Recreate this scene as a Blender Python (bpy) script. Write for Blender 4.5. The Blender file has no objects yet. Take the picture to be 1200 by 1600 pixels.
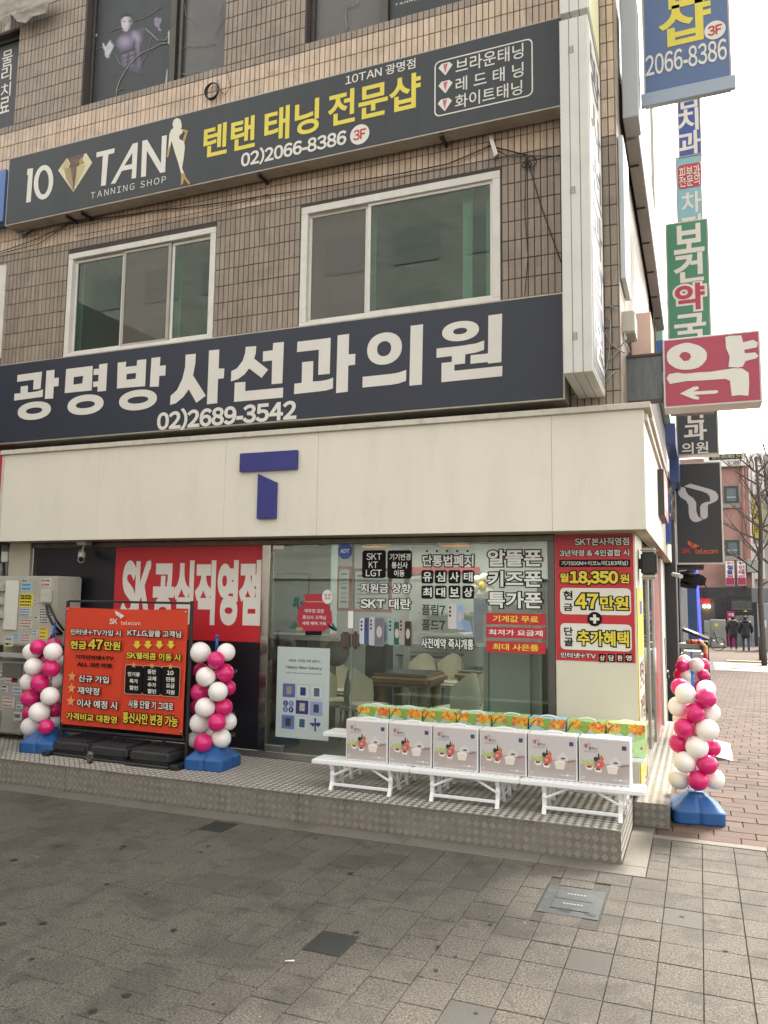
import bpy, bmesh, math, random
import numpy as np
from mathutils import Vector, Matrix
from mathutils.geometry import tessellate_polygon, delaunay_2d_cdt

random.seed(7)
SC = bpy.context.scene
COL = SC.collection
R = math.radians

# ------------------------------------------------------------------ camera
EYE = 2.0
FPX, YAW, PITCH, ROLL = 1229.36, -0.380666, 0.105899, 0.0121574
_cy, _sy, _cp, _sp, _cr, _sr = math.cos(YAW), math.sin(YAW), math.cos(PITCH), math.sin(PITCH), math.cos(ROLL), math.sin(ROLL)
FWD = Vector((_sy * _cp, _cy * _cp, _sp))
_rt = Vector((_cy, -_sy, 0))
_up = _rt.cross(FWD)
RGT = _cr * _rt + _sr * _up
UPV = -_sr * _rt + _cr * _up
cam = bpy.data.cameras.new('camera')
cam.sensor_fit = 'VERTICAL'
cam.sensor_height = 36.0
cam.lens = FPX / 1600 * 36.0
cam.clip_start = 0.05
cam.clip_end = 600
cam_o = bpy.data.objects.new('camera', cam)
COL.objects.link(cam_o)
m3 = Matrix((RGT, UPV, -FWD)).transposed()
cam_o.matrix_world = Matrix.Translation((0, 0, EYE)) @ m3.to_4x4()
SC.camera = cam_o

# ------------------------------------------------------------------ sky and sun
SUN_EL, SUN_AZ = 47.0, 18.0        # azimuth measured from +Y towards +X
wd = bpy.data.worlds.new('World')
SC.world = wd
wd.use_nodes = True
wn = wd.node_tree
for n in list(wn.nodes):
    wn.nodes.remove(n)
wo = wn.nodes.new('ShaderNodeOutputWorld')
bg = wn.nodes.new('ShaderNodeBackground')
bg.inputs['Strength'].default_value = 0.15
sky = wn.nodes.new('ShaderNodeTexSky')
sky.sky_type = 'NISHITA'
sky.sun_disc = False
sky.sun_elevation = R(SUN_EL)
sky.sun_rotation = R(SUN_AZ)
sky.air_density = 1.4
sky.dust_density = 2.5
sky.ozone_density = 1.0
hs = wn.nodes.new('ShaderNodeHueSaturation')
hs.inputs['Saturation'].default_value = 0.16
wn.links.new(sky.outputs[0], hs.inputs['Color'])
tint = wn.nodes.new('ShaderNodeMix')
tint.data_type = 'RGBA'
tint.blend_type = 'MULTIPLY'
tint.inputs[0].default_value = 1.0
tint.inputs[7].default_value = (1.0, 0.975, 0.925, 1)
wn.links.new(hs.outputs[0], tint.inputs[6])
wn.links.new(tint.outputs[2], bg.inputs[0])
wn.links.new(bg.outputs[0], wo.inputs[0])
sun = bpy.data.lights.new('sun', 'SUN')
sun.energy = 2.0
sun.angle = R(12)
sun.color = (1.0, 0.94, 0.84)
sun_o = bpy.data.objects.new('sun', sun)
COL.objects.link(sun_o)
sd = Vector((math.sin(R(SUN_AZ)) * math.cos(R(SUN_EL)), math.cos(R(SUN_AZ)) * math.cos(R(SUN_EL)), math.sin(R(SUN_EL))))
sun_o.rotation_euler = (-sd).to_track_quat('-Z', 'Y').to_euler()
SC.view_settings.view_transform = 'Standard'
SC.view_settings.look = 'None'
SC.view_settings.exposure = 2.0
SC.view_settings.gamma = 1.0
SC.view_settings.use_curve_mapping = False
SC.cycles.max_bounces = 7
SC.cycles.transparent_max_bounces = 12
SC.cycles.caustics_reflective = False
SC.cycles.caustics_refractive = False

# ------------------------------------------------------------------ picture <-> place
def ray(px, py):
    return (px - 600) / FPX * RGT - (py - 800) / FPX * UPV + FWD
def on_y(px, py, Y):
    d = ray(px, py)
    return d * (Y / d.y) + Vector((0, 0, EYE))
def on_x(px, py, X):
    d = ray(px, py)
    return d * (X / d.x) + Vector((0, 0, EYE))
def on_z(px, py, Z=0.0):
    d = ray(px, py)
    return d * ((Z - EYE) / d.z) + Vector((0, 0, EYE))

# ------------------------------------------------------------------ materials
def lin(c):
    if isinstance(c, str):
        c = [int(c[i:i + 2], 16) / 255 for i in (0, 2, 4)]
        c = [x / 12.92 if x <= 0.04045 else ((x + 0.055) / 1.055) ** 2.4 for x in c]
    return tuple(c)
MATS = {}
def mat(name, col, rough=0.6, metal=0.0, var=0.0, scale=2.0, bump=0.0, bscale=60.0, emit=0.0, stretch=None,
        island=0.0, dirt=0.0, dscale=1.2, blot=0.0, blotc=None, dcol=(0.05, 0.04, 0.03), coat=0.0, sss=0.0, spec=0.5):
    if name in MATS:
        return MATS[name]
    m = bpy.data.materials.new(name)
    MATS[name] = m
    m.use_nodes = True
    nt = m.node_tree
    b = nt.nodes['Principled BSDF']
    c = lin(col)
    b.inputs['Base Color'].default_value = (*c, 1)
    b.inputs['Roughness'].default_value = rough
    b.inputs['Metallic'].default_value = metal
    b.inputs['Specular IOR Level'].default_value = spec
    if coat:
        b.inputs['Coat Weight'].default_value = coat
        b.inputs['Coat Roughness'].default_value = 0.1
    if sss:
        b.inputs['Subsurface Weight'].default_value = sss
        b.inputs['Subsurface Radius'].default_value = (0.02, 0.015, 0.015)
    if emit:
        b.inputs['Emission Color'].default_value = (*c, 1)
        b.inputs['Emission Strength'].default_value = emit
    L = nt.links.new
    geo = nt.nodes.new('ShaderNodeNewGeometry')
    vec = geo.outputs['Position']
    if stretch:
        mp = nt.nodes.new('ShaderNodeMapping')
        mp.inputs['Scale'].default_value = stretch
        L(vec, mp.inputs[0])
        vec = mp.outputs[0]
    colout = None
    def mixc(a, bcol, fac, mode='MIX'):
        x = nt.nodes.new('ShaderNodeMix')
        x.data_type = 'RGBA'
        x.blend_type = mode
        for sock, v in ((x.inputs[6], a), (x.inputs[7], bcol)):
            if isinstance(v, tuple):
                sock.default_value = (*v, 1)
            else:
                L(v, sock)
        if isinstance(fac, float):
            x.inputs[0].default_value = fac
        else:
            L(fac, x.inputs[0])
        return x.outputs[2]
    colout = c
    if var:
        n = nt.nodes.new('ShaderNodeTexNoise')
        n.inputs['Scale'].default_value = scale
        n.inputs['Detail'].default_value = 6
        n.inputs['Roughness'].default_value = 0.65
        L(vec, n.inputs['Vector'])
        mr = nt.nodes.new('ShaderNodeMapRange')
        mr.inputs[1].default_value = 0.3
        mr.inputs[2].default_value = 0.7
        mr.inputs[3].default_value = 1 - var
        mr.inputs[4].default_value = 1 + var
        L(n.outputs[0], mr.inputs[0])
        colout = mixc(colout, mr.outputs[0], 1.0, 'MULTIPLY')
    if island:
        oi = nt.nodes.new('ShaderNodeObjectInfo')
        ad = nt.nodes.new('ShaderNodeMath')
        L(geo.outputs['Random Per Island'], ad.inputs[0])
        L(oi.outputs['Random'], ad.inputs[1])
        fr = nt.nodes.new('ShaderNodeMath')
        fr.operation = 'FRACT'
        L(ad.outputs[0], fr.inputs[0])
        mr = nt.nodes.new('ShaderNodeMapRange')
        mr.inputs[3].default_value = 1 - island
        mr.inputs[4].default_value = 1 + island
        L(fr.outputs[0], mr.inputs[0])
        colout = mixc(colout, mr.outputs[0], 1.0, 'MULTIPLY')
    if dirt:
        n = nt.nodes.new('ShaderNodeTexNoise')
        n.inputs['Scale'].default_value = dscale
        n.inputs['Detail'].default_value = 8
        n.inputs['Roughness'].default_value = 0.7
        L(vec, n.inputs['Vector'])
        mr = nt.nodes.new('ShaderNodeMapRange')
        mr.inputs[1].default_value = 0.5
        mr.inputs[2].default_value = 0.78
        mr.inputs[3].default_value = 0
        mr.inputs[4].default_value = dirt
        L(n.outputs[0], mr.inputs[0])
        colout = mixc(colout, dcol, mr.outputs[0])
    if blot:
        for sc_, lo_, hi_ in ((2.3, 0.52, 0.60), (7.0, 0.60, 0.66)):
            n = nt.nodes.new('ShaderNodeTexNoise')
            n.inputs['Scale'].default_value = sc_
            n.inputs['Detail'].default_value = 5
            n.inputs['Distortion'].default_value = 0.6
            L(geo.outputs['Position'], n.inputs['Vector'])
            mr = nt.nodes.new('ShaderNodeMapRange')
            mr.inputs[1].default_value = lo_
            mr.inputs[2].default_value = hi_
            mr.inputs[3].default_value = 0
            mr.inputs[4].default_value = blot
            L(n.outputs[0], mr.inputs[0])
            colout = mixc(colout, blotc or dcol, mr.outputs[0])
    if not isinstance(colout, tuple):
        L(colout, b.inputs['Base Color'])
        if emit:
            L(colout, b.inputs['Emission Color'])
    if bump:
        n = nt.nodes.new('ShaderNodeTexNoise')
        n.inputs['Scale'].default_value = bscale
        n.inputs['Detail'].default_value = 4
        L(vec, n.inputs['Vector'])
        bp = nt.nodes.new('ShaderNodeBump')
        bp.inputs['Strength'].default_value = bump
        bp.inputs['Distance'].default_value = 0.01
        L(n.outputs[0], bp.inputs['Height'])
        L(bp.outputs[0], b.inputs['Normal'])
    return m

def glass(name, tint, refl=1.0, opaque=0.0, ocol=(0.1, 0.1, 0.1)):
    if name in MATS:
        return MATS[name]
    m = bpy.data.materials.new(name)
    MATS[name] = m
    m.use_nodes = True
    nt = m.node_tree
    nt.nodes.remove(nt.nodes['Principled BSDF'])
    out = nt.nodes['Material Output']
    L = nt.links.new
    tr = nt.nodes.new('ShaderNodeBsdfTransparent')
    tr.inputs[0].default_value = (*tint, 1)
    gl = nt.nodes.new('ShaderNodeBsdfGlossy')
    gl.inputs['Roughness'].default_value = 0.01
    gl.inputs[0].default_value = (0.95, 1, 0.97, 1)
    lw = nt.nodes.new('ShaderNodeLayerWeight')
    lw.inputs[0].default_value = 0.5
    pw = nt.nodes.new('ShaderNodeMath')
    pw.operation = 'POWER'
    L(lw.outputs['Facing'], pw.inputs[0])
    pw.inputs[1].default_value = 4.0
    ma = nt.nodes.new('ShaderNodeMath')
    ma.operation = 'MULTIPLY_ADD'
    ma.use_clamp = True
    L(pw.outputs[0], ma.inputs[0])
    ma.inputs[1].default_value = 0.6
    ma.inputs[2].default_value = 0.045 * refl
    mx = nt.nodes.new('ShaderNodeMixShader')
    L(ma.outputs[0], mx.inputs[0])
    base = tr.outputs[0]
    if opaque:
        df = nt.nodes.new('ShaderNodeBsdfDiffuse')
        df.inputs[0].default_value = (*ocol, 1)
        m2 = nt.nodes.new('ShaderNodeMixShader')
        m2.inputs[0].default_value = opaque
        L(base, m2.inputs[1])
        L(df.outputs[0], m2.inputs[2])
        base = m2.outputs[0]
    L(base, mx.inputs[1])
    L(gl.outputs[0], mx.inputs[2])
    L(mx.outputs[0], out.inputs[0])
    return m

# ------------------------------------------------------------------ mesh builder
class MB:
    def __init__(self):
        self.v = []
        self.f = []
        self.s = []
    def add(self, vs, fs, smooth=False):
        o = len(self.v)
        self.v += [tuple(p) for p in vs]
        self.f += [tuple(i + o for i in f) for f in fs]
        self.s += [smooth] * len(fs)
        return self
    def box(self, x0, x1, y0, y1, z0, z1):
        v = [(x, y, z) for z in (z0, z1) for y in (y0, y1) for x in (x0, x1)]
        return self.add(v, [(0, 2, 3, 1), (4, 5, 7, 6), (0, 1, 5, 4), (2, 6, 7, 3), (0, 4, 6, 2), (1, 3, 7, 5)])
    def bbox(self, x0, x1, y0, y1, z0, z1, b=0.01, seg=2):
        bm = bmesh.new()
        bmesh.ops.create_cube(bm, size=1)
        for w in bm.verts:
            w.co = Vector(((x0 + x1) / 2 + w.co.x * (x1 - x0), (y0 + y1) / 2 + w.co.y * (y1 - y0), (z0 + z1) / 2 + w.co.z * (z1 - z0)))
        bmesh.ops.bevel(bm, geom=bm.edges[:], offset=b, segments=seg, affect='EDGES')
        bm.verts.index_update()
        self.add([w.co[:] for w in bm.verts], [[w.index for w in f.verts] for f in bm.faces])
        bm.free()
        return self
    def quad(self, a, b, c, d):
        return self.add([a, b, c, d], [(0, 1, 2, 3)])
    def tube(self, pts, r, n=8, cap=True, smooth=True):
        pts = [Vector(p) for p in pts]
        rs = r if isinstance(r, (list, tuple)) else [r] * len(pts)
        vs = []
        fs = []
        prev = None
        for i, p in enumerate(pts):
            t = (pts[min(i + 1, len(pts) - 1)] - pts[max(i - 1, 0)]).normalized()
            if prev is None:
                a = t.cross(Vector((0, 0, 1)) if abs(t.z) < 0.9 else Vector((1, 0, 0))).normalized()
            else:
                a = (prev - t * prev.dot(t)).normalized()
            prev = a
            b = t.cross(a)
            for k in range(n):
                an = 2 * math.pi * k / n
                vs.append(p + (a * math.cos(an) + b * math.sin(an)) * rs[i])
        for i in range(len(pts) - 1):
            for k in range(n):
                fs.append((i * n + k, i * n + (k + 1) % n, (i + 1) * n + (k + 1) % n, (i + 1) * n + k))
        self.add(vs, fs, smooth)
        if cap:
            self.add(vs[:n], [tuple(range(n))[::-1]])
            self.add(vs[-n:], [tuple(range(n))])
        return self
    def lathe(self, prof, cx=0, cy=0, n=24, smooth=True, sx=1, sy=1):
        vs = []
        fs = []
        for r, z in prof:
            for k in range(n):
                a = 2 * math.pi * k / n
                vs.append((cx + r * math.cos(a) * sx, cy + r * math.sin(a) * sy, z))
        for i in range(len(prof) - 1):
            for k in range(n):
                fs.append((i * n + k, i * n + (k + 1) % n, (i + 1) * n + (k + 1) % n, (i + 1) * n + k))
        self.add(vs, fs, smooth)
        return self
    def ball(self, c, rx, ry=None, rz=None, n=20, m=12, rot=None, taper=0.0):
        ry = ry or rx
        rz = rz or rx
        vs = []
        fs = []
        for i in range(m + 1):
            th = math.pi * i / m
            for k in range(n):
                ph = 2 * math.pi * k / n
                p = Vector((math.sin(th) * math.cos(ph), math.sin(th) * math.sin(ph), math.cos(th)))
                q = 1 + taper * p.z
                p = Vector((p.x * rx * q, p.y * ry * q, p.z * rz))
                if rot:
                    p = rot @ p
                vs.append(p + Vector(c))
        for i in range(m):
            for k in range(n):
                fs.append((i * n + k, (i + 1) * n + k, (i + 1) * n + (k + 1) % n, i * n + (k + 1) % n))
        return self.add(vs, fs, True)
    def poly(self, pts, holes=()):
        """flat shape through 3-D points (concave and holed allowed)"""
        loops = [[Vector(p) for p in pts]] + [[Vector(p) for p in h] for h in holes]
        tr = tessellate_polygon(loops)
        flat = [p for l in loops for p in l]
        return self.add(flat, tr)
    def prism(self, pts, d):
        """shape through 3-D points pushed back by vector d"""
        d = Vector(d)
        n = len(pts)
        a = [Vector(p) for p in pts]
        tr = tessellate_polygon([a])
        self.add(a, tr)
        self.add([p + d for p in a], [t[::-1] for t in tr])
        self.add(a + [p + d for p in a], [(i, (i + 1) % n, n + (i + 1) % n, n + i) for i in range(n)])
        return self
    def mesh(self, name, m, off=None):
        me = bpy.data.meshes.new(name)
        v = self.v
        if off is not None:
            v = [(p[0] - off[0], p[1] - off[1], p[2] - off[2]) for p in v]
        me.from_pydata(v, [], self.f)
        me.polygons.foreach_set('use_smooth', self.s)
        if m:
            me.materials.append(m)
        bm = bmesh.new()
        bm.from_mesh(me)
        bmesh.ops.remove_doubles(bm, verts=bm.verts, dist=1e-6) if any(self.s) and len(self.v) < 60000 else None
        if not getattr(self, 'noflip', False):
            bmesh.ops.recalc_face_normals(bm, faces=bm.faces)
        bm.to_mesh(me)
        bm.free()
        me.update()
        return me

def root_loc(p):
    v = Vector((0, 0, 0))
    while p is not None:
        v += p.location
        p = p.parent
    return v
def part(name, mb, m, parent=None, label=None, kind=None, local=False):
    off = None if (parent is None or local) else root_loc(parent)
    o = bpy.data.objects.new(name, mb.mesh(name, m, off))
    COL.objects.link(o)
    if parent is not None:
        o.parent = parent
    if label:
        o['label'] = label
    if kind:
        o['kind'] = kind
    return o
def tag(o, label, cat, group=None):
    o['label'] = label
    o['category'] = cat
    if group:
        o['group'] = group
    return o
def thing(name, label, cat, loc=(0, 0, 0), group=None, rz=0.0):
    o = bpy.data.objects.new(name, None)
    o.empty_display_size = 0.1
    COL.objects.link(o)
    o.location = loc
    o.rotation_euler = (0, 0, rz)
    return tag(o, label, cat, group)
def solo(name, mb, m, label, cat, group=None):
    return tag(part(name, mb, m), label, cat, group)
def struct(name, mb, m):
    return part(name, mb, m, None, None, 'structure')
def copy_tree(o, parent=None):
    c = o.copy()
    COL.objects.link(c)
    if parent is not None:
        c.parent = parent
    for ch in list(KIDS.get(o.name, [])):
        copy_tree(ch, c)
    return c
KIDS = {}
def index_kids(o):
    KIDS[o.name] = [c for c in bpy.data.objects if c.parent == o]
    for c in KIDS[o.name]:
        index_kids(c)

# ------------------------------------------------------------------ lettering
_raw = {}
def raw_mesh(s):
    if s in _raw:
        return _raw[s]
    cu = bpy.data.curves.new('t', 'FONT')
    cu.body = s
    cu.size = 1
    cu.resolution_u = 5
    ob = bpy.data.objects.new('t', cu)
    me = bpy.data.meshes.new_from_object(ob)
    v = [(p.co.x, p.co.y) for p in me.vertices]
    f = [tuple(p.vertices) for p in me.polygons]
    bpy.data.objects.remove(ob)
    bpy.data.curves.remove(cu)
    bpy.data.meshes.remove(me)
    _raw[s] = (v, f)
    return _raw[s]
_bar = max(p[0] for p in raw_mesh('|')[0])
_gl = {}
def glyph(ch, w, ow=0.0):
    w = w * (0.66 if ord(ch) > 255 else 0.80) + ow * 1.6
    key = (ch, round(w, 4))
    if key in _gl:
        return _gl[key]
    if (ch.isascii() and ch.isalnum()) or ch in '+&()':
        v, f = raw_mesh(chr(ord(ch) + 0xFEE0))          # the same gothic face as the Korean letters
        m0 = min(p[0] for p in v)
        v = [(p[0] - m0 + 0.035, p[1]) for p in v]
        adv = max(p[0] for p in v) + 0.045
    else:
        v, f = raw_mesh(ch) if ch != ' ' else ([], [])
        adv = max(p[0] for p in raw_mesh(ch + '|')[0]) - _bar
    if v and w > 0:
        # weld
        idx = {}
        nv = []
        mp = []
        for p in v:
            k = (round(p[0], 4), round(p[1], 4))
            if k not in idx:
                idx[k] = len(nv)
                nv.append(p)
            mp.append(idx[k])
        ff = []
        for t in f:
            t2 = [mp[i] for i in t]
            if len(set(t2)) >= 3:
                ff.append(t2)
        ecount = {}
        for t in ff:
            for i in range(len(t)):
                a, b = t[i], t[(i + 1) % len(t)]
                ecount[(a, b)] = ecount.get((a, b), 0) + 1
        bd = [(a, b) for (a, b) in ecount if (b, a) not in ecount and a != b]
        nxt = {}
        prv = {}
        for a, b in bd:
            nxt[a] = b
            prv[b] = a
        pts = [Vector(p) for p in nv]
        faces = [list(t) for t in ff]
        def ext(p0, p1, p2):
            d1 = (p1 - p0)
            d2 = (p2 - p1)
            if d1.length < 1e-6 or d2.length < 1e-6:
                return 0.0
            an = abs(d1.angle_signed(d2, 0.0))
            return min(w * math.tan(min(an, 2.6) / 2), w * 1.1)
        for a, b in bd:
            p, q = pts[a], pts[b]
            d = (q - p)
            if d.length < 1e-6:
                continue
            d.normalize()
            nrm = Vector((-d.y, d.x))
            e0 = ext(pts[prv[a]], p, q) if a in prv else w
            e1 = ext(p, q, pts[nxt[b]]) if b in nxt else w
            o = len(pts)
            pts += [p - d * e0 - nrm * w, q + d * e1 - nrm * w, q + d * e1 + nrm * w, p - d * e0 + nrm * w]
            faces.append([o, o + 1, o + 2, o + 3])
        r = delaunay_2d_cdt(pts, [], faces, 0, 1e-5)
        v = [tuple(p) for p in r[0]]
        va = np.array(v)
        ta = np.array([t for t in r[2] if len(t) == 3])
        cen = va[ta].mean(axis=1)
        keep = np.zeros(len(ta), bool)
        pa = np.array([tuple(p) for p in pts])
        for fc in faces:
            P4 = pa[fc]
            lo, hi = P4.min(0), P4.max(0)
            cand = np.where(~keep & (cen[:, 0] >= lo[0]) & (cen[:, 0] <= hi[0]) & (cen[:, 1] >= lo[1]) & (cen[:, 1] <= hi[1]))[0]
            if not len(cand):
                continue
            Q4 = np.roll(P4, -1, axis=0)
            c_ = cen[cand]
            cr = (Q4[:, 0] - P4[:, 0])[None] * (c_[:, 1][:, None] - P4[:, 1][None]) - (Q4[:, 1] - P4[:, 1])[None] * (c_[:, 0][:, None] - P4[:, 0][None])
            keep[cand[(cr > -1e-9).all(1) | (cr < 1e-9).all(1)]] = True
        f = [tuple(int(i) for i in t) for t in ta[keep]]
    _gl[key] = (v, f, adv)
    return _gl[key]
def text_mb(s, w, frame, track=0.0, box_w=0.0, ow=0.0):
    """frame(u,v,k)->3-D point, u and v run over 0..1 of the text's bounding box"""
    x = 0.0
    items = []
    for k, ch in enumerate(s):
        v, f, adv = glyph(ch, w, ow)
        items.append((x, v, f, k))
        x += adv + track
    base = []
    x = 0.0
    for ch in s:
        if ch != ' ':
            vv = glyph(ch, box_w)[0]
            base += [(p[0] + x, p[1] if ch not in '(),' or len(s) < 2 else 0.3) for p in vv]
        x += glyph(ch, w)[2] + track
    x0 = min(p[0] for p in base); x1 = max(p[0] for p in base)
    y0 = min(p[1] for p in base); y1 = max(p[1] for p in base)
    mb = MB()
    mb.noflip = True
    for xo, v, f, k in items:
        if v:
            mb.add([frame((p[0] + xo - x0) / (x1 - x0), (p[1] - y0) / max(y1 - y0, 1e-6), k) for p in v], f)
    return mb
def letter(s, x0, x1, z0, z1, y, m, parent, w=0.03, track=0.0, outline=None, ow=0.05, name='lettering', dy=0.003):
    """lettering facing -Y"""
    def fr(yy):
        return lambda u, v, k: (x0 + u * (x1 - x0), yy - (k % 2) * 0.0004, z0 + v * (z1 - z0))
    if outline:
        part('lettering_outline', text_mb(s, w, fr(y), track, w, ow), outline, parent)
        y -= dy
    return part(name, text_mb(s, w, fr(y), track, w), m, parent)
def T(s, tl, br, Y, m, parent, w=0.03, track=0.0, outline=None, ow=0.05):
    a = on_y(tl[0], tl[1], Y)
    b = on_y(br[0], br[1], Y)
    return letter(s, a.x, b.x, b.z, a.z, Y, m, parent, w, track, outline, ow)
def letter_x(s, y0, y1, z0, z1, x, m, parent, w=0.03, vertical=False):
    """lettering facing +X, running away from the street corner"""
    if vertical:
        n = len(s)
        for i, ch in enumerate(s):
            h = (z1 - z0) / n
            zz = z1 - (i + 1) * h
            part('lettering', text_mb(ch, w, lambda u, v, k, zz=zz: (x + 0.0, y0 + u * (y1 - y0), zz + h * 0.08 + v * h * 0.84), 0, w), m, parent)
        return
    return part('lettering', text_mb(s, w, lambda u, v, k: (x + (k % 2) * 0.0004, y0 + u * (y1 - y0), z0 + v * (z1 - z0)), 0, w), m, parent)
def pp(pts, Y, sx=1.0, sy=1.0, ox=0.0, oy=0.0):
    """picture points (of an enlarged crop) -> points on the plane y=Y"""
    return [on_y(ox + p[0] / sx, oy + p[1] / sy, Y) for p in pts]
def rbox(x0, x1, z0, z1, y, r, n=4):
    out = []
    for cx, cz, a0 in ((x1 - r, z1 - r, 0), (x0 + r, z1 - r, 90), (x0 + r, z0 + r, 180), (x1 - r, z0 + r, 270)):
        for i in range(n + 1):
            a = R(a0 + 90 * i / n)
            out.append((cx + r * math.cos(a), y, cz + r * math.sin(a)))
    return out
def ell(cx, cz, rx, rz, y, n=32):
    return [(cx + rx * math.cos(2 * math.pi * k / n), y, cz + rz * math.sin(2 * math.pi * k / n)) for k in range(n)]
def star(cx, cz, r, y, n=5, q=0.42):
    return [(cx + (r if k % 2 == 0 else r * q) * math.sin(math.pi * k / n), y, cz + (r if k % 2 == 0 else r * q) * math.cos(math.pi * k / n)) for k in range(2 * n)]

# ================================================================== colours
M_tile = mat('tile_brown', '938576', 0.45, var=0.17, scale=3.0, stretch=(14, 14, 1.2), island=0.10, dirt=0.35, dscale=1.0, dcol=(0.10, 0.085, 0.07), blot=0.22, blotc=(0.12, 0.10, 0.085))
M_tile2 = mat('tile_peach', 'c8b19b', 0.45, var=0.14, scale=3.0, stretch=(14, 14, 1.2), island=0.10, dirt=0.4, dscale=1.0, dcol=(0.17, 0.14, 0.12), blot=0.22, blotc=(0.20, 0.165, 0.14))
M_grout = mat('grout', (0.075, 0.062, 0.056), 0.9, var=0.2)
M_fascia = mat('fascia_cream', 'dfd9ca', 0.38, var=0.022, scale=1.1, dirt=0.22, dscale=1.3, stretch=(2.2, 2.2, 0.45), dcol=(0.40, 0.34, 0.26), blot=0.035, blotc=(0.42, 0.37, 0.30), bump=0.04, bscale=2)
M_cap = mat('aluminium_cap', 'c9c3b5', 0.45, var=0.1, scale=5, dirt=0.5, dscale=6, dcol=(0.15, 0.12, 0.09))
M_navy = mat('sign_navy', '222838', 0.45, var=0.06, scale=1.5)
M_black = mat('sign_black', '2f3438', 0.5, var=0.16, scale=1.2, stretch=(3, 3, 0.3))
M_edge = mat('sign_edge_aluminium', 'aaa396', 0.4, 0.3, var=0.12, scale=8, dirt=0.4, dscale=5)
M_wht = mat('lettering_white', 'd9d5cc', 0.45, var=0.04, scale=3)
M_pure = mat('print_white', 'e4e2dc', 0.5)
M_yel = mat('print_yellow', 'e6cf3c', 0.5, var=0.05, scale=4)
M_blk = mat('print_black', (0.008, 0.0075, 0.0075), 0.6, spec=0.15)
M_red = mat('print_red', 'b8242e', 0.45, var=0.05, scale=2)
M_orange = mat('banner_orange', 'cf3f22', 0.5, var=0.06, scale=2)
M_pvc = mat('window_frame_white', 'd8d4cc', 0.4, var=0.07, scale=4, dirt=0.3, dscale=5, dcol=(0.25, 0.2, 0.15))
M_dark = mat('dark_recess', (0.012, 0.012, 0.014), 0.5)
M_metal = mat('brushed_steel', (0.42, 0.40, 0.37), 0.3, 0.9, var=0.12, scale=5)
M_tread = mat('tread_aluminium', (0.20, 0.182, 0.155), 0.5, 0.4, var=0.22, scale=5, dirt=0.4, dscale=4, dcol=(0.10, 0.085, 0.07))
M_bar = mat('tread_lit_bars', (0.40, 0.37, 0.315), 0.48, 0.55, var=0.15, scale=9, dirt=0.2, dscale=5, dcol=(0.15, 0.13, 0.11))  # paler than the plate: light from one side painted into these bars
M_plastic = mat('bench_white_plastic', 'e9e9e8', 0.35)
M_bluel = mat('logo_blue', '2a2c78', 0.35, var=0.04)
M_steelb = mat('black_metal', (0.018, 0.018, 0.019), 0.4, var=0.2, scale=9)
M_balw = mat('balloon_white', 'efe9e4', 0.22, spec=0.5, sss=0.25)
M_balp = mat('balloon_pink', 'd22670', 0.2, spec=0.5, sss=0.1)
M_blueb = mat('stand_blue_plastic', '22558f', 0.4, var=0.12, scale=6, dirt=0.25, dscale=9)
M_grey = mat('grey_plastic', '8d8f8c', 0.5, var=0.08)
M_wall = mat('cream_panel', 'cfc8b8', 0.5, var=0.03, dirt=0.08, dscale=3)

WY = 7.65       # plane of the shop front and the tiled wall
SX = -0.545     # plane of the shop side wall (street side)
PZ = 0.245      # top of the metal platform

# ================================================================== ground
def ground_z(y):
    return 0.0 if y < 12 else -0.0148 * (min(y, 75) - 12)
g = MB()
ys = [-40, -10, 0, 6, 8, 12, 16, 20, 26, 32, 40, 50, 62, 75, 120, 400]
for i in range(len(ys) - 1):
    a, b = ys[i], ys[i + 1]
    g.quad((-90, a, ground_z(a) - 0.022), (160, a, ground_z(a) - 0.022), (160, b, ground_z(b) - 0.022), (-90, b, ground_z(b) - 0.022))
ground = struct('ground', g, mat('joint_sand', (0.034, 0.029, 0.024), 0.95, var=0.25, scale=3, bump=0.3))

def paver_mb(w, d, jit=0.004, h=0.022, b=0.0035):
    mb = MB()
    x, y = w / 2 - jit, d / 2 - jit
    v = [(-x, -y, -h), (x, -y, -h), (x, y, -h), (-x, y, -h), (-x, -y, -b), (x, -y, -b), (x, y, -b), (-x, y, -b),
         (-x + b, -y + b, 0), (x - b, -y + b, 0), (x - b, y - b, 0), (-x + b, y - b, 0)]
    f = [(0, 1, 5, 4), (1, 2, 6, 5), (2, 3, 7, 6), (3, 0, 4, 7), (4, 5, 9, 8), (5, 6, 10, 9), (6, 7, 11, 10), (7, 4, 8, 11), (8, 9, 10, 11)]
    return mb.add(v, f)
M_pav = mat('granite_paver', (0.094, 0.082, 0.066), 0.85, var=1.0, scale=85, island=0.07, dirt=0.75, dscale=1.1, dcol=(0.030, 0.026, 0.021), blot=0.38, bump=0.5, bscale=180)
M_pavd = mat('granite_paver_dark', (0.018, 0.019, 0.018), 0.7, var=0.3, scale=60, dirt=0.2, dscale=20, dcol=(0.07, 0.065, 0.055))
M_pavg = mat('granite_paver_grey', (0.068, 0.062, 0.052), 0.8, var=0.3, scale=160, bump=0.3, bscale=200)
CW, RD = 0.2352, 0.2805
HX0, HX1, HY0, HY1 = -1.046, -0.636, 5.29, 5.82      # utility cover
special = {}
for (px, py, mm) in ((522, 1468, 'D'), (343, 1299, 'D'), (342, 1373, 'G'), (1060, 1426, 'G'), (735, 1388, 'G'), (925, 1495, 'G'), (725, 1590, 'G')):
    q = on_z(px, py)
    special[(px, py)] = (q, mm)
slots = []
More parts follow.
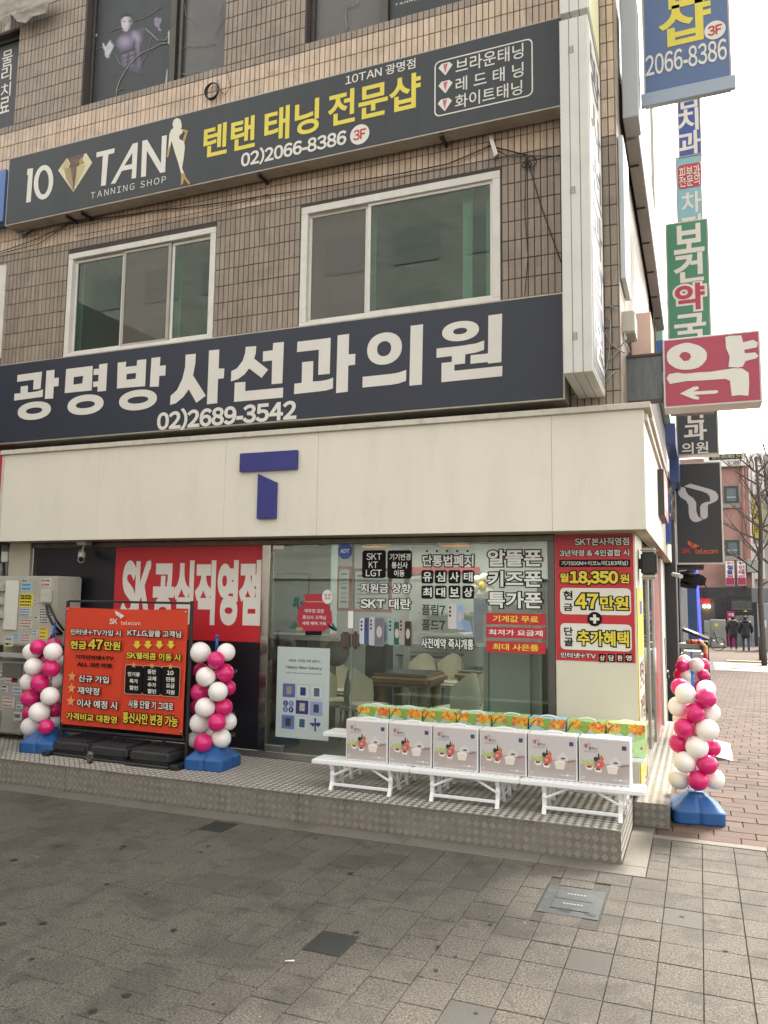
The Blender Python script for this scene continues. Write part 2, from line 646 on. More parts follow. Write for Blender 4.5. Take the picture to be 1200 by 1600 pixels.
for ci in range(-42, 20):
    x0 = -0.037 + ci * CW
    off = 0.0 if ci >= -5 else random.choice((0.0, 0.12, 0.06, 0.16, 0.2))
    nr = int(4.4 / RD) + 2
    for ri in range(-5, nr):
        y1 = 6.547 - 0.02 - ri * RD + off
        y0 = y1 - RD
        lim = 7.22 if x0 > -0.30 else 6.20
        if y0 > lim - 0.03 or y1 < 1.2:
            continue
        y1 = min(y1, lim)
        x1 = x0 + CW
        if -0.52 < x0 < -0.42 and y1 > 6.2:
            y1 = 6.2
        if x0 < HX1 and x1 > HX0 and y0 < HY1 and y1 > HY0:
            # trim against the cover
            if x1 - HX0 < CW * 0.75 and x1 > HX0 and x0 < HX0:
                x1 = HX0
            elif HX1 - x0 < CW * 0.75 and x0 < HX1 < x1:
                slots.append((HX1, x1, y0, y1)); continue
            elif y1 - HY0 < RD * 0.7:
                y1 = HY0
            elif HY1 - y0 < RD * 0.7:
                y0 = HY1
            else:
                continue
            if x1 - x0 < 0.05 or y1 - y0 < 0.04:
                continue
        slots.append((x0, x1, y0, y1))
for ri in range(8):
    y1 = 7.22 - ri * 0.2
    y0 = y1 - 0.2
    if y0 > 6.21:
        slots.append((-0.418, -0.274, y0, y1))
slots.append((-0.418, -0.274, 6.205, 6.415))
slots.sort(key=lambda s: (200 if s[0] > 0.75 else 0) + (s[0] + s[1]) ** 2 / 4 + (s[2] + s[3]) ** 2 / 4 if s[3] > 3.1 else 1e3 + s[3])
JG = 0.0019
pcache = {}
stuffm = MB(); stuffm.noflip = True
for k, (x0, x1, y0, y1) in enumerate(slots):
    cx, cy = (x0 + x1) / 2, (y0 + y1) / 2
    z = random.uniform(-0.0018, 0.0012)
    mm = M_pav
    for q, kind_ in special.values():
        if x0 <= q.x < x1 and y0 <= q.y < y1:
            mm = M_pavd if kind_ == 'D' else M_pavg
    if k < 300 or mm is not M_pav:
        key = (round(x1 - x0, 3), round(y1 - y0, 3), mm.name)
        if key not in pcache:
            pcache[key] = paver_mb(x1 - x0, y1 - y0, JG).mesh('paver', mm)
        o = bpy.data.objects.new('paver', pcache[key])
        COL.objects.link(o)
        o.parent = ground
        o.location = (cx, cy, z)
        o.rotation_euler = (random.uniform(-.003, .003), random.uniform(-.003, .003), random.uniform(-.004, .004))
        if mm is M_pavd:
            o['label'] = 'blackened repair paver'
    else:
        p = paver_mb(x1 - x0, y1 - y0, JG)
        stuffm.add([(v[0] + cx, v[1] + cy, v[2] + z) for v in p.v], p.f)
part('pavers', stuffm, M_pav, ground, kind='stuff')

# granite strip round the platform
M_strip = mat('granite_strip', (0.155, 0.137, 0.112), 0.8, var=0.35, scale=110, dirt=0.85, dscale=1.6, dcol=(0.06, 0.05, 0.042), bump=0.3, bscale=200)
def strip(name, x0, x1, y0, y1):
    return part(name, MB().bbox(x0, x1, y0, y1, -0.02, 0.003, 0.003, 1), M_strip, ground)
xs = [-9.5, -8.3, -7.1, -5.9, -4.7, -3.5, -2.3, -1.2, -0.42]
for a, b in zip(xs[:-1], xs[1:]):
    strip('kerb_stone', a + 0.002, b - 0.002, 6.208, 6.42)
strip('kerb_stone', -0.60, -0.422, 6.425, 7.52)
for a, b in ((-0.418, 0.45), (0.454, 1.3), (1.304, 2.2), (2.204, 3.1), (3.104, 4.5)):
    strip('kerb_stone', a, b, 7.228, 7.335)

# red brick street
M_brick = mat('street_brick', (0.078, 0.046, 0.032), 0.85, var=0.3, scale=60, island=0.26, dirt=0.35, dscale=1.5, dcol=(0.14, 0.11, 0.09), bump=0.3, bscale=150)
bl, bd = 0.333, 0.181
bslots = []
r = 0
y = 7.34
while y < 30.0:
    xr = 4.5
    x = -0.40 - bl + (r * 0.37 % 1) * bl
    while x < xr:
        if not (y > 27.2):
            bslots.append((x, y, r))
        x += bl
    y += bd
    r += 1
bslots.sort(key=lambda q: (q[0] > 0.55 + (q[1] - 7) * 0.085, q[1]))
bmesh_ = paver_mb(bl, bd, 0.0035).mesh('brick', M_brick)
bst = MB(); bst.noflip = True
street = struct('street', MB().quad((-0.43, 7.336, -0.018), (14, 7.336, -0.018), (14, 12, -0.018), (-0.43, 12, -0.018))
                .quad((-0.43, 12, -0.018), (14, 12, -0.018), (14, 62, ground_z(62) - 0.01), (-0.43, 62, ground_z(62) - 0.01)),
                mat('street_far', (0.095, 0.062, 0.046), 0.9, var=0.25, scale=8, stretch=(3, 6, 1), dirt=0.3, dscale=1.5))
for k, (x, y, r) in enumerate(bslots):
    cx, cy = x + bl / 2, y + bd / 2
    if y < 7.36:
        cy += 0.0
    z = ground_z(cy) + random.uniform(-0.003, 0.002)
    if k < 300:
        o = bpy.data.objects.new('brick', bmesh_)
        COL.objects.link(o)
        o.parent = street
        o.location = (cx, cy, z)
        o.rotation_euler = (random.uniform(-.006, .006), random.uniform(-.006, .006), random.uniform(-.008, .008))
    else:
        p = paver_mb(bl, bd)
        bst.add([(v[0] + cx, v[1] + cy, v[2] + z) for v in p.v], p.f)
part('bricks', bst, M_brick, street, kind='stuff')
# pedestrian crossing on the side road
rd = MB().quad((-0.4, 27.3, ground_z(27.3) + 0.004), (30, 27.3, ground_z(27.3) + 0.004), (30, 32.5, ground_z(32.5) + 0.004), (-0.4, 32.5, ground_z(32.5) + 0.004))
road = struct('road', rd, mat('asphalt', (0.13, 0.12, 0.115), 0.9, var=0.2, scale=3))
for k in range(4):
    y0 = 27.7 + k * 1.15
    part('marking', MB().quad((0.4, y0, ground_z(y0) + 0.009), (9, y0, ground_z(y0) + 0.009), (9, y0 + 0.6, ground_z(y0 + 0.6) + 0.009), (0.4, y0 + 0.6, ground_z(y0 + 0.6) + 0.009)),
         mat('road_paint', (0.55, 0.54, 0.5), 0.7, var=0.15, scale=2), road)
part('tactile_strip', MB().quad((0.9, 33.0, ground_z(33) + 0.012), (6, 33.0, ground_z(33) + 0.012), (6, 33.6, ground_z(33.6) + 0.012), (0.9, 33.6, ground_z(33.6) + 0.012)),
     mat('tactile_yellow', (0.42, 0.31, 0.14), 0.8, var=0.2, scale=9), road)

# utility cover
hc = thing('utility_cover', 'square grey steel utility cover with two lids let into the pavement near the platform corner', 'utility cover', (-0.84, 5.55, 0))
M_cov = mat('cover_steel', (0.042, 0.048, 0.05), 0.6, 0.2, var=0.2, scale=14, dirt=0.55, dscale=9, dcol=(0.14, 0.125, 0.10), bump=0.2, bscale=80)
part('mortar_bed', MB().box(HX0 - .13, HX1 + .13, HY0 - .14, HY1 + .14, -0.021, -0.0085), mat('mortar', (0.055, 0.048, 0.04), .9, var=.4, scale=40), hc)
part('gap', MB().box(HX0 - .004, HX0 + .011, HY0, HY1, -0.02, -0.0065).box(HX0 + .012, HX1 - .01, HY1 - .011, HY1 + .006, -0.02, -0.0065), M_dark, hc)
cvf = MB().box(HX0 + .012, HX1 - .012, HY0 + .012, HY1 - .012, -0.02, -0.004)
part('frame', cvf, M_cov, hc)
lx0, lx1 = HX0 + .085, HX1 - .075
part('lid', MB().bbox(lx0, lx1, HY0 + .10, HY0 + .27, -0.01, 0.001, .003, 1), M_cov, hc)
part('lid', MB().bbox(lx0, lx1, HY0 + .276, HY1 - .10, -0.01, 0.001, .003, 1), M_cov, hc)
for q in (0.06, 0.22):
    part('lift_slot', MB().poly(rbox(lx0 + q, lx0 + q + 0.075, 0, 0.035, 0, 0.012)), M_dark, hc)
for o in [o for o in bpy.data.objects if o.name.startswith('lift_slot')]:
    me = o.data
    off = hc.location
    for v in me.vertices:
        x, z = v.co.x + off.x, v.co.z + off.z
        v.co = (x - off.x, HY0 + .062 + z - off.y, -0.0025 - off.z)
for yy in (HY0 + .19, HY0 + .37):
    em = MB()
    for k in range(6):
        em.bbox(lx0 + .07 + k * .022, lx0 + .085 + k * .022, yy, yy + .014, 0.0, 0.003, .001, 1)
    part('embossed_mark', em, mat('cover_letters', (0.34, 0.34, 0.33), 0.5, 0.4), hc)

# gum spots and litter
gum = MB()
for k, (px, py) in enumerate([(272, 1453), (557, 1456), (193, 1322), (314, 1331), (325, 1322), (411, 1299), (90, 1322), (228, 1396), (68, 1442), (22, 1343), (3, 1443), (145, 1580), (548, 1364), (198, 1555)]):
    q = on_z(px, py, 0.0035)
    rr = random.uniform(0.012, 0.028)
    gum.poly([(q.x + rr * random.uniform(.8, 1.2) * math.cos(a), q.y + rr * random.uniform(.8, 1.2) * math.sin(a), 0.0035) for a in [2 * math.pi * i / 10 for i in range(10)]])
rg = random.Random(21)
for k in range(70):
    x, y = rg.uniform(-7.5, 1.0), rg.uniform(3.4, 6.15)
    rr = rg.choice((0.006, 0.008, 0.010, 0.016))
    gum.poly([(x + rr * rg.uniform(.7, 1.2) * math.cos(a), y + rr * rg.uniform(.7, 1.2) * math.sin(a), 0.0035) for a in [2 * math.pi * i / 9 for i in range(9)]])
flk = MB()
for k in range(26):
    x, y = rg.uniform(-7.0, 1.0), rg.uniform(3.4, 6.3)
    rr = rg.uniform(0.004, 0.009)
    flk.poly([(x + rr * rg.uniform(.5, 1.3) * math.cos(a), y + rr * rg.uniform(.5, 1.3) * math.sin(a), 0.004) for a in [2 * math.pi * i / 6 for i in range(6)]])
part('litter_flecks', flk, mat('fleck', (0.30, 0.28, 0.24), 0.8), ground, kind='stuff')
gum_o = part('chewing_gum_stains', gum, mat('gum', (0.016, 0.015, 0.013), 0.7), ground, kind='stuff')
q = on_z(452, 1502, 0.004)
cig = MB().tube([(q.x - .02, q.y - .012, .007), (q.x + .025, q.y + .012, .007)], 0.004, 8)
solo('cigarette_butt', cig, mat('cig_paper', (0.7, 0.68, 0.62), 0.7), 'white cigarette butt lying on the paving in front of a dark repair paver', 'cigarette butt')

# ================================================================== metal platform
def tread(mb, o, u, v, n, W, H, d=0.067, h=0.0032, which=0):
    o, u, v, n = (np.array(a, float) for a in (o, u, v, n))
    ni, nj = int(W / d) + 2, int(H / d) + 2
    vs = []
    fs = []
    s = d / math.sqrt(2)
    base = len(mb.v)
    for i in range(-1, 2 * ni):
        for j in range(-1, 2 * nj):
            if (i + j) % 2:
                continue
            if (which == 1) == bool(i % 2):
                continue
            cu, cv = i * d / 2, j * d / 2
            a = 1 if i % 2 else -1
            dx, dy = math.sqrt(.5), a * math.sqrt(.5)          # bar direction
            nx, ny = -dy, dx
            for k in range(5):
                t = (k - 2) * s * 0.185
                L = s * 0.44
                wv = s * (0.058 if which == 0 else 0.05)
                mu, mv = cu + nx * t, cv + ny * t
                if mu - .02 < 0 or mu + .02 > W or mv - .02 < 0 or mv + .02 > H:
                    if mu < 0.004 or mu > W - 0.004 or mv < 0.004 or mv > H - 0.004:
                        continue
                    L2 = min(L, min(mu, W - mu, mv, H - mv) / 0.72)
                    if L2 < 0.006:
                        continue
                    L = L2
                pts = []
                for (e, w2, z) in ((-1, -1, 0), (1, -1, 0), (1, 1, 0), (-1, 1, 0), (-.9, -.4, 1), (.9, -.4, 1), (.9, .4, 1), (-.9, .4, 1)):
                    pu = mu + dx * L * e + nx * wv * w2 * 1.6
                    pv = mv + dy * L * e + ny * wv * w2 * 1.6
                    pts.append(o + u * pu + v * pv + n * (h * z))
                b = base + len(vs)
                vs += [tuple(p) for p in pts]
                fs += [tuple(b + q for q in t4) for t4 in ((0, 1, 5, 4), (1, 2, 6, 5), (2, 3, 7, 6), (3, 0, 4, 7), (4, 5, 6, 7))]
    mb.v += vs
    mb.f += fs
    mb.s += [False] * len(fs)
plat = thing('metal_platform', 'long low step clad in aluminium tread plate along the front of the phone shop', 'platform', (-4.5, 7.0, 0))
part('deck', MB().box(-9.6, -0.605, 6.42, 7.64, 0.0, PZ), M_tread, plat)
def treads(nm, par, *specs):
    for which, mm, hh, suf in ((0, M_bar, 0.0034, ''), (1, M_tread, 0.0014, '_low')):  # pale and plate-coloured bars paint the lit and shaded diamonds
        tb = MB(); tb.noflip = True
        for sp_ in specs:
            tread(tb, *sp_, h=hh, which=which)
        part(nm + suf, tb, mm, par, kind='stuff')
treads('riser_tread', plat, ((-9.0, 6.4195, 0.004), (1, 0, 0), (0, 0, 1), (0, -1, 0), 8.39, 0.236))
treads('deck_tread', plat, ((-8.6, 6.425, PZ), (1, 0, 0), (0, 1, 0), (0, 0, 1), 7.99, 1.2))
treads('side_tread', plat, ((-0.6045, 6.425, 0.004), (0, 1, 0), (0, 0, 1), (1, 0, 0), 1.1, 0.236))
part('edge_trim', MB().bbox(-9.6, -0.603, 6.413, 6.425, PZ - .012, PZ + .003, .002, 1), M_tread, plat)
for x in (-7.35, -6.0, -3.35):
    part('plate_seam', MB().box(x, x + .004, 6.4165, 6.42, 0.0, PZ), mat('seam_dark', (0.03, 0.025, 0.02), 0.8), plat)
side = thing('side_step', 'lower tread plate step running along the side street wall of the shop', 'platform', (-0.45, 9, 0))
SZ = 0.206
part('deck', MB().box(-0.60, -0.302, 7.55, 12.6, 0.0, SZ), M_tread, side)
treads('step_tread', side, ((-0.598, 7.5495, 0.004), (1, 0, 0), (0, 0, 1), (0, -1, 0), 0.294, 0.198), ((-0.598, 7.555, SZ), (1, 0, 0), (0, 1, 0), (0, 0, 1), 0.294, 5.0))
part('step_riser_trim', MB().box(-0.302, -0.298, 7.55, 12.6, 0.0, SZ + .003), M_metal, side)
# little ramp far along the side step
rp = MB()
x0, x1, y0, y1 = -0.29, 0.34, 11.0, 12.3
rp.add([(x0, y0, 0), (x1, y0, 0), (x0, y1, 0), (x1, y1, 0), (x0, y0, .12), (x0, y1, .12)], [(0, 1, 4), (2, 5, 3), (4, 1, 3, 5), (0, 4, 5, 2), (0, 2, 3, 1)])
solo('metal_ramp', rp, M_tread, 'small sloping tread plate ramp beside the side step behind the balloons', 'ramp')

# ================================================================== corner building
bld = thing('corner_building', 'brown tiled corner building with cream shop fascia, dark hospital signs and white framed windows', 'building', (-4, 9, 0))
UX = -0.647      # street corner of the tiled upper wall
W2 = [(-7.553, -5.275, 5.00, 6.40), (-4.128, -1.80, 5.00, 6.425)]
tl = on_y(128, 165, WY); tr = on_y(349, 106, WY)
tl2 = on_y(478, 68, WY)
W3 = [(tl.x, tr.x, tl.z, 10.6), (tl2.x, tl2.x + 2.75, tl.z - .02, 10.6), (-11.4, on_y(24, 150, WY).x, tl.z - .01, on_y(33, 44, WY).z)]
HOLES = W2 + W3
back = MB()
# wall sheet behind the tiles, cut round the windows
def wall_with_holes(mb, x0, x1, z0, z1, y, holes):
    xs = sorted({x0, x1, *[h[0] for h in holes], *[h[1] for h in holes]})
    zs = sorted({z0, z1, *[h[2] for h in holes], *[h[3] for h in holes]})
    for a, b in zip(xs[:-1], xs[1:]):
        for c, d in zip(zs[:-1], zs[1:]):
            mx, mz = (a + b) / 2, (c + d) / 2
            if any(h[0] < mx < h[1] and h[2] < mz < h[3] for h in holes):
                continue
            mb.quad((a, y, c), (b, y, c), (b, y, d), (a, y, d))
wall_with_holes(back, -16, UX, 2.60, 13.5, WY + 0.008, HOLES)
back.quad((UX, WY + .008, 2.6), (UX, 20.0, 2.6), (UX, 20.0, 13.5), (UX, WY + .008, 13.5))
back.quad((-16, 7.66, 13.5), (UX, 7.66, 13.5), (UX, 20, 13.5), (-16, 20, 13.5))
back.quad((-16, 20, 0), (UX, 20, 0), (UX, 20, 13.5), (-16, 20, 13.5))
back.quad((-16, 7.66, 0), (-16, 20, 0), (-16, 20, 13.5), (-16, 7.66, 13.5))
for h in HOLES:   # reveals
    for (a, b) in (((h[0], h[2]), (h[1], h[2])), ((h[1], h[2]), (h[1], h[3])), ((h[1], h[3]), (h[0], h[3])), ((h[0], h[3]), (h[0], h[2]))):
        back.quad((a[0], WY + .008, a[1]), (b[0], WY + .008, b[1]), (b[0], WY + .30, b[1]), (a[0], WY + .30, a[1]))
part('wall', back, M_grout, bld)
# tiles
TW, TH = 0.0672, 0.2085
rows = []
z = 3.80
courses = []
top2 = 6.425
zz = 5.02
down = []
while zz > 3.9:
    down.append((zz - TH, zz)); zz -= TH
for c in down[::-1]:
    courses.append((c[0], c[1], 'b'))
zz = 5.02
for k in range(7):
    courses.append((zz, zz + TH - .002, 'b')); zz += TH - .0025
courses.append((zz, zz + 0.098, 'g')); zz += 0.100
W3B = W3[0][2]
n2 = int(round((W3B - 0.1 - zz) / TH))
th2 = (W3B - 0.1 - zz) / n2
for k in range(n2):
    courses.append((zz, zz + th2, 'p')); zz += th2
courses.append((zz, zz + 0.1, 'g')); zz += 0.1
while zz < 11.4:
    courses.append((zz, zz + TH, 'b')); zz += TH
tiles = []
for (z0, z1, kd) in courses:
    x = UX
    while x > -9.75:
        x0 = x - TW
        cx, cz = (x + x0) / 2, (z0 + z1) / 2
        ok = True
        xa, xb, za, zb = x0, x, z0, z1
        for h in HOLES:
            if h[0] < cx < h[1] and h[2] < cz < h[3]:
                ok = False
            elif h[2] < cz < h[3]:
                if xa < h[0] < xb: xb = h[0]
                if xa < h[1] < xb: xa = h[1]
            if h[0] < cx < h[1] and za < h[3] < zb and za > h[2]:
                za = h[3]
        if ok and xb - xa > .02:
            tiles.append((xa, xb, za, zb, kd))
        x = x0
vis = lambda t: (t[0] < -1.12 and t[2] > 4.85 and not (6.93 < t[2] + .1 < 8.0 and t[0] > -9)) or (t[1] > -0.80)
tiles.sort(key=lambda t: (0 if vis(t) else 50) + ((t[0] + t[1]) / 2) ** 2 * 1.0 + ((t[2] + t[3]) / 2 - 2) ** 2)
def tile_mb(w, h, b=0.0035, dp=0.010, g=0.0028):
    x, z = w / 2 - g, h / 2 - g
    v = [(-x, dp, -z), (x, dp, -z), (x, dp, z), (-x, dp, z), (-x + b, 0, -z + b), (x - b, 0, -z + b), (x - b, 0, z - b), (-x + b, 0, z - b)]
    mb = MB()
    mb.noflip = True
    return mb.add(v, [(0, 1, 5, 4), (1, 2, 6, 5), (2, 3, 7, 6), (3, 0, 4, 7), (4, 5, 6, 7)])
tc = {}
ts = {'b': MB(), 'p': MB()}
for k, (x0, x1, z0, z1, kd) in enumerate(tiles):
    mm = M_tile2 if kd == 'p' else M_tile
    cx, cz = (x0 + x1) / 2, (z0 + z1) / 2
    dy = random.uniform(-.0012, .0012)
    if k < 300:
        key = (round(x1 - x0, 3), round(z1 - z0, 3), mm.name)
        if key not in tc:
            tc[key] = tile_mb(x1 - x0, z1 - z0).mesh('tile', mm)
        o = bpy.data.objects.new('tile', tc[key])
        COL.objects.link(o)
        o.parent = bld
        o.location = Vector((cx, WY + dy, cz)) - bld.location
        o.rotation_euler = (random.uniform(-.006, .006), 0, random.uniform(-.012, .012))
    else:
        p = tile_mb(x1 - x0, z1 - z0)
        ts['p' if kd == 'p' else 'b'].add([(v[0] + cx, v[1] + WY + dy, v[2] + cz) for v in p.v], p.f)
for kk in ts:
    ts[kk].noflip = True
part('wall_tiles', ts['b'], M_tile, bld, kind='stuff')
part('wall_tiles', ts['p'], M_tile2, bld, kind='stuff')
# tiles of the street side, large enough to read only near the corner
sidet = MB(); sidet.noflip = True
for (z0, z1, kd) in courses:
    y = WY
    while y < 13:
        g_ = .003
        a, b = y + g_, y + 0.2 - g_
        sidet.add([(UX + .012, a, z0 + g_), (UX + .012, b, z0 + g_), (UX + .012, b, z1 - g_), (UX + .012, a, z1 - g_),
                   (UX, a, z0 + g_), (UX, b, z0 + g_), (UX, b, z1 - g_), (UX, a, z1 - g_)],
                  [(0, 1, 2, 3), (4, 0, 3, 7), (1, 5, 6, 2), (4, 5, 1, 0), (3, 2, 6, 7)])
        y += 0.2
part('side_tiles', sidet, M_tile, bld, kind='stuff')

G_green = glass('window_glass_green', (0.60, 0.73, 0.67), 1.1)
M_screen = mat('insect_screen', (0.085, 0.078, 0.068), 0.85, var=0.12, scale=4, stretch=(1, 1, .3))
M_room = mat('upper_room_dark', (0.12, 0.16, 0.14), 0.9, var=0.3, scale=1.5)
M_curt = mat('green_curtain', (0.34, 0.50, 0.43), 0.8, var=0.15, scale=3, stretch=(12, 12, .4))
def frame_rect(mb, x0, x1, z0, z1, y0, y1, t, tb=None):
    tb = tb or t
    mb.bbox(x0, x1, y0, y1, z0, z0 + tb, .004, 1)
    mb.bbox(x0, x1, y0, y1, z1 - t, z1, .004, 1)
    mb.bbox(x0, x0 + t, y0, y1, z0 + tb + .0005, z1 - t - .0005, .004, 1)
    mb.bbox(x1 - t, x1, y0, y1, z0 + tb + .0005, z1 - t - .0005, .004, 1)
for wi, h in enumerate(W2):
    x0, x1, z0, z1 = h
    fr = part('window', (lambda m: (frame_rect(m, x0 + .004, x1 - .004, z0 + .004, z1 - .004, WY - .012, WY + .11, .085 if wi else .075, .05), m)[1])(MB()), M_pvc, bld)
    fr_in = (x0 + .08, x1 - .08, z0 + .055, z1 - .085)
    xa, xb, za, zb = fr_in
    if wi == 0:
        splits = [(xa, on_y(187, 500, WY).x, 'g'), (on_y(187, 500, WY).x, on_y(262, 480, WY).x, 's'), (on_y(262, 480, WY).x, xb, 'g')]
    else:
        m1 = on_y(572, 450, WY).x
        splits = [(xa, m1, 's2'), (m1, xb, 'g')]
    for si, (a, b, kd) in enumerate(splits):
        yy = WY + .045 - (0.028 if si % 2 else 0)
        sm = MB()
        frame_rect(sm, a, b, za, zb, yy, yy + .03, .038)
        part('sash', sm, M_pvc if kd != 's' else mat('sash_grey', 'a8a297', .5, var=.1), fr)
        pane = MB().box(a + .03, b - .03, yy + .012, yy + .018, za + .03, zb - .03)
        part('pane', pane, glass('screened_glass', (0.4, 0.4, 0.38), 1.0, 0.62, (0.13, 0.12, 0.105)) if kd != 'g' else G_green, fr)
    # dark room and hanging strips behind the panes
    rm = MB()
    rm.quad((x0, WY + 1.6, z0), (x1, WY + 1.6, z0), (x1, WY + 1.6, z1 + .4), (x0, WY + 1.6, z1 + .4))
    rm.quad((x0, WY + .12, z0), (x0, WY + 1.6, z0), (x0, WY + 1.6, z1 + .4), (x0, WY + .12, z1 + .4))
    rm.quad((x1, WY + .12, z0), (x1, WY + 1.6, z0), (x1, WY + 1.6, z1 + .4), (x1, WY + .12, z1 + .4))
    rm.quad((x0, WY + .12, z1 + .1), (x0, WY + 1.6, z1 + .1), (x1, WY + 1.6, z1 + .1), (x1, WY + .12, z1 + .1))
    part('room_lining', rm, M_room, bld)
    for (px0, px1) in (((120, 128), (272, 281)) if wi == 0 else ((531, 549), (577, 586), (723, 738), (760, 775))):
        c0 = on_y(px0, 480, WY + .2).x; c1 = on_y(px1, 480, WY + .2).x
        part('curtain', MB().box(c0, c1, WY + .2, WY + .22, z0, z1 - .02), M_curt, bld)
    part('sill', MB().bbox(x0 - .03, x1 + .03, WY - .05, WY - .013, z0 - .04, z0 - .002, .004, 1), M_pvc, fr)

M_brz = mat('bronze_frame', (0.075, 0.068, 0.06), 0.45, 0.3, var=0.2, scale=8)
M_film = mat('poster_film_black', (0.032, 0.036, 0.040), 0.5, var=0.2, scale=2)
for wi, h in enumerate(W3):
    x0, x1, z0, z1 = h
    fm = MB()
    frame_rect(fm, x0 + .004, x1 - .004, z0 + .004, z1, WY + .10, WY + .20, .045)
    fr = part('window', fm, M_brz, bld)
    mid = (on_y(268, 110, WY + .1).x, on_y(600, 30, WY + .1).x, -9.6)[wi]
    mm = MB()
    mm.box(mid - .04, mid + .05, WY + .09, WY + .19, z0 + .05, z1 - .05)
    if wi == 0:
        mm.box(mid + .1, mid + .14, WY + .105, WY + .18, z0 + .05, z1 - .05)
    part('mullion', mm, M_brz, fr)
    fa, fb = (x0 + .055, mid - .05) if wi == 0 else (mid + .06, x1 - .05)
    part('pane', MB().box(x0 + .05, x1 - .05, WY + .15, WY + .156, z0 + .05, z1 - .05), mat('cracked_dark_glass', (0.10, 0.095, 0.085), 0.25, var=0.25, scale=1.5), fr)
    part('poster_film', MB().box(fa, fb, WY + .135, WY + .14, z0 + .05, z1 - .05), M_film, fr)
    # cracks in the film
    cr = MB()
    def crack(pts, r=.004):
        P3 = [on_y(130 + p[0] / 8, p[1] / 8, WY + .13) for p in pts]
        cr.tube(P3, r, 4)
    if wi == 0:
        crack([(410, 1240), (420, 1120), (455, 1010), (540, 870), (640, 740), (740, 660), (880, 600), (980, 545), (1060, 540)], .010)
        crack([(990, 75), (840, 190), (640, 270)], .004); crack([(480, 340), (330, 400)], .004)
        crack([(780, 360), (880, 450), (930, 505), (1030, 505), (1050, 460)], .007)
        crack([(400, 680), (450, 790), (540, 855)], .003); crack([(910, 370), (840, 510), (800, 660), (730, 820)], .003)
        crack([(440, 1130), (510, 1105)], .005); crack([(120, 625), (240, 590)], .003)
        for base in ((850, 345), (860, 220)):
            pts = [on_y(280 + k * 7, base[1] / 3 + random.uniform(-3, 3) + (-k * 0.6), WY + .13) for k in range(9)]
            cr.tube(pts, .004, 4)
        pts = [on_y(x / 3, y / 3, WY + .13) for x, y in ((1040, 10), (1025, 60), (1045, 90), (1020, 130), (1010, 170))]
        cr.tube(pts, .004, 4)
        pts = [on_y(x / 3, y / 3, WY + .13) for x, y in ((865, 15), (870, 70), (905, 95), (925, 120))]
        cr.tube(pts, .003, 4)
    else:
        pts = [on_y((400 if wi == 1 else -300) + x / 3, y / 3, WY + .13) for x, y in ((480, 0), (470, 25), (425, 30), (420, 90), (428, 120), (418, 155))]
        cr.tube(pts, .005, 4)
    part('crack', cr, mat('torn_edge', (0.33, 0.34, 0.30), 0.8), fr)
    wl = MB()
    if wi == 0:
        wl.poly([on_y(130 + p[0] / 8, p[1] / 8, WY + .128) for p in ((75, 410), (135, 405), (180, 435), (110, 520), (80, 640), (60, 560))])
        wl.poly([on_y(130 + p[0] / 8, p[1] / 8, WY + .128) for p in ((1060, 400), (1082, 370), (1078, 555), (1058, 550))])
        wl.poly([on_y(130 + p[0] / 8, p[1] / 8, WY + .128) for p in ((1048, 860), (1056, 870), (1048, 1065), (1020, 1065))])
        wl.poly([on_y(130 + p[0] / 8, p[1] / 8, WY + .128) for p in ((60, 560), (75, 640), (40, 960), (20, 1300), (8, 1290))])
        part('peeled_film', wl, mat('peeled_white', (0.45, 0.46, 0.40), 0.8), fr)
        # printed figure: muscular torso, face and hands on the black film
        GX, GY = 132, 150
        X0_, X1_, Y0_, Y1_ = 200, 1010, 150, 940
        gx = np.linspace(X0_, X1_, GX); gy = np.linspace(Y0_, Y1_, GY)
        MX, MY = np.meshgrid(gx, gy)
        def inside(poly):
            p = np.array(poly, float)
            c_ = np.zeros(MX.shape, bool)
            j = len(p) - 1
            for i in range(len(p)):
                cond = ((p[i, 1] > MY) != (p[j, 1] > MY)) & (MX < (p[j, 0] - p[i, 0]) * (MY - p[i, 1]) / (p[j, 1] - p[i, 1] + 1e-9) + p[i, 0])
                c_ ^= cond
                j = i
            return c_.astype(float)
        def blur(a_, n):
            for _ in range(n):
                a_ = (a_ + np.roll(a_, 1, 0) + np.roll(a_, -1, 0) + np.roll(a_, 1, 1) + np.roll(a_, -1, 1)) / 5
            return a_
        def gs(cx, cy, sx, sy, rot=0.0):
            c1, s1 = math.cos(R(rot)), math.sin(R(rot))
            dx, dy = MX - cx, MY - cy
            return np.exp(-((dx * c1 + dy * s1) / sx) ** 2 - ((-dx * s1 + dy * c1) / sy) ** 2)
        torso = blur(inside(((480, 430), (560, 400), (600, 380), (690, 368), (740, 330), (772, 360), (750, 430), (742, 500), (715, 560), (700, 640), (712, 740), (730, 790), (712, 870), (680, 915), (560, 865), (470, 800), (478, 700), (455, 630), (405, 560), (420, 490))), 5)
        v_ = .16 + .50 * gs(520, 520, 85, 75, -15) + .50 * gs(655, 450, 42, 70, -10) + .16 * gs(700, 500, 30, 60)
        for (cx_, cy_) in ((515, 690), (520, 745), (525, 795), (600, 660), (605, 715), (610, 765), (600, 820)):
            v_ += .22 * gs(cx_, cy_, 34, 20, -22)
        v_ += .30 * gs(680, 600, 20, 60) + .25 * gs(700, 700, 16, 45) + .15 * gs(700, 800, 20, 50)
        v_ -= .30 * gs(540, 650, 110, 12, -20) + .25 * gs(635, 540, 10, 110, 12) + .18 * gs(560, 740, 8, 110, 8) + .16 * gs(560, 718, 90, 7, -25) + .16 * gs(560, 772, 90, 7, -25) + .2 * gs(650, 720, 8, 90, 8)
        neck = blur(inside(((500, 350), (575, 330), (600, 400), (560, 440), (490, 440))), 3) * .22
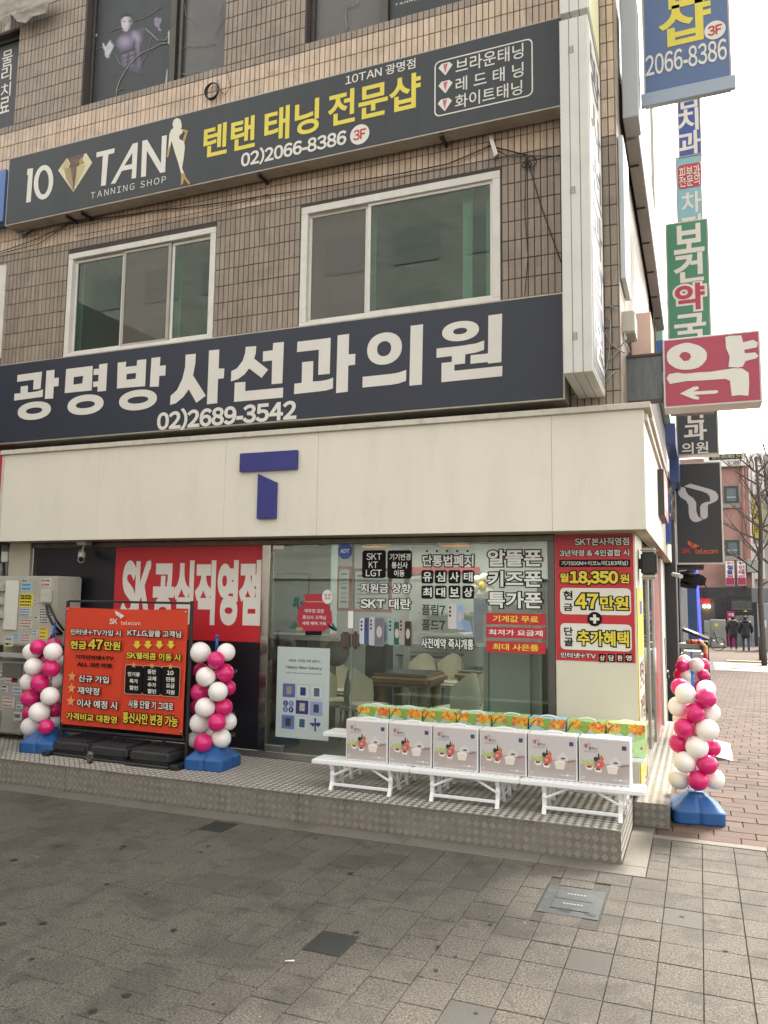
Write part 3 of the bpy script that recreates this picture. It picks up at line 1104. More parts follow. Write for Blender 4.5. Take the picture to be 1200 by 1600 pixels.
        facem = blur(inside(((478, 232), (510, 205), (590, 205), (615, 240), (610, 290), (580, 345), (548, 392), (508, 386), (484, 335), (474, 280))), 2)
        fv = .85 - .50 * np.clip((MX - 545) / 50, 0, 1) - .55 * gs(512, 268, 20, 8) - .45 * gs(588, 266, 20, 8) - .35 * gs(525, 362, 24, 6) - .25 * gs(548, 325, 18, 6) + .25 * gs(548, 300, 7, 26) - .25 * gs(512, 250, 24, 4, -8) - .3 * gs(588, 250, 22, 4, 8)
        hair = blur(inside(((468, 240), (478, 190), (530, 168), (600, 180), (632, 235), (615, 250), (595, 212), (540, 202), (500, 215), (480, 250))), 2)
        hnd = blur(inside(((240, 545), (256, 540), (270, 570), (284, 590), (300, 555), (338, 502), (350, 512), (340, 545), (372, 532), (360, 560), (388, 560), (370, 600), (345, 650), (325, 690), (322, 728), (290, 720), (268, 690), (270, 640), (250, 600))), 1)
        hv = .88 - .3 * gs(325, 590, 5, 40, 35) - .3 * gs(345, 600, 5, 36, 40) - .25 * gs(300, 600, 6, 40, 15) - .2 * gs(310, 700, 30, 20)
        hn2 = blur(inside(((915, 210), (930, 225), (978, 228), (975, 270), (950, 310), (955, 360), (975, 370), (970, 390), (940, 385), (930, 330), (900, 335), (888, 290), (892, 240))), 1)
        h2v = .55 - .3 * gs(930, 260, 6, 30, 20) - .25 * gs(950, 270, 6, 30, 20) - .2 * gs(910, 290, 6, 30)
        tot = np.clip(torso * np.clip(v_, .05, 1), 0, 1)
        cold = np.array(lin('2f3437')); skinc = np.array(lin('b3a6c6')); pale = np.array(lin('c9c2cf'))
        img = np.ones(MX.shape + (3,)) * np.array([.032, .036, .040])
        def over(mask, val, tone):
            global img
            img = img * (1 - mask[..., None]) + (tone * val[..., None]) * mask[..., None]
        over(torso, np.clip(v_, .06, 1), skinc); over(neck * 3, np.full(MX.shape, .16), skinc)
        over(facem, np.clip(fv, .08, 1), pale); over(hair, np.full(MX.shape, .02), pale)
        over(hnd, np.clip(hv, .1, 1), pale); over(hn2, np.clip(h2v, .1, 1), skinc)
        me = bpy.data.meshes.new('printed_figure')
        pts_ = [tuple(on_y(130 + float(x) / 8, float(y) / 8, WY + .1335) - bld.location) for y in gy for x in gx]
        me.from_pydata(pts_, [], [(j * GX + i, j * GX + i + 1, (j + 1) * GX + i + 1, (j + 1) * GX + i) for j in range(GY - 1) for i in range(GX - 1)])
        ca = me.color_attributes.new('print', 'FLOAT_COLOR', 'POINT')
        ca.data.foreach_set('color', np.concatenate([img.reshape(-1, 3), np.ones((GX * GY, 1))], 1).astype(np.float32).ravel())
        mp_ = bpy.data.materials.new('printed_figure')
        mp_.use_nodes = True
        at_ = mp_.node_tree.nodes.new('ShaderNodeVertexColor')
        at_.layer_name = 'print'
        pb_ = mp_.node_tree.nodes['Principled BSDF']
        pb_.inputs['Roughness'].default_value = .5
        mp_.node_tree.links.new(at_.outputs[0], pb_.inputs['Base Color'])
        me.materials.append(mp_)
        of = bpy.data.objects.new('printed_figure', me)
        COL.objects.link(of)
        of.parent = fr
    elif wi == 2:
        for ch, (xa, ya, xb, yb) in zip('물리치료', ((4, 81, 19, 101), (3, 106, 17, 124), (2, 132, 16, 149), (0, 154, 14, 174))):
            T(ch, (xa, ya), (xb, yb), WY + .133, M_wht, fr, .01)
    else:
        T('TANNING SHOP', (617, 6), (700, -14), WY + .133, M_pure, fr, 0.0, track=.15)

# -------- shop fascia
FY = 7.30
FXR = -0.42
body = MB()
seams = [-8.07, on_y(157, 700, FY).x, on_y(353, 700, FY).x, on_y(497, 700, FY).x, -1.245, FXR]
FZ0, FZ1 = 2.612, 3.70
for a, b in zip(seams[:-1], seams[1:]):
    part('fascia_panel', MB().bbox(a + .0012, b - .0012, FY, FY + .04, FZ0, FZ1, .002, 1), M_fascia, bld)
ysd = [FY + .042, 9.0, 10.7, 12.4, 14.2]
for a, b in zip(ysd[:-1], ysd[1:]):
    part('fascia_panel', MB().bbox(FXR - .04, FXR, a, b - .002, FZ0, FZ1, .002, 1), M_fascia, bld)
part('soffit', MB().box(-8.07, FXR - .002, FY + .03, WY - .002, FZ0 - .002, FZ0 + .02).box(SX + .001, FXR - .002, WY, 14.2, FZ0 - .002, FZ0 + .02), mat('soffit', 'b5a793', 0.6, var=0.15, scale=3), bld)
part('fascia_cap', MB().bbox(-8.11, FXR + .06, FY - .035, WY - .02, FZ1, FZ1 + .055, .004, 1), M_cap, bld)
part('side_fascia_cap', MB().bbox(FXR - .12, FXR + .06, WY - .015, 17.0, FZ1 - .03, FZ1 + .05, .004, 1).bbox(FXR - .02, FXR + .03, FY + .05, 17.0, FZ1 - .10, FZ1 - .035, .003, 1), M_cap, bld)
part('fascia_end', MB().bbox(-8.11, -8.075, FY + .0, WY, FZ0, FZ1, .003, 1), M_cap, bld)
# logo letter on the fascia
lg = thing('shop_logo', 'blue three-dimensional T shaped logo fixed to the cream shop fascia', 'sign', (-4.25, FY, 3.3))
tp = [(-4.60, FY - .045, 3.518), (-3.905, FY - .045, 3.518), (-3.905, FY - .045, 3.318), (-4.60, FY - .045, 3.318)]
part('crossbar', MB().prism(tp, (0, .045, 0)), M_bluel, lg)
tp = [(-4.368, FY - .045, 3.285), (-4.145, FY - .045, 3.185), (-4.145, FY - .045, 2.80), (-4.368, FY - .045, 2.80)]
part('stem', MB().prism(tp, (0, .045, 0)), M_bluel, lg)

# -------- front of the shop
steel = MB()
steel.bbox(-7.90, -1.29, WY - .03, WY + .06, 2.545, 2.60, .004, 1)
part('head_rail', steel, mat('dark_rail', (0.12, 0.105, 0.085), 0.4, 0.6, var=0.25, scale=12), bld)
part('post', MB().bbox(-8.22, -7.87, WY - .05, WY + .15, PZ - .24, FZ0, .004, 1), mat('post_cream', 'b5ad9d', .5, var=.06), bld)
part('post_edge', MB().bbox(-7.868, -7.83, WY - .03, WY + .03, PZ, 2.545, .003, 1), M_metal, bld)
M_blackp = mat('black_panel', (0.012, 0.012, 0.016), 0.28, var=0.3, scale=1)
part('black_panel', MB().box(-7.825, -4.50, WY, WY + .03, PZ + .075, 2.545), M_blackp, bld)
part('base_rail', MB().bbox(-7.83, -1.30, WY - .02, WY + .05, PZ + .001, PZ + .072, .004, 1), M_metal, bld)
part('steel_jamb', MB().bbox(-4.50, -4.40, WY - .03, WY + .08, PZ + .073, 2.545, .004, 1), mat('steel_mirror', (0.35, 0.33, 0.30), 0.12, 0.95, var=.1), bld)
G_shop = glass('shop_glass', (0.82, 0.87, 0.85), 1.5)
dr = part('glass_door', MB().box(-4.385, -3.42, WY + .005, WY + .017, PZ + .075, 2.54), G_shop, bld)
part('hinge', MB().bbox(-4.38, -4.25, WY - .01, WY + .03, 2.49, 2.54, .003, 1), M_metal, dr)
part('hinge', MB().bbox(-4.40, -4.20, WY - .02, WY + .04, PZ + .075, PZ + .14, .003, 1), M_metal, dr)
c0 = on_y(548, 1001, WY)
part('door_lock', MB().bbox(c0.x - .11, c0.x - .01, WY - .035, WY + .04, c0.z - .09, c0.z + .09, .02, 3).bbox(c0.x + .01, c0.x + .10, WY - .03, WY + .04, c0.z - .09, c0.z + .10, .03, 3), mat('lock_bronze', (0.10, 0.08, 0.07), 0.3, 0.5), dr)
part('door_label', MB().box(c0.x - .035, c0.x + .025, WY - .001, WY + .001, c0.z + .13, c0.z + .31), M_pure, dr)
part('shop_window', MB().box(-3.40, -1.36, WY + .005, WY + .017, PZ + .075, 2.54), G_shop, bld)
part('window_jamb', MB().bbox(-1.352, -1.29, WY - .01, WY + .05, PZ + .073, 2.545, .003, 1), mat('jamb_dark', (0.10, 0.09, 0.08), 0.35, 0.4), bld)
part('door_edge_seal', MB().box(-3.416, -3.404, WY + .003, WY + .02, PZ + .075, 2.54), mat('seal', (0.2, 0.22, 0.21), .4), bld)
part('corner_pillar', MB().bbox(-1.285, SX, WY, 8.55, PZ + .001, 2.612, .006, 2), M_wall, bld)
part('pillar_plinth', MB().bbox(-1.27, SX + .006, WY - .012, WY - .001, PZ + .001, PZ + .10, .003, 1), mat('plinth', 'c4bfb3', .6, var=.1), bld)
# street side: door, steel, red panel, white post, black portal
sp = MB().box(SX - .03, SX - .015, 8.56, 9.55, SZ + .05, 2.6)
part('side_window', sp, G_shop, bld)
part('side_door', MB().box(SX - .03, SX - .015, 9.72, 10.7, SZ + .05, 2.6), G_shop, bld)
part('side_door_post', MB().bbox(SX - .06, SX, 9.55, 9.71, SZ, 2.6, .004, 1).bbox(SX - .06, SX, 8.551, 8.60, SZ, 2.6, .004, 1).bbox(SX - .06, SX, 10.7, 10.82, SZ, 2.6, .004, 1), M_metal, bld)
part('side_sill', MB().bbox(SX - .05, SX + .01, 8.6, 9.54, SZ, SZ + .12, .004, 1), M_metal, bld)
part('door_pull', MB().tube([(SX + .03, 10.0, 1.1), (SX + .03, 10.0, 1.42)], .018, 10), M_pure, bld)
part('red_side_panel', MB().box(SX - .03, SX - .005, 10.85, 12.2, SZ, 2.6), mat('side_red', '9c3a3a', .4, var=.2, scale=1.5), bld)
part('white_side_post', MB().bbox(SX - .05, SX + .03, 12.25, 12.95, SZ + .0, 2.6, .004, 1), M_wall, bld)
part('grey_side_wall', MB().box(SX - .05, SX + .005, 12.96, 14.2, 0, 2.6), mat('side_grey', (0.33, 0.32, 0.31), .6, var=.15), bld)
hb = on_x(1041, 1022, SX + .05)
ring = MB()
for k in range(3):
    ring.tube([(SX + .055 + .01 * k, hb.y + .11 * math.cos(a), hb.z - .3 + (.055) * math.sin(a)) for a in [2 * math.pi * i / 14 for i in range(15)]], .008, 6)
ring.tube([(SX + .04, hb.y + .0, hb.z - .25), (SX + .04, hb.y - .12, hb.z + .0), (SX + .04, hb.y - .2, hb.z + .25)], .006, 6)
solo('cable_coil', ring, M_dark, 'small coil of black cable hanging on the white post beside the side door', 'cable')

# -------- shop room behind the glass
M_iw = mat('interior_wall', (0.42, 0.45, 0.44), 0.7, var=.04)
room = MB()
RX0, RX1, RY1, RZ0, RZ1 = -6.2, -0.7, 13.2, 0.27, 2.95
room.quad((RX0, 7.69, RZ0), (RX1, 7.69, RZ0), (RX1, RY1, RZ0), (RX0, RY1, RZ0))
struct('floor', room, mat('interior_floor', (0.28, 0.28, 0.27), 0.25, var=.06))
rw = MB()
rw.quad((RX0, RY1, RZ0), (RX1, RY1, RZ0), (RX1, RY1, RZ1), (RX0, RY1, RZ1))
rw.quad((RX0, 7.69, RZ0), (RX0, RY1, RZ0), (RX0, RY1, RZ1), (RX0, 7.69, RZ1))
rw.quad((RX1, 10.9, RZ0), (RX1, RY1, RZ0), (RX1, RY1, RZ1), (RX1, 10.9, RZ1))
struct('wall', rw, M_iw)
struct('ceiling', MB().quad((RX0, 7.69, RZ1), (RX1, 7.69, RZ1), (RX1, RY1, RZ1), (RX0, RY1, RZ1)), mat('interior_ceiling', (0.5, 0.5, 0.47), 0.8))

# -------- things in the shop
M_wood = mat('table_wood', (0.24, 0.16, 0.10), 0.5, var=.15, scale=6)
M_chair = mat('chair_cream', (0.66, 0.62, 0.52), 0.6, var=.05)
M_grn = mat('counter_grey_green', (0.35, 0.40, 0.38), 0.6)
def table(x0, x1, y0, y1, ztop, label):
    t = thing('consultation_table', label, 'table', ((x0 + x1) / 2, (y0 + y1) / 2, RZ0), 'tables inside the phone shop')
    part('table_top', MB().bbox(x0, x1, y0, y1, ztop - .16, ztop - .008, .05, 3), M_wood, t)
    part('glass_inlay', MB().bbox(x0 + .07, x1 - .07, y0 + .07, y1 - .07, ztop - .02, ztop, .004, 1), mat('dark_inlay', (0.03, 0.035, 0.04), 0.15), t)
    for x in (x0 + .14, x1 - .14):
        for y in (y0 + .13, y1 - .13):
            part('leg', MB().tube([(x, y, RZ0), (x, y, ztop - .15)], [.045, .065], 14), M_wood, t)
a = on_y(576, 1056, 9.3); b = on_y(665, 1056, 9.3)
zt = 1.03
table(a.x, b.x + .05, 9.3, 10.1, zt, 'nearer wooden consultation table with dark inlay seen through the shop window')
table(b.x + .1, b.x + 1.1, 10.15, 10.95, zt, 'farther wooden consultation table with dark inlay behind the first one')
def chair(x, y, rz, label):
    t = thing('shell_chair', label, 'chair', (x, y, RZ0), 'cream shell chairs inside the phone shop', rz)
    mb = MB()
    mb.bbox(-.24, .24, -.23, .24, .38, .46, .035, 3)
    part('seat', mb, M_chair, t, local=True)
    bk = MB()
    n = 12
    pr = []
    for j, (z, rr) in enumerate(((.42, .24), (.55, .26), (.72, .25), (.86, .22))):
        for k in range(n + 1):
            an = R(15 + 150 * k / n)
            hz = z + (0.0 if j < 2 else -.16 * abs(math.cos(an)) ** 2)
            pr.append((rr * math.cos(an) * 1.02, rr * math.sin(an), hz))
    fs = [(j * (n + 1) + k, j * (n + 1) + k + 1, (j + 1) * (n + 1) + k + 1, (j + 1) * (n + 1) + k) for j in range(3) for k in range(n)]
    q = [(p[0] * .9, p[1] * .9, p[2]) for p in pr]
    bk.add(pr, fs, True).add(q, [f[::-1] for f in fs], True)
    part('backrest', bk, M_chair, t, local=True)
    for sx in (-1, 1):
        for sy in (-1, 1):
            part('leg', MB().tube([(sx * .15, sy * .15, .39), (sx * .22, sy * .21, 0)], [.018, .011], 8), mat('chair_leg_wood', (0.30, 0.18, 0.09), .5), t, local=True)
def px_at(px, Y):
    return on_y(px, 1000, Y).x
chair(px_at(528, 8.95), 8.95, R(100), 'cream shell chair nearest the glass door, turned to the table')
chair(px_at(572, 8.75), 8.75, R(75), 'cream shell chair in front of the near table, left of the gift boxes')
chair(px_at(540, 9.9), 9.9, R(80), 'cream shell chair behind the one by the door')
chair(px_at(716, 9.0), 9.0, R(250), 'cream shell chair at the right end of the near table')
chair(px_at(742, 9.6), 9.6, R(255), 'cream shell chair beside the tall pale display unit')
chair(px_at(660, 11.4), 11.4, R(10), 'cream shell chair behind the tables, below the model phone stickers')
chair(px_at(700, 11.6), 11.6, R(-10), 'cream shell chair at the back counter')
# pale display unit near the glass
u0, u1 = on_y(752, 1000, 8.3), on_y(841, 1000, 8.3)
du = thing('display_unit', 'tall pale rounded display unit standing just behind the shop window next to the pillar', 'display unit', ((u0.x + u1.x) / 2, 8.6, RZ0))
part('body', MB().bbox(u0.x, u1.x, 8.3, 8.9, RZ0, on_y(752, 943, 8.3).z, .09, 4), mat('pale_unit', (0.55, 0.56, 0.50), .45), du)
part('groove', MB().box(on_y(764, 1000, 8.3).x - .004, on_y(764, 1000, 8.3).x + .004, 8.297, 8.30, RZ0, 1.5), M_dark, du)
q0, q1 = on_y(842, 1000, 8.6), on_y(862, 1000, 8.6)
solo('dark_cabinet', MB().bbox(q0.x, q1.x - .03, 8.5, 9.0, RZ0, 2.2, .01, 1), mat('dark_cab', (0.05, 0.045, 0.04), .5), 'tall narrow dark cabinet between the pale display unit and the window jamb', 'cabinet')
# left partition
p0, p1 = on_y(432, 900, 9.2), on_y(517, 900, 9.2)
part_ = thing('partition', 'pale blue grey partition with a thin black frame line behind the glass door', 'partition', ((p0.x + p1.x) / 2, 9.3, RZ0))
part('panel', MB().box(RX0 + .05, p1.x, 9.2, 9.4, on_y(500, 990, 9.2).z, 2.93), mat('partition_blue', (0.50, 0.60, 0.62), .6), part_)
lx = on_y(484, 900, 9.2)
part('frame_line', MB().box(p0.x, lx.x, 9.192, 9.199, on_y(484, 898, 9.2).z, on_y(484, 897, 9.2).z + .01).box(lx.x - .015, lx.x, 9.192, 9.199, on_y(484, 990, 9.2).z, on_y(484, 898, 9.2).z), M_dark, part_)
cb = thing('reception_counter', 'brown reception counter below the pale partition behind the glass door', 'counter', (p0.x, 9.5, RZ0))
part('body', MB().box(RX0 + .1, on_y(500, 1000, 9.2).x, 9.2, 9.7, RZ0, on_y(500, 994, 9.2).z), mat('counter_brown', (0.16, 0.12, 0.09), .5), cb)
part('recess', MB().box(on_y(447, 1000, 9.2).x, on_y(480, 1000, 9.2).x, 9.19, 9.199, on_y(447, 1018, 9.2).z, on_y(447, 1000, 9.2).z), M_dark, cb)
# wall posters with red frames
for (xa, ya, xb, yb, lab) in ((526, 885, 549, 955, 'narrow red framed price notice on the back wall of the shop beside the partition'), (551, 888, 611, 957, 'wide red framed notice board on the back wall of the shop')):
    A, B = on_y(xa, ya, 11.8), on_y(xb, yb, 11.8)
    th_ = thing('framed_notice', lab, 'poster', ((A.x + B.x) / 2, 11.8, B.z))
    part('frame', MB().box(A.x, B.x, 11.8, 11.83, B.z, A.z), mat('frame_red', (0.30, 0.05, 0.05), .5), th_)
    part('sheet', MB().box(A.x + .05, B.x - .05, 11.793, 11.799, B.z + .05, A.z - .05), mat('sheet_pale', (0.55, 0.60, 0.60), .6), th_)
    ln = MB()
    for k in range(7):
        zz_ = A.z - .14 - k * (A.z - B.z - .2) / 7
        ln.box(A.x + .09, B.x - .09, 11.790, 11.792, zz_, zz_ + (.03 if k % 3 == 0 else .012))
    part('printed_lines', ln, mat('line_blue', (0.12, 0.16, 0.3), .6), th_)
struct('inner_wall', MB().box(p1.x + .02, on_y(640, 900, 11.85).x, 11.86, 11.9, RZ0, RZ1 - .01), M_iw)
# back counter, dispenser, shelves
bc = thing('back_counter', 'grey green counter at the back of the shop under the wall shelves', 'counter', (-3, 12.5, RZ0))
A, B = on_y(622, 1036, 12.2), on_y(705, 1036, 12.2)
part('body', MB().box(A.x, B.x, 12.2, 12.8, RZ0, 1.02), M_grn, bc)
part('top', MB().bbox(A.x - .03, B.x + .03, 12.17, 12.83, 1.02, 1.06, .008, 1), mat('counter_top', (0.08, 0.08, 0.08), .3), bc)
wdp = thing('water_dispenser', 'dark water dispenser with blue bottles against the back wall of the shop', 'water dispenser', (px_at(592, 11.5), 11.5, RZ0))
xc = px_at(592, 11.5)
part('cabinet', MB().bbox(xc - .17, xc + .17, 11.35, 11.7, RZ0, 1.25, .02, 2), mat('disp_dark', (0.05, 0.05, 0.055), .35), wdp)
part('bottle', MB().lathe([(0.0, 1.60), (.11, 1.59), (.13, 1.54), (.13, 1.34), (.10, 1.28), (.05, 1.25)], xc, 11.52, 20), mat('bottle_blue', (0.05, 0.12, 0.3), .15), wdp)
for sh, (xa, ya, xb, yb, lab) in enumerate(((655, 955, 735, 962, 'long grey wall shelf at the back of the shop'), (655, 988, 740, 995, 'lower grey wall shelf at the back of the shop'))):
    A, B = on_y(xa, ya, 12.9), on_y(xb, yb, 12.9)
    solo('wall_shelf', MB().box(A.x, B.x, 12.85, 13.19, B.z, A.z), M_grn, lab, 'shelf', 'shelves at the back of the shop')
A, B = on_y(740, 935, 12.6), on_y(762, 1005, 12.6)
solo('blue_display_panel', MB().box(A.x, B.x, 12.6, 12.65, B.z, A.z), mat('panel_blue', (0.05, 0.08, 0.2), .4), 'upright blue display panel at the back of the shop', 'panel')
A, B = on_y(700, 886, 13.1), on_y(748, 896, 13.1)
solo('red_strip_sign', MB().box(A.x - .8, B.x, 13.14, 13.18, B.z, A.z), M_red, 'long red strip sign high on the back wall of the shop', 'sign')
fl = thing('daisy_balloon', 'white daisy shaped balloon with a yellow centre hanging at the back of the shop', 'balloon', on_y(754, 916, 12.4))
c = on_y(754, 916, 12.4)
for k in range(6):
    an = k * math.pi / 3 + .3
    part('petal', MB().ball((c.x + .13 * math.cos(an), 12.4, c.z + .13 * math.sin(an)), .085, .05, .085, 12, 8), M_balw, fl)
part('centre', MB().ball((c.x, 12.36, c.z), .06, .06, .08, 12, 8), M_yel, fl)
# round stool seat seen at the counter
c = on_y(527, 1020, 8.4)
solo('round_sign_board', MB().lathe([(0, 0), (.15, 0), (.16, .02), (0, .025)], 0, 0, 24), mat('pinkish_disc', (0.30, 0.25, 0.24), .6), 'round pinkish board on the counter behind the glass door', 'board')
o = bpy.data.objects['round_sign_board']; o.location = c; o.rotation_euler = (R(80), 0, 0)
# lit ceiling lamps
M_lamp = mat('lamp_white', (1.0, 0.93, 0.80), .5, emit=4.0)
M_warm = mat('lamp_warm', (1.0, 0.62, 0.16), .5, emit=1.6)
for i, (x, y) in enumerate(((-5.0, 9.9), (-3.4, 9.9), (-1.8, 9.9), (-5.0, 12.3), (-3.4, 12.3), (-1.8, 12.3))):
    t = thing('ceiling_lamp', 'square lit ceiling lamp in the shop, ' + ('front' if i < 3 else 'back') + ' row, ' + ('left', 'middle', 'right')[i % 3] + ' one', 'lamp', (x, y, RZ1), 'lit lamps in the shop ceiling')
    part('housing', MB().box(x - .34, x + .34, y - .34, y + .34, RZ1 - .04, RZ1 - .001), M_pure, t)
    part('diffuser', MB().box(x - .30, x + .30, y - .30, y + .30, RZ1 - .046, RZ1 - .041), M_lamp, t)
for (pxa, pxb) in ((566, 608), (688, 735)):
    A, B = on_y(pxa, 845, 9.0), on_y(pxb, 838, 9.0)
    t = thing('pendant_lamp', 'shallow golden pendant lamp just under the shop ceiling' + (', nearer the glass door' if pxa < 600 else ', nearer the pillar'), 'lamp', ((A.x + B.x) / 2, 9.0, 2.7), 'golden pendant lamps in the shop')
    cx = (A.x + B.x) / 2
    part('shade', MB().lathe([(.03, 2.86), (.18, 2.8), (.20, 2.62), (.17, 2.60)], cx, 9.0, 24), mat('brass', (0.55, 0.36, 0.10), .3, .8), t)
    part('glow', MB().lathe([(0, 2.63), (.17, 2.63)], cx, 9.0, 24), M_warm, t)
    part('cord', MB().tube([(cx, 9.0, 2.86), (cx, 9.0, RZ1)], .008, 6), M_dark, t)

# ================================================================== signs on the front
def signbox(name, label, x0, x1, z0, z1, y0, y1, mface, cat='sign', edge=.018, medge=None):
    t = thing(name, label, cat, ((x0 + x1) / 2, y0, z0))
    part('box', MB().bbox(x0, x1, y0 + .004, y1, z0, z1, .004, 1), medge or M_edge, t)
    part('face', MB().box(x0 + edge, x1 - edge, y0, y0 + .0035, z0 + edge, z1 - edge), mface, t)
    return t
# hospital sign
HS = 7.34
a = on_y(883, 624, HS)
b = on_y(877, 456, HS)
hs_ = signbox('clinic_sign', 'long navy sign with eight big white letters and phone number above the cream fascia', -9.6, a.x, a.z, b.z, HS, 7.62, M_navy)
hs_x1 = a.x
Lp = []
def hp(pts, s, ox, oy):
    return [on_y(ox + p[0] / s, oy + p[1] / s, HS - .004) for p in pts]
glyphs = []
Z4 = (3, 0, 400)
def G4(*polys):
    for q in polys: glyphs.append((hp(q, *Z4), []))
def ring4(c, ro, ri, s=3, ox=0, oy=400, c2=None):
    C = on_y(ox + c[0] / s, oy + c[1] / s, HS - .004)
    C2 = on_y(ox + (c2 or c)[0] / s, oy + (c2 or c)[1] / s, HS - .004)
    k = (on_y(ox + (c[0] + 10) / s, oy + c[1] / s, HS).x - C.x) / 10
    kz = (C.z - on_y(ox + c[0] / s, oy + (c[1] + 10) / s, HS).z) / 10
    yy = HS - .004
    def se(cx, cz, rx, rz, n=48, e=2.15):
        out = []
        for i in range(n):
            t = 2 * math.pi * i / n
            co, si = math.cos(t), math.sin(t)
            out.append((cx + rx * math.copysign(abs(co) ** (2 / e), co), yy, cz + rz * math.copysign(abs(si) ** (2 / e), si)))
        return out
    glyphs.append((se(C.x, C.z, ro[0] * k, ro[1] * kz), [se(C2.x, C2.z, ri[0] * k, ri[1] * kz)]))
G4([(82, 558), (197, 542), (190, 622), (155, 627), (158, 580), (80, 590)],
   [(97, 612), (131, 607), (130, 640), (172, 635), (202, 625), (200, 660), (66, 678), (68, 646), (96, 643)],
   [(218, 538), (256, 533), (254, 572), (276, 570), (274, 610), (252, 612), (249, 668), (210, 670)])
ring4((160, 725), (88, 44), (43, 15))
glyphs.append((hp([(310, 530), (435, 515), (430, 630), (303, 643)], *Z4), [hp([(346, 568), (390, 562), (386, 597), (344, 603)], *Z4)]))
G4([(465, 508), (504, 503), (497, 632), (457, 636), (458, 612), (436, 614), (437, 590), (460, 587), (462, 556), (438, 558), (440, 530), (464, 528)])
ring4((400, 697), (95, 49), (50, 17))
glyphs.append((hp([(552, 500), (592, 495), (589, 520), (641, 514), (643, 488), (686, 484), (680, 610), (548, 621)], *Z4), [hp([(594, 553), (638, 548), (636, 575), (592, 580)], *Z4)]))
G4([(710, 478), (752, 473), (749, 515), (777, 512), (775, 560), (747, 562), (744, 612), (702, 613)])
ring4((646, 675), (99, 50), (54, 17))
G4([(870, 463), (918, 458), (916, 500), (905, 560), (965, 655), (920, 688), (885, 625), (860, 660), (825, 690), (797, 698), (800, 655), (830, 628), (855, 575), (868, 520)],
   [(980, 443), (1028, 438), (1025, 528), (1052, 527), (1049, 573), (1022, 576), (1018, 690), (970, 695)])
Z5b = (5, 350, 500)
def G5(*polys):
    for q in polys: glyphs.append((hp(q, *Z5b), []))
G5([(170, 210), (252, 204), (248, 260), (236, 302), (345, 388), (294, 452), (196, 378), (160, 425), (110, 462), (54, 480), (57, 400), (100, 378), (145, 320), (165, 260)],
   [(384, 180), (468, 171), (456, 494), (372, 502), (376, 316), (303, 324), (305, 246), (381, 236)],
   [(84, 490), (167, 483), (166, 555), (462, 528), (460, 606), (78, 640)],
   [(574, 170), (834, 139), (826, 420), (736, 429), (741, 232), (570, 251)],
   [(610, 330), (698, 321), (694, 481), (760, 476), (810, 466), (853, 450), (851, 534), (800, 550), (740, 558), (547, 579), (550, 498), (607, 490)],
   [(888, 120), (978, 108), (974, 269), (1027, 264), (1024, 350), (971, 356), (967, 560), (875, 571)])
Z6b = (4.8, 550, 470)
def G6(*polys):
    for q in polys: glyphs.append((hp(q, *Z6b), []))
ring4((243, 358), (146, 133), (59, 62), 4.8, 550, 470, (241, 359))
G6([(80, 570), (200, 558), (300, 547), (350, 538), (407, 518), (405, 600), (350, 620), (290, 630), (78, 651)],
   [(440, 188), (533, 176), (524, 628), (430, 637)],
   [(635, 358), (800, 340), (930, 320), (992, 297), (990, 368), (930, 388), (850, 402), (847, 470), (768, 480), (768, 525), (1128, 488), (1126, 565), (670, 611), (672, 466), (748, 458), (750, 414), (634, 428)],
   [(1023, 110), (1126, 96), (1120, 460), (1018, 471), (1019, 459), (888, 473), (890, 408), (1020, 395)])
ring4((813, 227), (151, 83), (57, 26), 4.8, 550, 470, (811, 227))
for gi, (pl, ho) in enumerate(glyphs):
    m_ = MB(); m_.poly(pl, ho)
    part('letter_stroke', m_, M_wht, hs_)
T('02)2689-3542', (246, 645), (463, 655), HS - .003, M_wht, hs_, 0.05)
for x in (-7.95, -5.9, -3.4):
    part('sign_joint', MB().box(x, x + .004, HS - .0008, HS, a.z + .03, b.z - .03), mat('joint_navy', (0.03, 0.032, 0.045), .5), hs_)
# wall gap clutter under the clinic sign
solo('cable_tray', MB().bbox(-8.3, -1.2, 7.42, 7.60, FZ1 + .02, FZ1 + .07, .005, 1), mat('tray_dark', (0.05, 0.045, 0.04), .8), 'dark cable tray lying on the fascia below the clinic sign', 'cable tray')

# tanning shop sign
TS = 7.40
a = on_y(7, 352, TS); b = on_y(877, 168, TS); c = on_y(877, 23, TS); d_ = on_y(15, 248, TS)
tsn = signbox('tanning_sign', 'long black sign with gold diamond, white woman silhouette and yellow Korean lettering', a.x, -1.03, (a.z + b.z) / 2, (c.z + d_.z) / 2, TS, 7.60, M_black)
TY = TS - .003
def Q(pts, m, dz=0.0, s=4, ox=0, oy=180, par=tsn, name='artwork', Y=None, holes=()):
    Y = (Y or TY) - dz
    return part(name, MB().poly([on_y(ox + p[0] / s, oy + p[1] / s, Y) for p in pts], [[on_y(ox + p[0] / s, oy + p[1] / s, Y) for p in h] for h in holes]), m, par)
Q(((172, 336), (207, 331), (192, 542), (163, 547), (176, 372), (168, 374)), M_wht, name='letter_stroke')
def el(cx, cy, rx, ry, tilt=0, n=36):
    return [(cx + rx * math.cos(t) , cy + ry * math.sin(t) + tilt * rx * math.cos(t)) for t in [2 * math.pi * i / n for i in range(n)]]
Q(el(272, 419, 61, 107, -.22), M_wht, holes=[el(272, 419, 33, 76, -.22)], name='letter_stroke')
Q(((604, 233), (717, 206), (714, 236), (678, 246), (661, 438), (631, 443), (643, 254), (602, 264)), M_wht, name='letter_stroke')
Q(((830, 178), (862, 170), (850, 393), (822, 397), (826, 335), (762, 348), (722, 425), (692, 431)), M_wht, holes=[((828, 235), (825, 305), (777, 315))], name='letter_stroke')
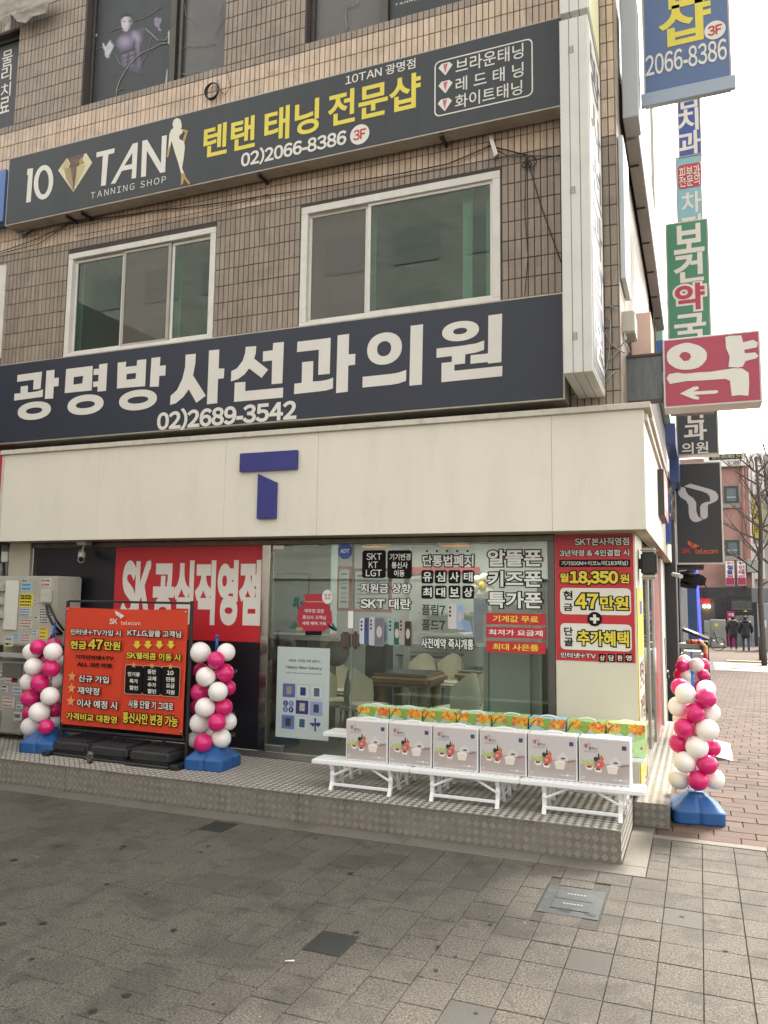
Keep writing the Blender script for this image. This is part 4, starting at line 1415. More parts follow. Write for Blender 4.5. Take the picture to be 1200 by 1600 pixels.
Q(((890, 160), (920, 153), (1006, 300), (1012, 131), (1043, 124), (1032, 355), (1001, 361), (918, 222), (912, 382), (881, 387)), M_wht, name='letter_stroke')
T('TANNING SHOP', (142, 301), (259, 285), TY, M_wht, tsn, 0.0, track=.22)
GC = mat('gold_cream', 'cfc9a8', .5); GB = mat('gold_brown', '5c4640', .5); GT = mat('gold_tan', 'a08a5a', .5); GL = mat('gold_light', 'b9ad80', .5); GD = mat('gold_dark', '6f5a40', .5)
Q(((418, 268), (540, 238), (577, 296), (459, 480), (363, 345)), GC)
Q(((418, 268), (527, 240), (505, 300), (482, 330), (462, 478), (440, 400), (428, 330), (440, 300)), GB, .0007)
Q(((400, 335), (440, 325), (455, 420), (458, 474), (415, 400)), GT, .0010)
Q(((480, 320), (538, 308), (520, 350), (470, 450)), GL, .0010)
Q(((414, 275), (436, 300), (425, 330), (385, 340), (398, 300)), GL, .0009)
Q(((508, 262), (530, 300), (502, 312), (492, 290)), GT, .0012)
Q(((455, 280), (500, 275), (480, 305)), GD, .0013)
Q(((440, 330), (470, 322), (462, 400), (452, 390)), GD, .0013)
WC = mat('silhouette_white', 'd8d6c4', .5)
sil = [(1085, 30), (1105, 17), (1126, 25), (1134, 50), (1136, 75), (1128, 85), (1145, 90), (1140, 110), (1120, 130), (1122, 150), (1150, 162), (1156, 200), (1148, 270), (1138, 330), (1160, 385), (1190, 425), (1180, 435), (1150, 395), (1145, 400), (1143, 430), (1130, 437), (1133, 370), (1115, 300), (1092, 230), (1072, 160), (1064, 200), (1052, 262), (1040, 265), (1052, 200), (1058, 120), (1068, 92), (1084, 80), (1078, 55)]
Q([(p[0], p[1]) for p in sil], WC)
SG = mat('silhouette_gold', 'b08a4c', .5)
Q(((1140, 86), (1176, 96), (1155, 166), (1140, 160), (1158, 108), (1138, 100)), SG, .0006)
Q(((1062, 190), (1064, 215), (1052, 262), (1040, 265), (1051, 215)), SG, .0007)
Q(((1134, 365), (1146, 360), (1152, 395), (1143, 430), (1130, 437)), SG, .0007)
Q(((1146, 360), (1160, 385), (1190, 425), (1180, 435), (1150, 395)), SG, .0009)
YL = mat('yellow_letters', 'dccb4a', .5, var=.04)
T('텐탠', (319, 199), (398, 229), TY, YL, tsn, 0.035)
T('태닝', (414, 173), (498, 205), TY, YL, tsn, 0.035)
T('전문샵', (513, 147), (657, 166), TY, YL, tsn, 0.035)
T('02)2066-8386', (377, 240), (541, 225), TY, M_wht, tsn, 0.04)
T('10TAN 광명점', (540, 118), (649, 106), TY, M_wht, tsn, 0.015)
c = on_y(562, 210, TY)
part('badge', MB().poly(ell(c.x, c.z, .115, .115, TY)), M_wht, tsn)
letter('3F', c.x - .075, c.x + .075, c.z - .06, c.z + .06, TY - .002, M_red, tsn, .03)
fa, fb = on_y(679, 97, TY), on_y(833, 149, TY)
fm = MB()
o_ = rbox(fa.x, fb.x, fb.z, fa.z, TY, .06)
i_ = rbox(fa.x + .014, fb.x - .014, fb.z + .014, fa.z - .014, TY, .05)
fm.add(o_ + i_, [(k, (k + 1) % len(o_), len(o_) + (k + 1) % len(o_), len(o_) + k) for k in range(len(o_))])
part('frame_line', fm, M_wht, tsn)
T('브라운태닝', (712, 93), (818, 90), TY, M_wht, tsn, 0.012)
T('레 드 태 닝', (712, 122), (818, 119), TY, M_wht, tsn, 0.012)
T('화이트태닝', (711, 149), (816, 147), TY, M_wht, tsn, 0.012)
PK = mat('diamond_pink', 'c0627a', .5)
for (x, y) in ((696, 107), (696, 135), (695, 163)):
    c = on_y(x, y, TY)
    r = .078
    part('diamond_print', MB().poly([(c.x - r * .55, TY, c.z + r * .8), (c.x + r * .55, TY, c.z + r * .8), (c.x + r, TY, c.z + r * .3), (c.x, TY, c.z - r), (c.x - r, TY, c.z + r * .3)]), M_wht, tsn)
    part('diamond_print', MB().poly([(c.x - r * .3, TY - .001, c.z + r * .65), (c.x + r * .35, TY - .001, c.z + r * .65), (c.x + r * .2, TY - .001, c.z + r * .2), (c.x, TY - .001, c.z - r * .7), (c.x - r * .25, TY - .001, c.z + r * .2)]), PK, tsn)
for x in (px_at(60, TS), -7.2, -4.6, -2.4):
    part('bracket', MB().bbox(x, x + .03, 7.42, 7.645, tsn.location.z - .035, tsn.location.z - .001, .003, 1), M_steelb, tsn)
for k, x in enumerate((on_y(108, 200, TS).x, on_y(400, 150, TS).x, on_y(605, 100, TS).x)):
    part('sign_joint', MB().box(x, x + .004, TS - .0008, TS, tsn.location.z + .03, (c.z + 1) if False else tsn.location.z + .9), mat('joint_black', (0.022, 0.022, 0.024), .5), tsn)

# hanging physio sign at the far left, window frame of the next bay
A, B = on_y(-8, 268, 7.45), on_y(4, 345, 7.45)
solo('blue_sign_edge', MB().bbox(A.x - .5, B.x, 7.45, 7.6, B.z, A.z, .004, 1), mat('edge_blue', '5878b0', .5), 'end of a pale blue sign just left of the tanning sign', 'sign')
A, B = on_y(-20, 420, WY), on_y(2, 560, WY)
solo('next_window', MB().bbox(A.x - .4, B.x, WY - .02, WY + .1, B.z, A.z, .004, 1), M_pvc, 'edge of a white window frame at the far left of the tiled wall', 'window')
# red neighbour sign at the left edge
A, B = on_y(-14, 707, 7.32), on_y(1, 842, 7.32)
solo('red_neighbour_sign', MB().bbox(A.x - .6, min(B.x, -8.12), 7.32, 7.6, B.z, A.z, .004, 1), M_red, 'red end of the neighbouring shop sign left of the cream fascia', 'sign')

# projecting white sign box at the corner, nearer one and the one above it
VY0, VY1 = 6.68, 7.60
vx0, vx1 = on_y(880, 582, VY0).x, on_y(927, 580, VY0).x
vz0 = on_y(903, 582, VY0).z
vz1 = on_y(900, 26, VY0).z
def vsign(z0, z1, y0, y1, label, txt, facem):
    t = thing('projecting_sign', label, 'sign', ((vx0 + vx1) / 2, y0, z0), 'white projecting sign boxes at the corner')
    w3 = (vx1 - vx0) / 3.0
    for k in range(3):
        part('casing', MB().bbox(vx0 + k * w3 + .002, vx0 + (k + 1) * w3 - .002, y0, y1, z0, z1, .005, 1), mat('casing_white', 'cfcdc6', .4, var=.04, dirt=.12, dscale=3), t)
    part('gap', MB().box(vx0 + .01, vx1 - .01, y0 + .006, y1 - .006, z0 + .006, z1 - .006), M_steelb, t)
    part('side_face', MB().box(vx1 - .001, vx1 + .004, y0 + .03, y1 - .02, z0 + .03, z1 - .03), facem, t)
    return t
FW = mat('side_face_pale', 'd8d6c8', .4)
FGr = mat('side_face_grey', '7d7e86', .4)
v1 = vsign(vz0, vz1, VY0, VY1, 'tall white projecting sign box beside the end of the clinic sign', '', FW)
part('side_face_lower', MB().box(vx1 + .0045, vx1 + .006, VY0 + .04, VY1 - .03, vz0 + .05, vz0 + 1.15), FGr, v1)
letter_x('방사선과', VY0 + .1, VY1 - .1, vz0 + 1.2, vz1 - .1, vx1 + .0065, mat('sidetxt', (0.05, 0.05, 0.07), .5), v1, .03, True)
letter_x('의원', VY0 + .12, VY1 - .12, vz0 + .12, vz0 + 1.1, vx1 + .009, M_wht, v1, .03, True)
for zc in (on_y(890, 78, VY0).z, on_y(890, 298, VY0).z, on_y(893, 526, VY0).z):
    hm = MB().bbox(vx0 + .085, vx0 + .125, VY0 - .003, VY0 - .0005, zc - .035, zc + .035, .001, 1)
    part('hinge', hm, mat('hinge_metal', (0.35, 0.3, 0.27), .4, .6), v1)
    for (dx, dz) in ((.093, .02), (.117, .02), (.093, -.02), (.117, -.02), (.093, 0), (.117, 0)):
        part('screw', MB().ball((vx0 + dx, VY0 - .004, zc + dz), .004, .003, .004, 8, 6), M_steelb, v1)
v2 = vsign(vz1 + .10, vz1 + 3.0, VY0 + .05, VY1, 'white projecting sign box above the other one, cut by the top of the picture', '', mat('side_face_yellow', 'd9d7a8', .4))

# street side sign boxes
A, B = on_y(965, 212, 7.72), on_y(978, 430, 7.72)
sb1 = solo('slim_sign_box', MB().bbox(A.x, B.x, 7.72, 8.35, on_y(966, 436, 7.72).z, A.z, .006, 1), mat('casing_cool', 'c6cbcd', .4, var=.04), 'slim pale upright sign box just round the corner above the fuse box', 'sign')
lb = thing('long_side_sign', 'long white sign box with grey underside high along the street side wall', 'sign', (-.5, 8.4, 6.9))
part('box', MB().bbox(-.605, -.462, 8.4, 14.9, 6.9, 7.75, .006, 1), mat('casing_grey', 'a3a19d', .5, var=.08, scale=4), lb)
part('face', MB().box(-.461, -.458, 8.42, 14.88, 6.93, 7.72), FW, lb)
for k in range(6):
    part('clip', MB().bbox(-.60, -.50, 8.9 + k * 1.05, 8.93 + k * 1.05, 6.885, 6.899, .002, 1), M_steelb, lb)
A, B = on_y(977, 92, 8.3), on_y(1001, 215, 8.3)
solo('sign_end_box', MB().bbox(-.60, -.44, 8.0, 8.38, 6.93, 8.3, .006, 1), mat('casing_grey2', 'aeb2b5', .5, var=.05), 'upright pale metal box at the near end of the long side sign', 'sign')
A = on_x(1012, 400, -.645)
lb2 = solo('upper_side_sign', MB().bbox(-.64, -.52, 8.6, 12.5, 8.6, 9.8, .006, 1), FW, 'pale sign box on the street side wall high above the long one', 'sign')
lb3 = solo('teal_side_sign', MB().bbox(-.64, -.50, 15.2, 19.5, 6.0, 8.8, .006, 1), mat('teal_pale', '9fc4ba', .5, var=.1), 'pale teal sign box on the side wall beyond the long white one', 'sign')
lb4 = solo('white_side_sign', MB().bbox(-.66, -.50, 13.2, 15.0, 8.2, 10.8, .006, 1), FW, 'white sign box on the side wall above and beyond the long one', 'sign')
# fuse box, pink box, bracket plate
A, B = on_y(966, 487, 7.9), on_y(992, 515, 7.9)
fb_ = thing('fuse_box', 'small beige electrical box with dangling wires beside the corner tiles', 'electrical box', (A.x, 7.9, B.z))
part('case', MB().bbox(A.x, B.x, 7.9, 8.25, B.z - .02, A.z, .012, 2), mat('fuse_beige', 'b9b6a8', .5, var=.05), fb_)
part('cable_gland', MB().tube([(A.x + .05, 7.98, B.z - .02), (A.x + .05, 7.98, B.z - .07)], .02, 10), M_pure, fb_)
A, B = on_y(989, 490, 8.6), on_y(1015, 560, 8.6)
solo('pink_sign_back', MB().bbox(A.x - .02, B.x + .02, 8.6, 9.3, B.z - .02, A.z, .005, 1), mat('pink_beige', 'c7a898', .5, var=.05), 'plain pinkish beige box end sticking out from the side wall behind the fuse box', 'sign')
A, B = on_y(969, 557, 8.3), on_y(1036, 628, 8.3)
bp_ = thing('bracket_plate', 'weathered grey steel plate holding the pharmacy sign with rust along its lower edge', 'bracket', (A.x, 8.3, B.z))
part('plate', MB().bbox(A.x, B.x, 8.3, 8.36, B.z, A.z, .004, 1), mat('grey_steel', (0.14, 0.15, 0.155), .55, .2, var=.25, scale=5, stretch=(5, 1, 1), dirt=.6, dscale=5, dcol=(0.09, 0.06, 0.045)), bp_)
part('rim', MB().bbox(A.x, B.x, 8.285, 8.299, B.z, B.z + .035, .003, 1).bbox(A.x, B.x, 8.285, 8.299, A.z - .03, A.z, .003, 1), mat('rusty', (0.085, 0.06, 0.05), .7, var=.3, scale=9), bp_)
# pharmacy sign
PYS = 8.25
A, B = on_y(1035, 530, PYS), on_y(1192, 628, PYS)
phs = signbox('pharmacy_sign', 'pinkish red projecting sign with one big white brush letter and a white arrow', A.x, B.x, (on_y(1037, 637, PYS).z + on_y(1194, 628, PYS).z) / 2, (A.z + on_y(1193, 515, PYS).z) / 2, PYS, PYS + .3, mat('pharm_red', 'a83e54', .45, var=.05, scale=2), medge=mat('casing_white', 'cfcdc6'))  # red paled: veiling glare put into the sign colour
def QP(pts, m, par, Y, dz=0.004, s=3, ox=800, oy=400, name='letter_stroke', holes=()):
    return Q(pts, m, dz, s, ox, oy, par, name, Y, holes)
def wob(pts):
    return [(p[0] + random.uniform(-2, 2), p[1] + random.uniform(-1.5, 1.5)) for p in pts]
QP(wob(el(819, 471, 95, 63, -.03, 26)), M_wht, phs, PYS, holes=[((783, 470), (795, 453), (812, 449), (832, 456), (840, 472), (828, 490), (805, 493))])
QP(((1000, 380), (1020, 374), (1075, 372), (1083, 405), (1130, 393), (1152, 405), (1148, 428), (1088, 440), (1092, 456), (1140, 452), (1155, 468), (1145, 480), (1095, 492), (1082, 518), (1060, 523), (1015, 520), (1020, 470), (1003, 430)), M_wht, phs, PYS)
QP(((735, 554), (775, 547), (810, 552), (880, 545), (930, 543), (1000, 532), (1040, 526), (1080, 527), (1110, 548), (1112, 600), (1108, 655), (1065, 652), (1030, 656), (1022, 585), (1000, 576), (900, 583), (820, 586), (740, 600), (725, 575)), M_wht, phs, PYS)
QP(((787, 645), (850, 613), (872, 611), (876, 622), (850, 635), (960, 629), (968, 637), (955, 645), (852, 651), (878, 662), (875, 673), (852, 671)), M_wht, phs, PYS)
# vertical projecting signs along the street
def proj(name, label, xa, ya, xb, yb, Y, mface, cat='sign', D=.25, medge=None):
    A, B = on_y(xa, ya, Y), on_y(xb, yb, Y)
    return signbox(name, label, A.x, B.x, B.z, A.z, Y, Y + D, mface, cat, .02, medge)
def stack(chars, par, Y, mm, w=.03, **kw):
    for ch, x0, y0, x1, y1 in chars:
        T(ch, (x0, y0), (x1, y1), Y - .004, mm, par, w, **kw)
pt = proj('blue_tanning_sign', 'large blue projecting sign with yellow letters, phone number and round floor badge', 999, -160, 1144, 122, 8.5, mat('sign_blue_grey', '566b92', .5, var=.04))  # blue lightened: glare veil at the upper right put into the paint
part('lower_trim', MB().bbox(pt.location.x - .47, pt.location.x + .47, 8.47, 8.52, pt.location.z - .13, pt.location.z + .02, .006, 1), mat('trim_greyblue', '9aa6b4', .5), pt)
stack([('샵', 1028, 12, 1112, 58), ('문', 1034, -60, 1108, 0)], pt, 8.5, YL, .04)
T('2066-8386', (1008, 88), (1136, 92), 8.495, M_wht, pt, .02)
c = on_y(1117, 47, 8.495)
part('badge', MB().poly(ell(c.x, c.z, .105, .105, 8.494)), M_wht, pt)
letter('3F', c.x - .07, c.x + .07, c.z - .055, c.z + .055, 8.491, M_red, pt, .03)
for X_ in ():
    pass
kp = proj('dental_sign', 'deep blue projecting sign with three white Korean letters high over the street', 1055, 60, 1097, 240, 13.0, mat('sign_blue', '40539c', .5))  # blue lightened, the glare veil is part of this colour
stack([('김', 1056, 137, 1090, 166), ('치', 1058, 173, 1092, 202), ('과', 1058, 208, 1096, 238), ('리', 1056, 100, 1090, 130)], kp, 13.0, M_wht, .04)
sk = proj('skin_clinic_sign', 'pale turquoise projecting sign with a small red label below the blue dental sign', 1055, 246, 1101, 420, 13.02, mat('sign_turq', '85b4c0', .5))
A, B = on_y(1059, 259, 13.015), on_y(1096, 290, 13.015)
part('red_label', MB().poly(rbox(A.x, B.x, B.z, A.z, 13.015, .05)), mat('pinkred', 'b83c4c', .5), sk)
T('피부과', (1061, 262), (1094, 274), 13.008, M_wht, sk, .02)
T('전문의', (1061, 276), (1094, 288), 13.008, M_wht, sk, .02)
stack([('차', 1064, 302, 1096, 330), ('피', 1064, 338, 1096, 368)], sk, 13.02, M_wht, .03)
gp = proj('green_pharmacy_sign', 'tall green projecting sign with white letters and one red outlined letter', 1039, 350, 1116, 640, 10.3, mat('sign_green', '448268', .5, var=.04))  # green washed out: glare veil painted into the face colour
stack([('보', 1052, 354, 1101, 392), ('건', 1052, 398, 1100, 438), ('국', 1053, 493, 1104, 530)], gp, 10.3, M_wht, .045)
T('약', (1054, 446), (1102, 482), 10.296, mat('pharm_red2', 'b03a50', .5), gp, .05, outline=M_wht, ow=.045)
rc = proj('clinic_projecting_sign', 'dark projecting sign with white Korean letters above the black logo sign', 1053, 560, 1124, 709, 12.3, mat('sign_darkgrey', '363a42', .5))
stack([('선', 1067, 630, 1100, 660), ('과', 1068, 662, 1105, 687), ('방', 1064, 575, 1102, 600), ('사', 1064, 602, 1102, 628)], rc, 12.3, M_wht, .045)
T('의원', (1065, 692), (1107, 708), 12.296, M_wht, rc, .025)
ss = proj('black_logo_sign', 'black projecting sign with a pale ribbon shaped T logo and small orange company name', 1053, 724, 1132, 881, 12.4, mat('sign_black2', '2e2e2f', .5, var=.08, scale=1.2, stretch=(1, 1, .3)), medge=mat('casing_white', 'cfcdc6'))
LG = mat('logo_pale', 'bdb9b6', .5)
QP(((365, 320), (420, 297), (590, 345), (628, 362), (648, 388), (652, 412), (642, 438), (610, 455), (575, 468), (565, 475), (565, 570), (550, 590), (526, 594), (505, 578), (500, 490), (515, 466), (545, 452), (585, 445), (582, 405), (560, 378), (520, 362)), LG, ss, 12.4, .004, 5.333, 1000, 700, 'artwork')
QP(((350, 325), (376, 333), (385, 365), (405, 392), (445, 418), (468, 455), (470, 530), (485, 570), (522, 600), (470, 618), (440, 612), (415, 585), (405, 540), (405, 480), (385, 440), (340, 412), (320, 385), (317, 355), (328, 332)), LG, ss, 12.4, .004, 5.333, 1000, 700, 'artwork')
OR = mat('logo_orange', 'c8602a', .5); RD_ = mat('logo_red', 'a82e34', .5)
QP(((397, 768), (430, 790), (418, 820), (400, 800)), OR, ss, 12.4, .004, 5.333, 1000, 700, 'artwork')
QP(((425, 785), (465, 800), (440, 838), (418, 822)), RD_, ss, 12.4, .004, 5.333, 1000, 700, 'artwork')
QP(((452, 800), (495, 815), (440, 838)), OR, ss, 12.4, .005, 5.333, 1000, 700, 'artwork')
T('SK', (1065, 857), (1079, 864.5), 12.395, RD_, ss, .03)
T('telecom', (1085.5, 857), (1122, 865), 12.395, OR, ss, .02)
# pieces on the side of the fascia
FS = FXR + .001
A, B = on_x(1014.5, 730, FS), on_x(1018, 790, FS)
rs = thing('red_side_sign', 'small sign box with dark end and red face on the street side fascia', 'sign', (FS, 9.6, 3.0))
part('box', MB().bbox(FS, FS + .065, 9.7, 10.9, 2.98, 3.52, .004, 1), mat('dark_end', (0.04, 0.045, 0.045), .5), rs)
part('face', MB().box(FS + .066, FS + .07, 9.7, 10.9, 2.98, 3.54), mat('side_sign_red', 'd88078', .4), rs)
part('white_mark', MB().box(FS + .0705, FS + .072, 9.9, 10.6, 3.1, 3.42), M_pure, rs)
bs = thing('blue_side_sign', 'blue T logo fixed to the street side of the fascia', 'sign', (FS, 12, 3.0))
part('crossbar', MB().bbox(FS, FS + .06, 11.5, 12.6, 3.28, 3.5, .003, 1), mat('side_blue', '2c4a94', .4), bs)
part('stem', MB().bbox(FS, FS + .06, 11.8, 12.3, 2.80, 3.2, .003, 1), mat('side_blue', '2c4a94', .4), bs)
bb = thing('blue_roof_boxes', 'row of dark blue sign boxes above the side fascia seen end on', 'sign', (-.3, 11, 3.9))
for k in range(5):
    part('blue_box', MB().bbox(-.34, -.22 + .005 * k, 10.2 + k * 1.35, 11.3 + k * 1.35, 3.62 + (.28 if k == 0 else .0), 4.05 + .12 * (k == 0), .004, 1), mat('roofblue', '2b3f70', .4, var=.2, scale=2), bb)
A, B = on_y(1025, 532, 10.5), on_y(1036, 552, 10.5)
solo('blue_box_end', MB().bbox(A.x, B.x + .05, 10.5, 11.4, B.z, A.z, .004, 1), mat('roofblue2', '4567b0', .4), 'small bright blue box beside the green pharmacy sign', 'sign')

# ================================================================== stickers and posters on the shop front
GYs = WY - .001      # plane of things stuck on the glass
def flat(pts, m, par, name='artwork'):
    return part(name, MB().poly(pts), m, par)
def rrect(tl, br, Y, m, par, r=.03, name='label_box'):
    a, b = on_y(tl[0], tl[1], Y), on_y(br[0], br[1], Y)
    return flat(rbox(a.x, b.x, b.z, a.z, Y, min(r, (a.z - b.z) / 2.2, (b.x - a.x) / 2.2)), m, par, name)
def sticker(name, label, px, py, cat='window sticker', group='stickers on the shop window'):
    return thing(name, label, cat, on_y(px, py, GYs), group)
def za(x, y): return (420 + x / 4, 820 + y / 4)
def zb(x, y): return (640 + x / 4, 820 + y / 4)
def zc_(x, y): return (840 + x / 6, 820 + y / 6)
def zd(x, y): return (x / 4, 820 + y / 4)
M_sw = mat('sticker_white', 'dfe0db', .5)
t = sticker('security_sticker', 'blue octagonal security sticker at the top of the glass door', 539, 861)
c = on_y(539, 861, GYs)
flat([(c.x + .085 * math.cos(R(22.5 + 45 * k)), GYs, c.z + .09 * math.sin(R(22.5 + 45 * k))) for k in range(8)], mat('adt_blue', '1f3f86', .4), t)
flat([(c.x + .075 * math.cos(R(22.5 + 45 * k)), GYs - .001, c.z + .08 * math.sin(R(22.5 + 45 * k))) for k in range(8)], mat('adt_blue2', '2c52a8', .4), t)
letter('ADT', c.x - .055, c.x + .055, c.z - .022, c.z + .022, GYs - .003, M_pure, t, .04)
t = sticker('carrier_sticker', 'black square sticker with three lines of Latin letters, at the left of the window', 584, 880)
rrect(za(585, 160), za(730, 333), GYs, M_blk, t)
for s_, y0, y1, x0, x1 in (('SKT', 178, 219, 610, 706), ('KT', 230, 270, 625, 680), ('LGT', 280, 322, 607, 706)):
    T(s_, za(x0, y0), za(x1, y1), GYs - .003, M_sw, t, .015)
t = sticker('service_sticker', 'black square sticker with three lines of Korean letters, second from the left', 624, 880)
rrect(za(742, 160), za(893, 337), GYs, M_blk, t)
for s_, y0, y1, x0, x1 in (('기기변경', 180, 222, 755, 885), ('통신사', 232, 272, 768, 868), ('이동', 282, 324, 783, 848)):
    T(s_, za(x0, y0), za(x1, y1), GYs - .003, M_sw, t, .03)
t = sticker('subsidy_sticker', 'two lines of white outlined letters below the black square stickers', 603, 930)
T('지원금 상향', za(575, 365), za(888, 428), GYs - .002, M_sw, t, .035, outline=M_blk, ow=.045)
T('SKT 대란', za(573, 458), za(888, 530), GYs - .002, M_sw, t, .04, outline=M_blk, ow=.045)
t = sticker('law_sticker', 'white outlined line of five letters under a row of black dots', 700, 876)
T('단통법폐지', zb(82, 190), zb(400, 260), GYs - .002, M_sw, t, .045, outline=M_blk, ow=.055)
for x in (108, 170, 233, 297, 362):
    c = on_y(*zb(x, 164), GYs); flat(ell(c.x, c.z, .012, .012, GYs, 10), M_blk, t)
t = sticker('tile_sticker', 'two rows of four small black squares each with one white letter', 700, 907)
for row, (y0, y1) in zip(('유심사태', '최대보상'), ((283, 367), (380, 463))):
    for ch, (x0, x1) in zip(row, ((74, 147), (158, 231), (243, 317), (330, 403))):
        rrect(zb(x0, y0), zb(x1, y1), GYs, M_blk, t, .02)
        T(ch, zb(x0 + 9, y0 + 12), zb(x1 - 9, y1 - 12), GYs - .003, M_sw, t, .035)
t = sticker('model_sticker', 'two lines of plain dark letters ending in sevens beside the folded phone picture', 677, 964)
T('플립7', zb(76, 497), zb(222, 567), GYs - .002, mat('sticker_dark', '2b2c2a', .6), t, .03)
T('폴드7', zb(76, 592), zb(220, 662), GYs - .002, mat('sticker_dark', '2b2c2a', .6), t, .03)
t = sticker('preorder_sticker', 'white outlined line of small letters under the dark model names', 699, 1006)
T('사전예약 즉시개통', zb(74, 705), zb(400, 782), GYs - .002, M_sw, t, .035, outline=M_blk, ow=.05)
t = sticker('plan_sticker', 'three big rows of white outlined letters at the right of the window', 804, 905)
for s_, y0, y1 in (('알뜰폰', 157, 260), ('키즈폰', 288, 390), ('특가폰', 418, 525)):
    T(s_, zb(488, y0), zb(828, y1), GYs - .002, M_sw, t, .045, outline=M_blk, ow=.04)
t = sticker('red_strip_sticker', 'three red strips with yellow and white letters below the three big rows', 805, 990)
for (y0, y1), s_, (x0, x1), mm in (((550, 630), '기계값 무료', (520, 805), M_yel), ((637, 715), '최저가 요금제', (495, 832), M_sw), ((725, 808), '최대 사은품', (520, 806), M_yel)):
    rrect(zb(479, y0), zb(850, y1), GYs, M_red, t, .004, 'strip')
    T(s_, zb(x0, y0 + 15), zb(x1, y1 - 17), GYs - .003, mm, t, .03)
# phones printed on stickers
def phone(t, x0, y0, x1, y1, body, screen=None, cams=3, zf=za, dz=0.0):
    bc_ = mat('phone_' + body, body, .4)
    a, b = on_y(*zf(x0, y0), GYs), on_y(*zf(x1, y1), GYs)
    Y = GYs - dz
    flat(rbox(a.x, b.x, b.z, a.z, Y, min(.02, (b.x - a.x) / 3)), bc_, t, 'phone_print')
    if screen:
        flat(rbox(a.x + .008, b.x - .008, b.z + .008, a.z - .008, Y - .0012, .012), mat('phone_' + screen, screen, .3), t, 'phone_print')
        mx, mz = (a.x + b.x) / 2, (a.z + b.z) / 2
        flat(ell(mx, mz, (b.x - a.x) * .28, (a.z - b.z) * .2, Y - .002, 20), mat('phone_glowring', 'b8b2ae' if screen != '1b4d45' else '68c0a8', .4), t, 'phone_print')
    for k in range(cams if not screen else 0):
        flat(ell(a.x + .022, a.z - .04 - k * .04, .011, .014, Y - .0012, 12), mat('lens_dark', '26282e', .3), t, 'phone_print')
t = sticker('phone_pictures', 'sticker picture of four upright phones in white, blue and grey under the outlined letters', 582, 988)
phone(t, 568, 582, 600, 746, 'c2c6d2'); phone(t, 598, 580, 630, 750, '3b4a78', dz=.002); phone(t, 628, 575, 665, 755, 'b4b5c0', dz=.004); phone(t, 662, 578, 722, 760, '8d8a90', '6b6a74', dz=.006)
t = sticker('phone_pictures', 'sticker picture of upright phones in mint, green, cream and black', 625, 990)
phone(t, 747, 582, 785, 752, '8fa8a4'); phone(t, 780, 602, 822, 756, '7fa79b', '1b4d45', dz=.002); phone(t, 815, 580, 855, 750, 'a39a90', dz=.004); phone(t, 850, 600, 892, 762, '6b5a50', '2a2422', dz=.006)
t = sticker('folding_phone_picture', 'sticker picture of a white box like phone and an open folding phone', 720, 967)
phone(t, 240, 492, 296, 652, 'c4bfbc', zf=zb); phone(t, 292, 495, 340, 655, 'a9b8c8', '8fa6c0', zf=zb, dz=.002)
Q(((322, 590), (378, 600), (392, 665), (340, 660)), mat('phone_fold', '7f98b6', .4), .005, 4, 640, 820, t, 'phone_print', GYs)
Q(((300, 672), (392, 668), (396, 682), (345, 686)), mat('phone_c2c6d2', 'c2c6d2', .4), .005, 4, 640, 820, t, 'phone_print', GYs)
# lucky bag sticker
t = sticker('lucky_bag_sticker', 'red drawstring bag sticker with three lines of white letters on the glass door', 491, 957)
BR = mat('bag_red', 'a8283e', .5); BG = mat('bag_green', '27584e', .5)
Q(((230, 432), (350, 432), (352, 475), (372, 500), (392, 550), (396, 600), (378, 640), (345, 664), (225, 664), (192, 635), (176, 590), (182, 540), (205, 500), (228, 478), (222, 450)), BR, 0, 4, 420, 820, t, 'artwork', GYs)
Q(((230, 478), (350, 478), (350, 484), (230, 484)), mat('bag_gold', 'c09a4a', .5), .001, 4, 420, 820, t, 'artwork', GYs)
for s_, y0, y1, x0, x1 in (('마주친 모든', 525, 552, 225, 345), ('통신사 고객님', 565, 592, 212, 355), ('새해 혜택 가득', 603, 630, 208, 358)):
    T(s_, za(x0, y0), za(x1, y1), GYs - .003, M_sw, t, .015)
c = on_y(*za(366, 450), GYs); flat(ell(c.x, c.z, .062, .075, GYs - .001, 20), M_sw, t)
T('응원', za(345, 430), za(388, 448), GYs - .003, BR, t, .01); T('혜택', za(348, 452), za(384, 470), GYs - .003, BR, t, .01)
for e in (((170, 470), 24), ((158, 500), 16), ((205, 490), 15)):
    c = on_y(*za(*e[0]), GYs); flat(ell(c.x, c.z, e[1] / 700, e[1] / 700, GYs, 14), BG, t)
Q(((176, 490), (182, 490), (190, 530), (184, 530)), mat('stem_dark', '1a1a18', .5), 0, 4, 420, 820, t, 'artwork', GYs)
Q(((132, 650), (158, 600), (185, 640), (180, 652)), BG, 0, 4, 420, 820, t, 'artwork', GYs)
Q(((392, 605), (432, 660), (400, 655)), BG, 0, 4, 420, 820, t, 'artwork', GYs)
Q(((370, 620), (400, 640), (428, 668), (395, 655), (375, 640)), M_blk, .001, 4, 420, 820, t, 'artwork', GYs)
for e in ((182, 650), (202, 650)):
    c = on_y(*za(*e), GYs); flat(ell(c.x, c.z, .022, .018, GYs - .001, 12), mat('bag_coin', 'b08a3a', .5), t)
Q(((228, 664), (330, 664), (330, 690), (228, 690)), M_blk, 0, 4, 420, 820, t, 'artwork', GYs)

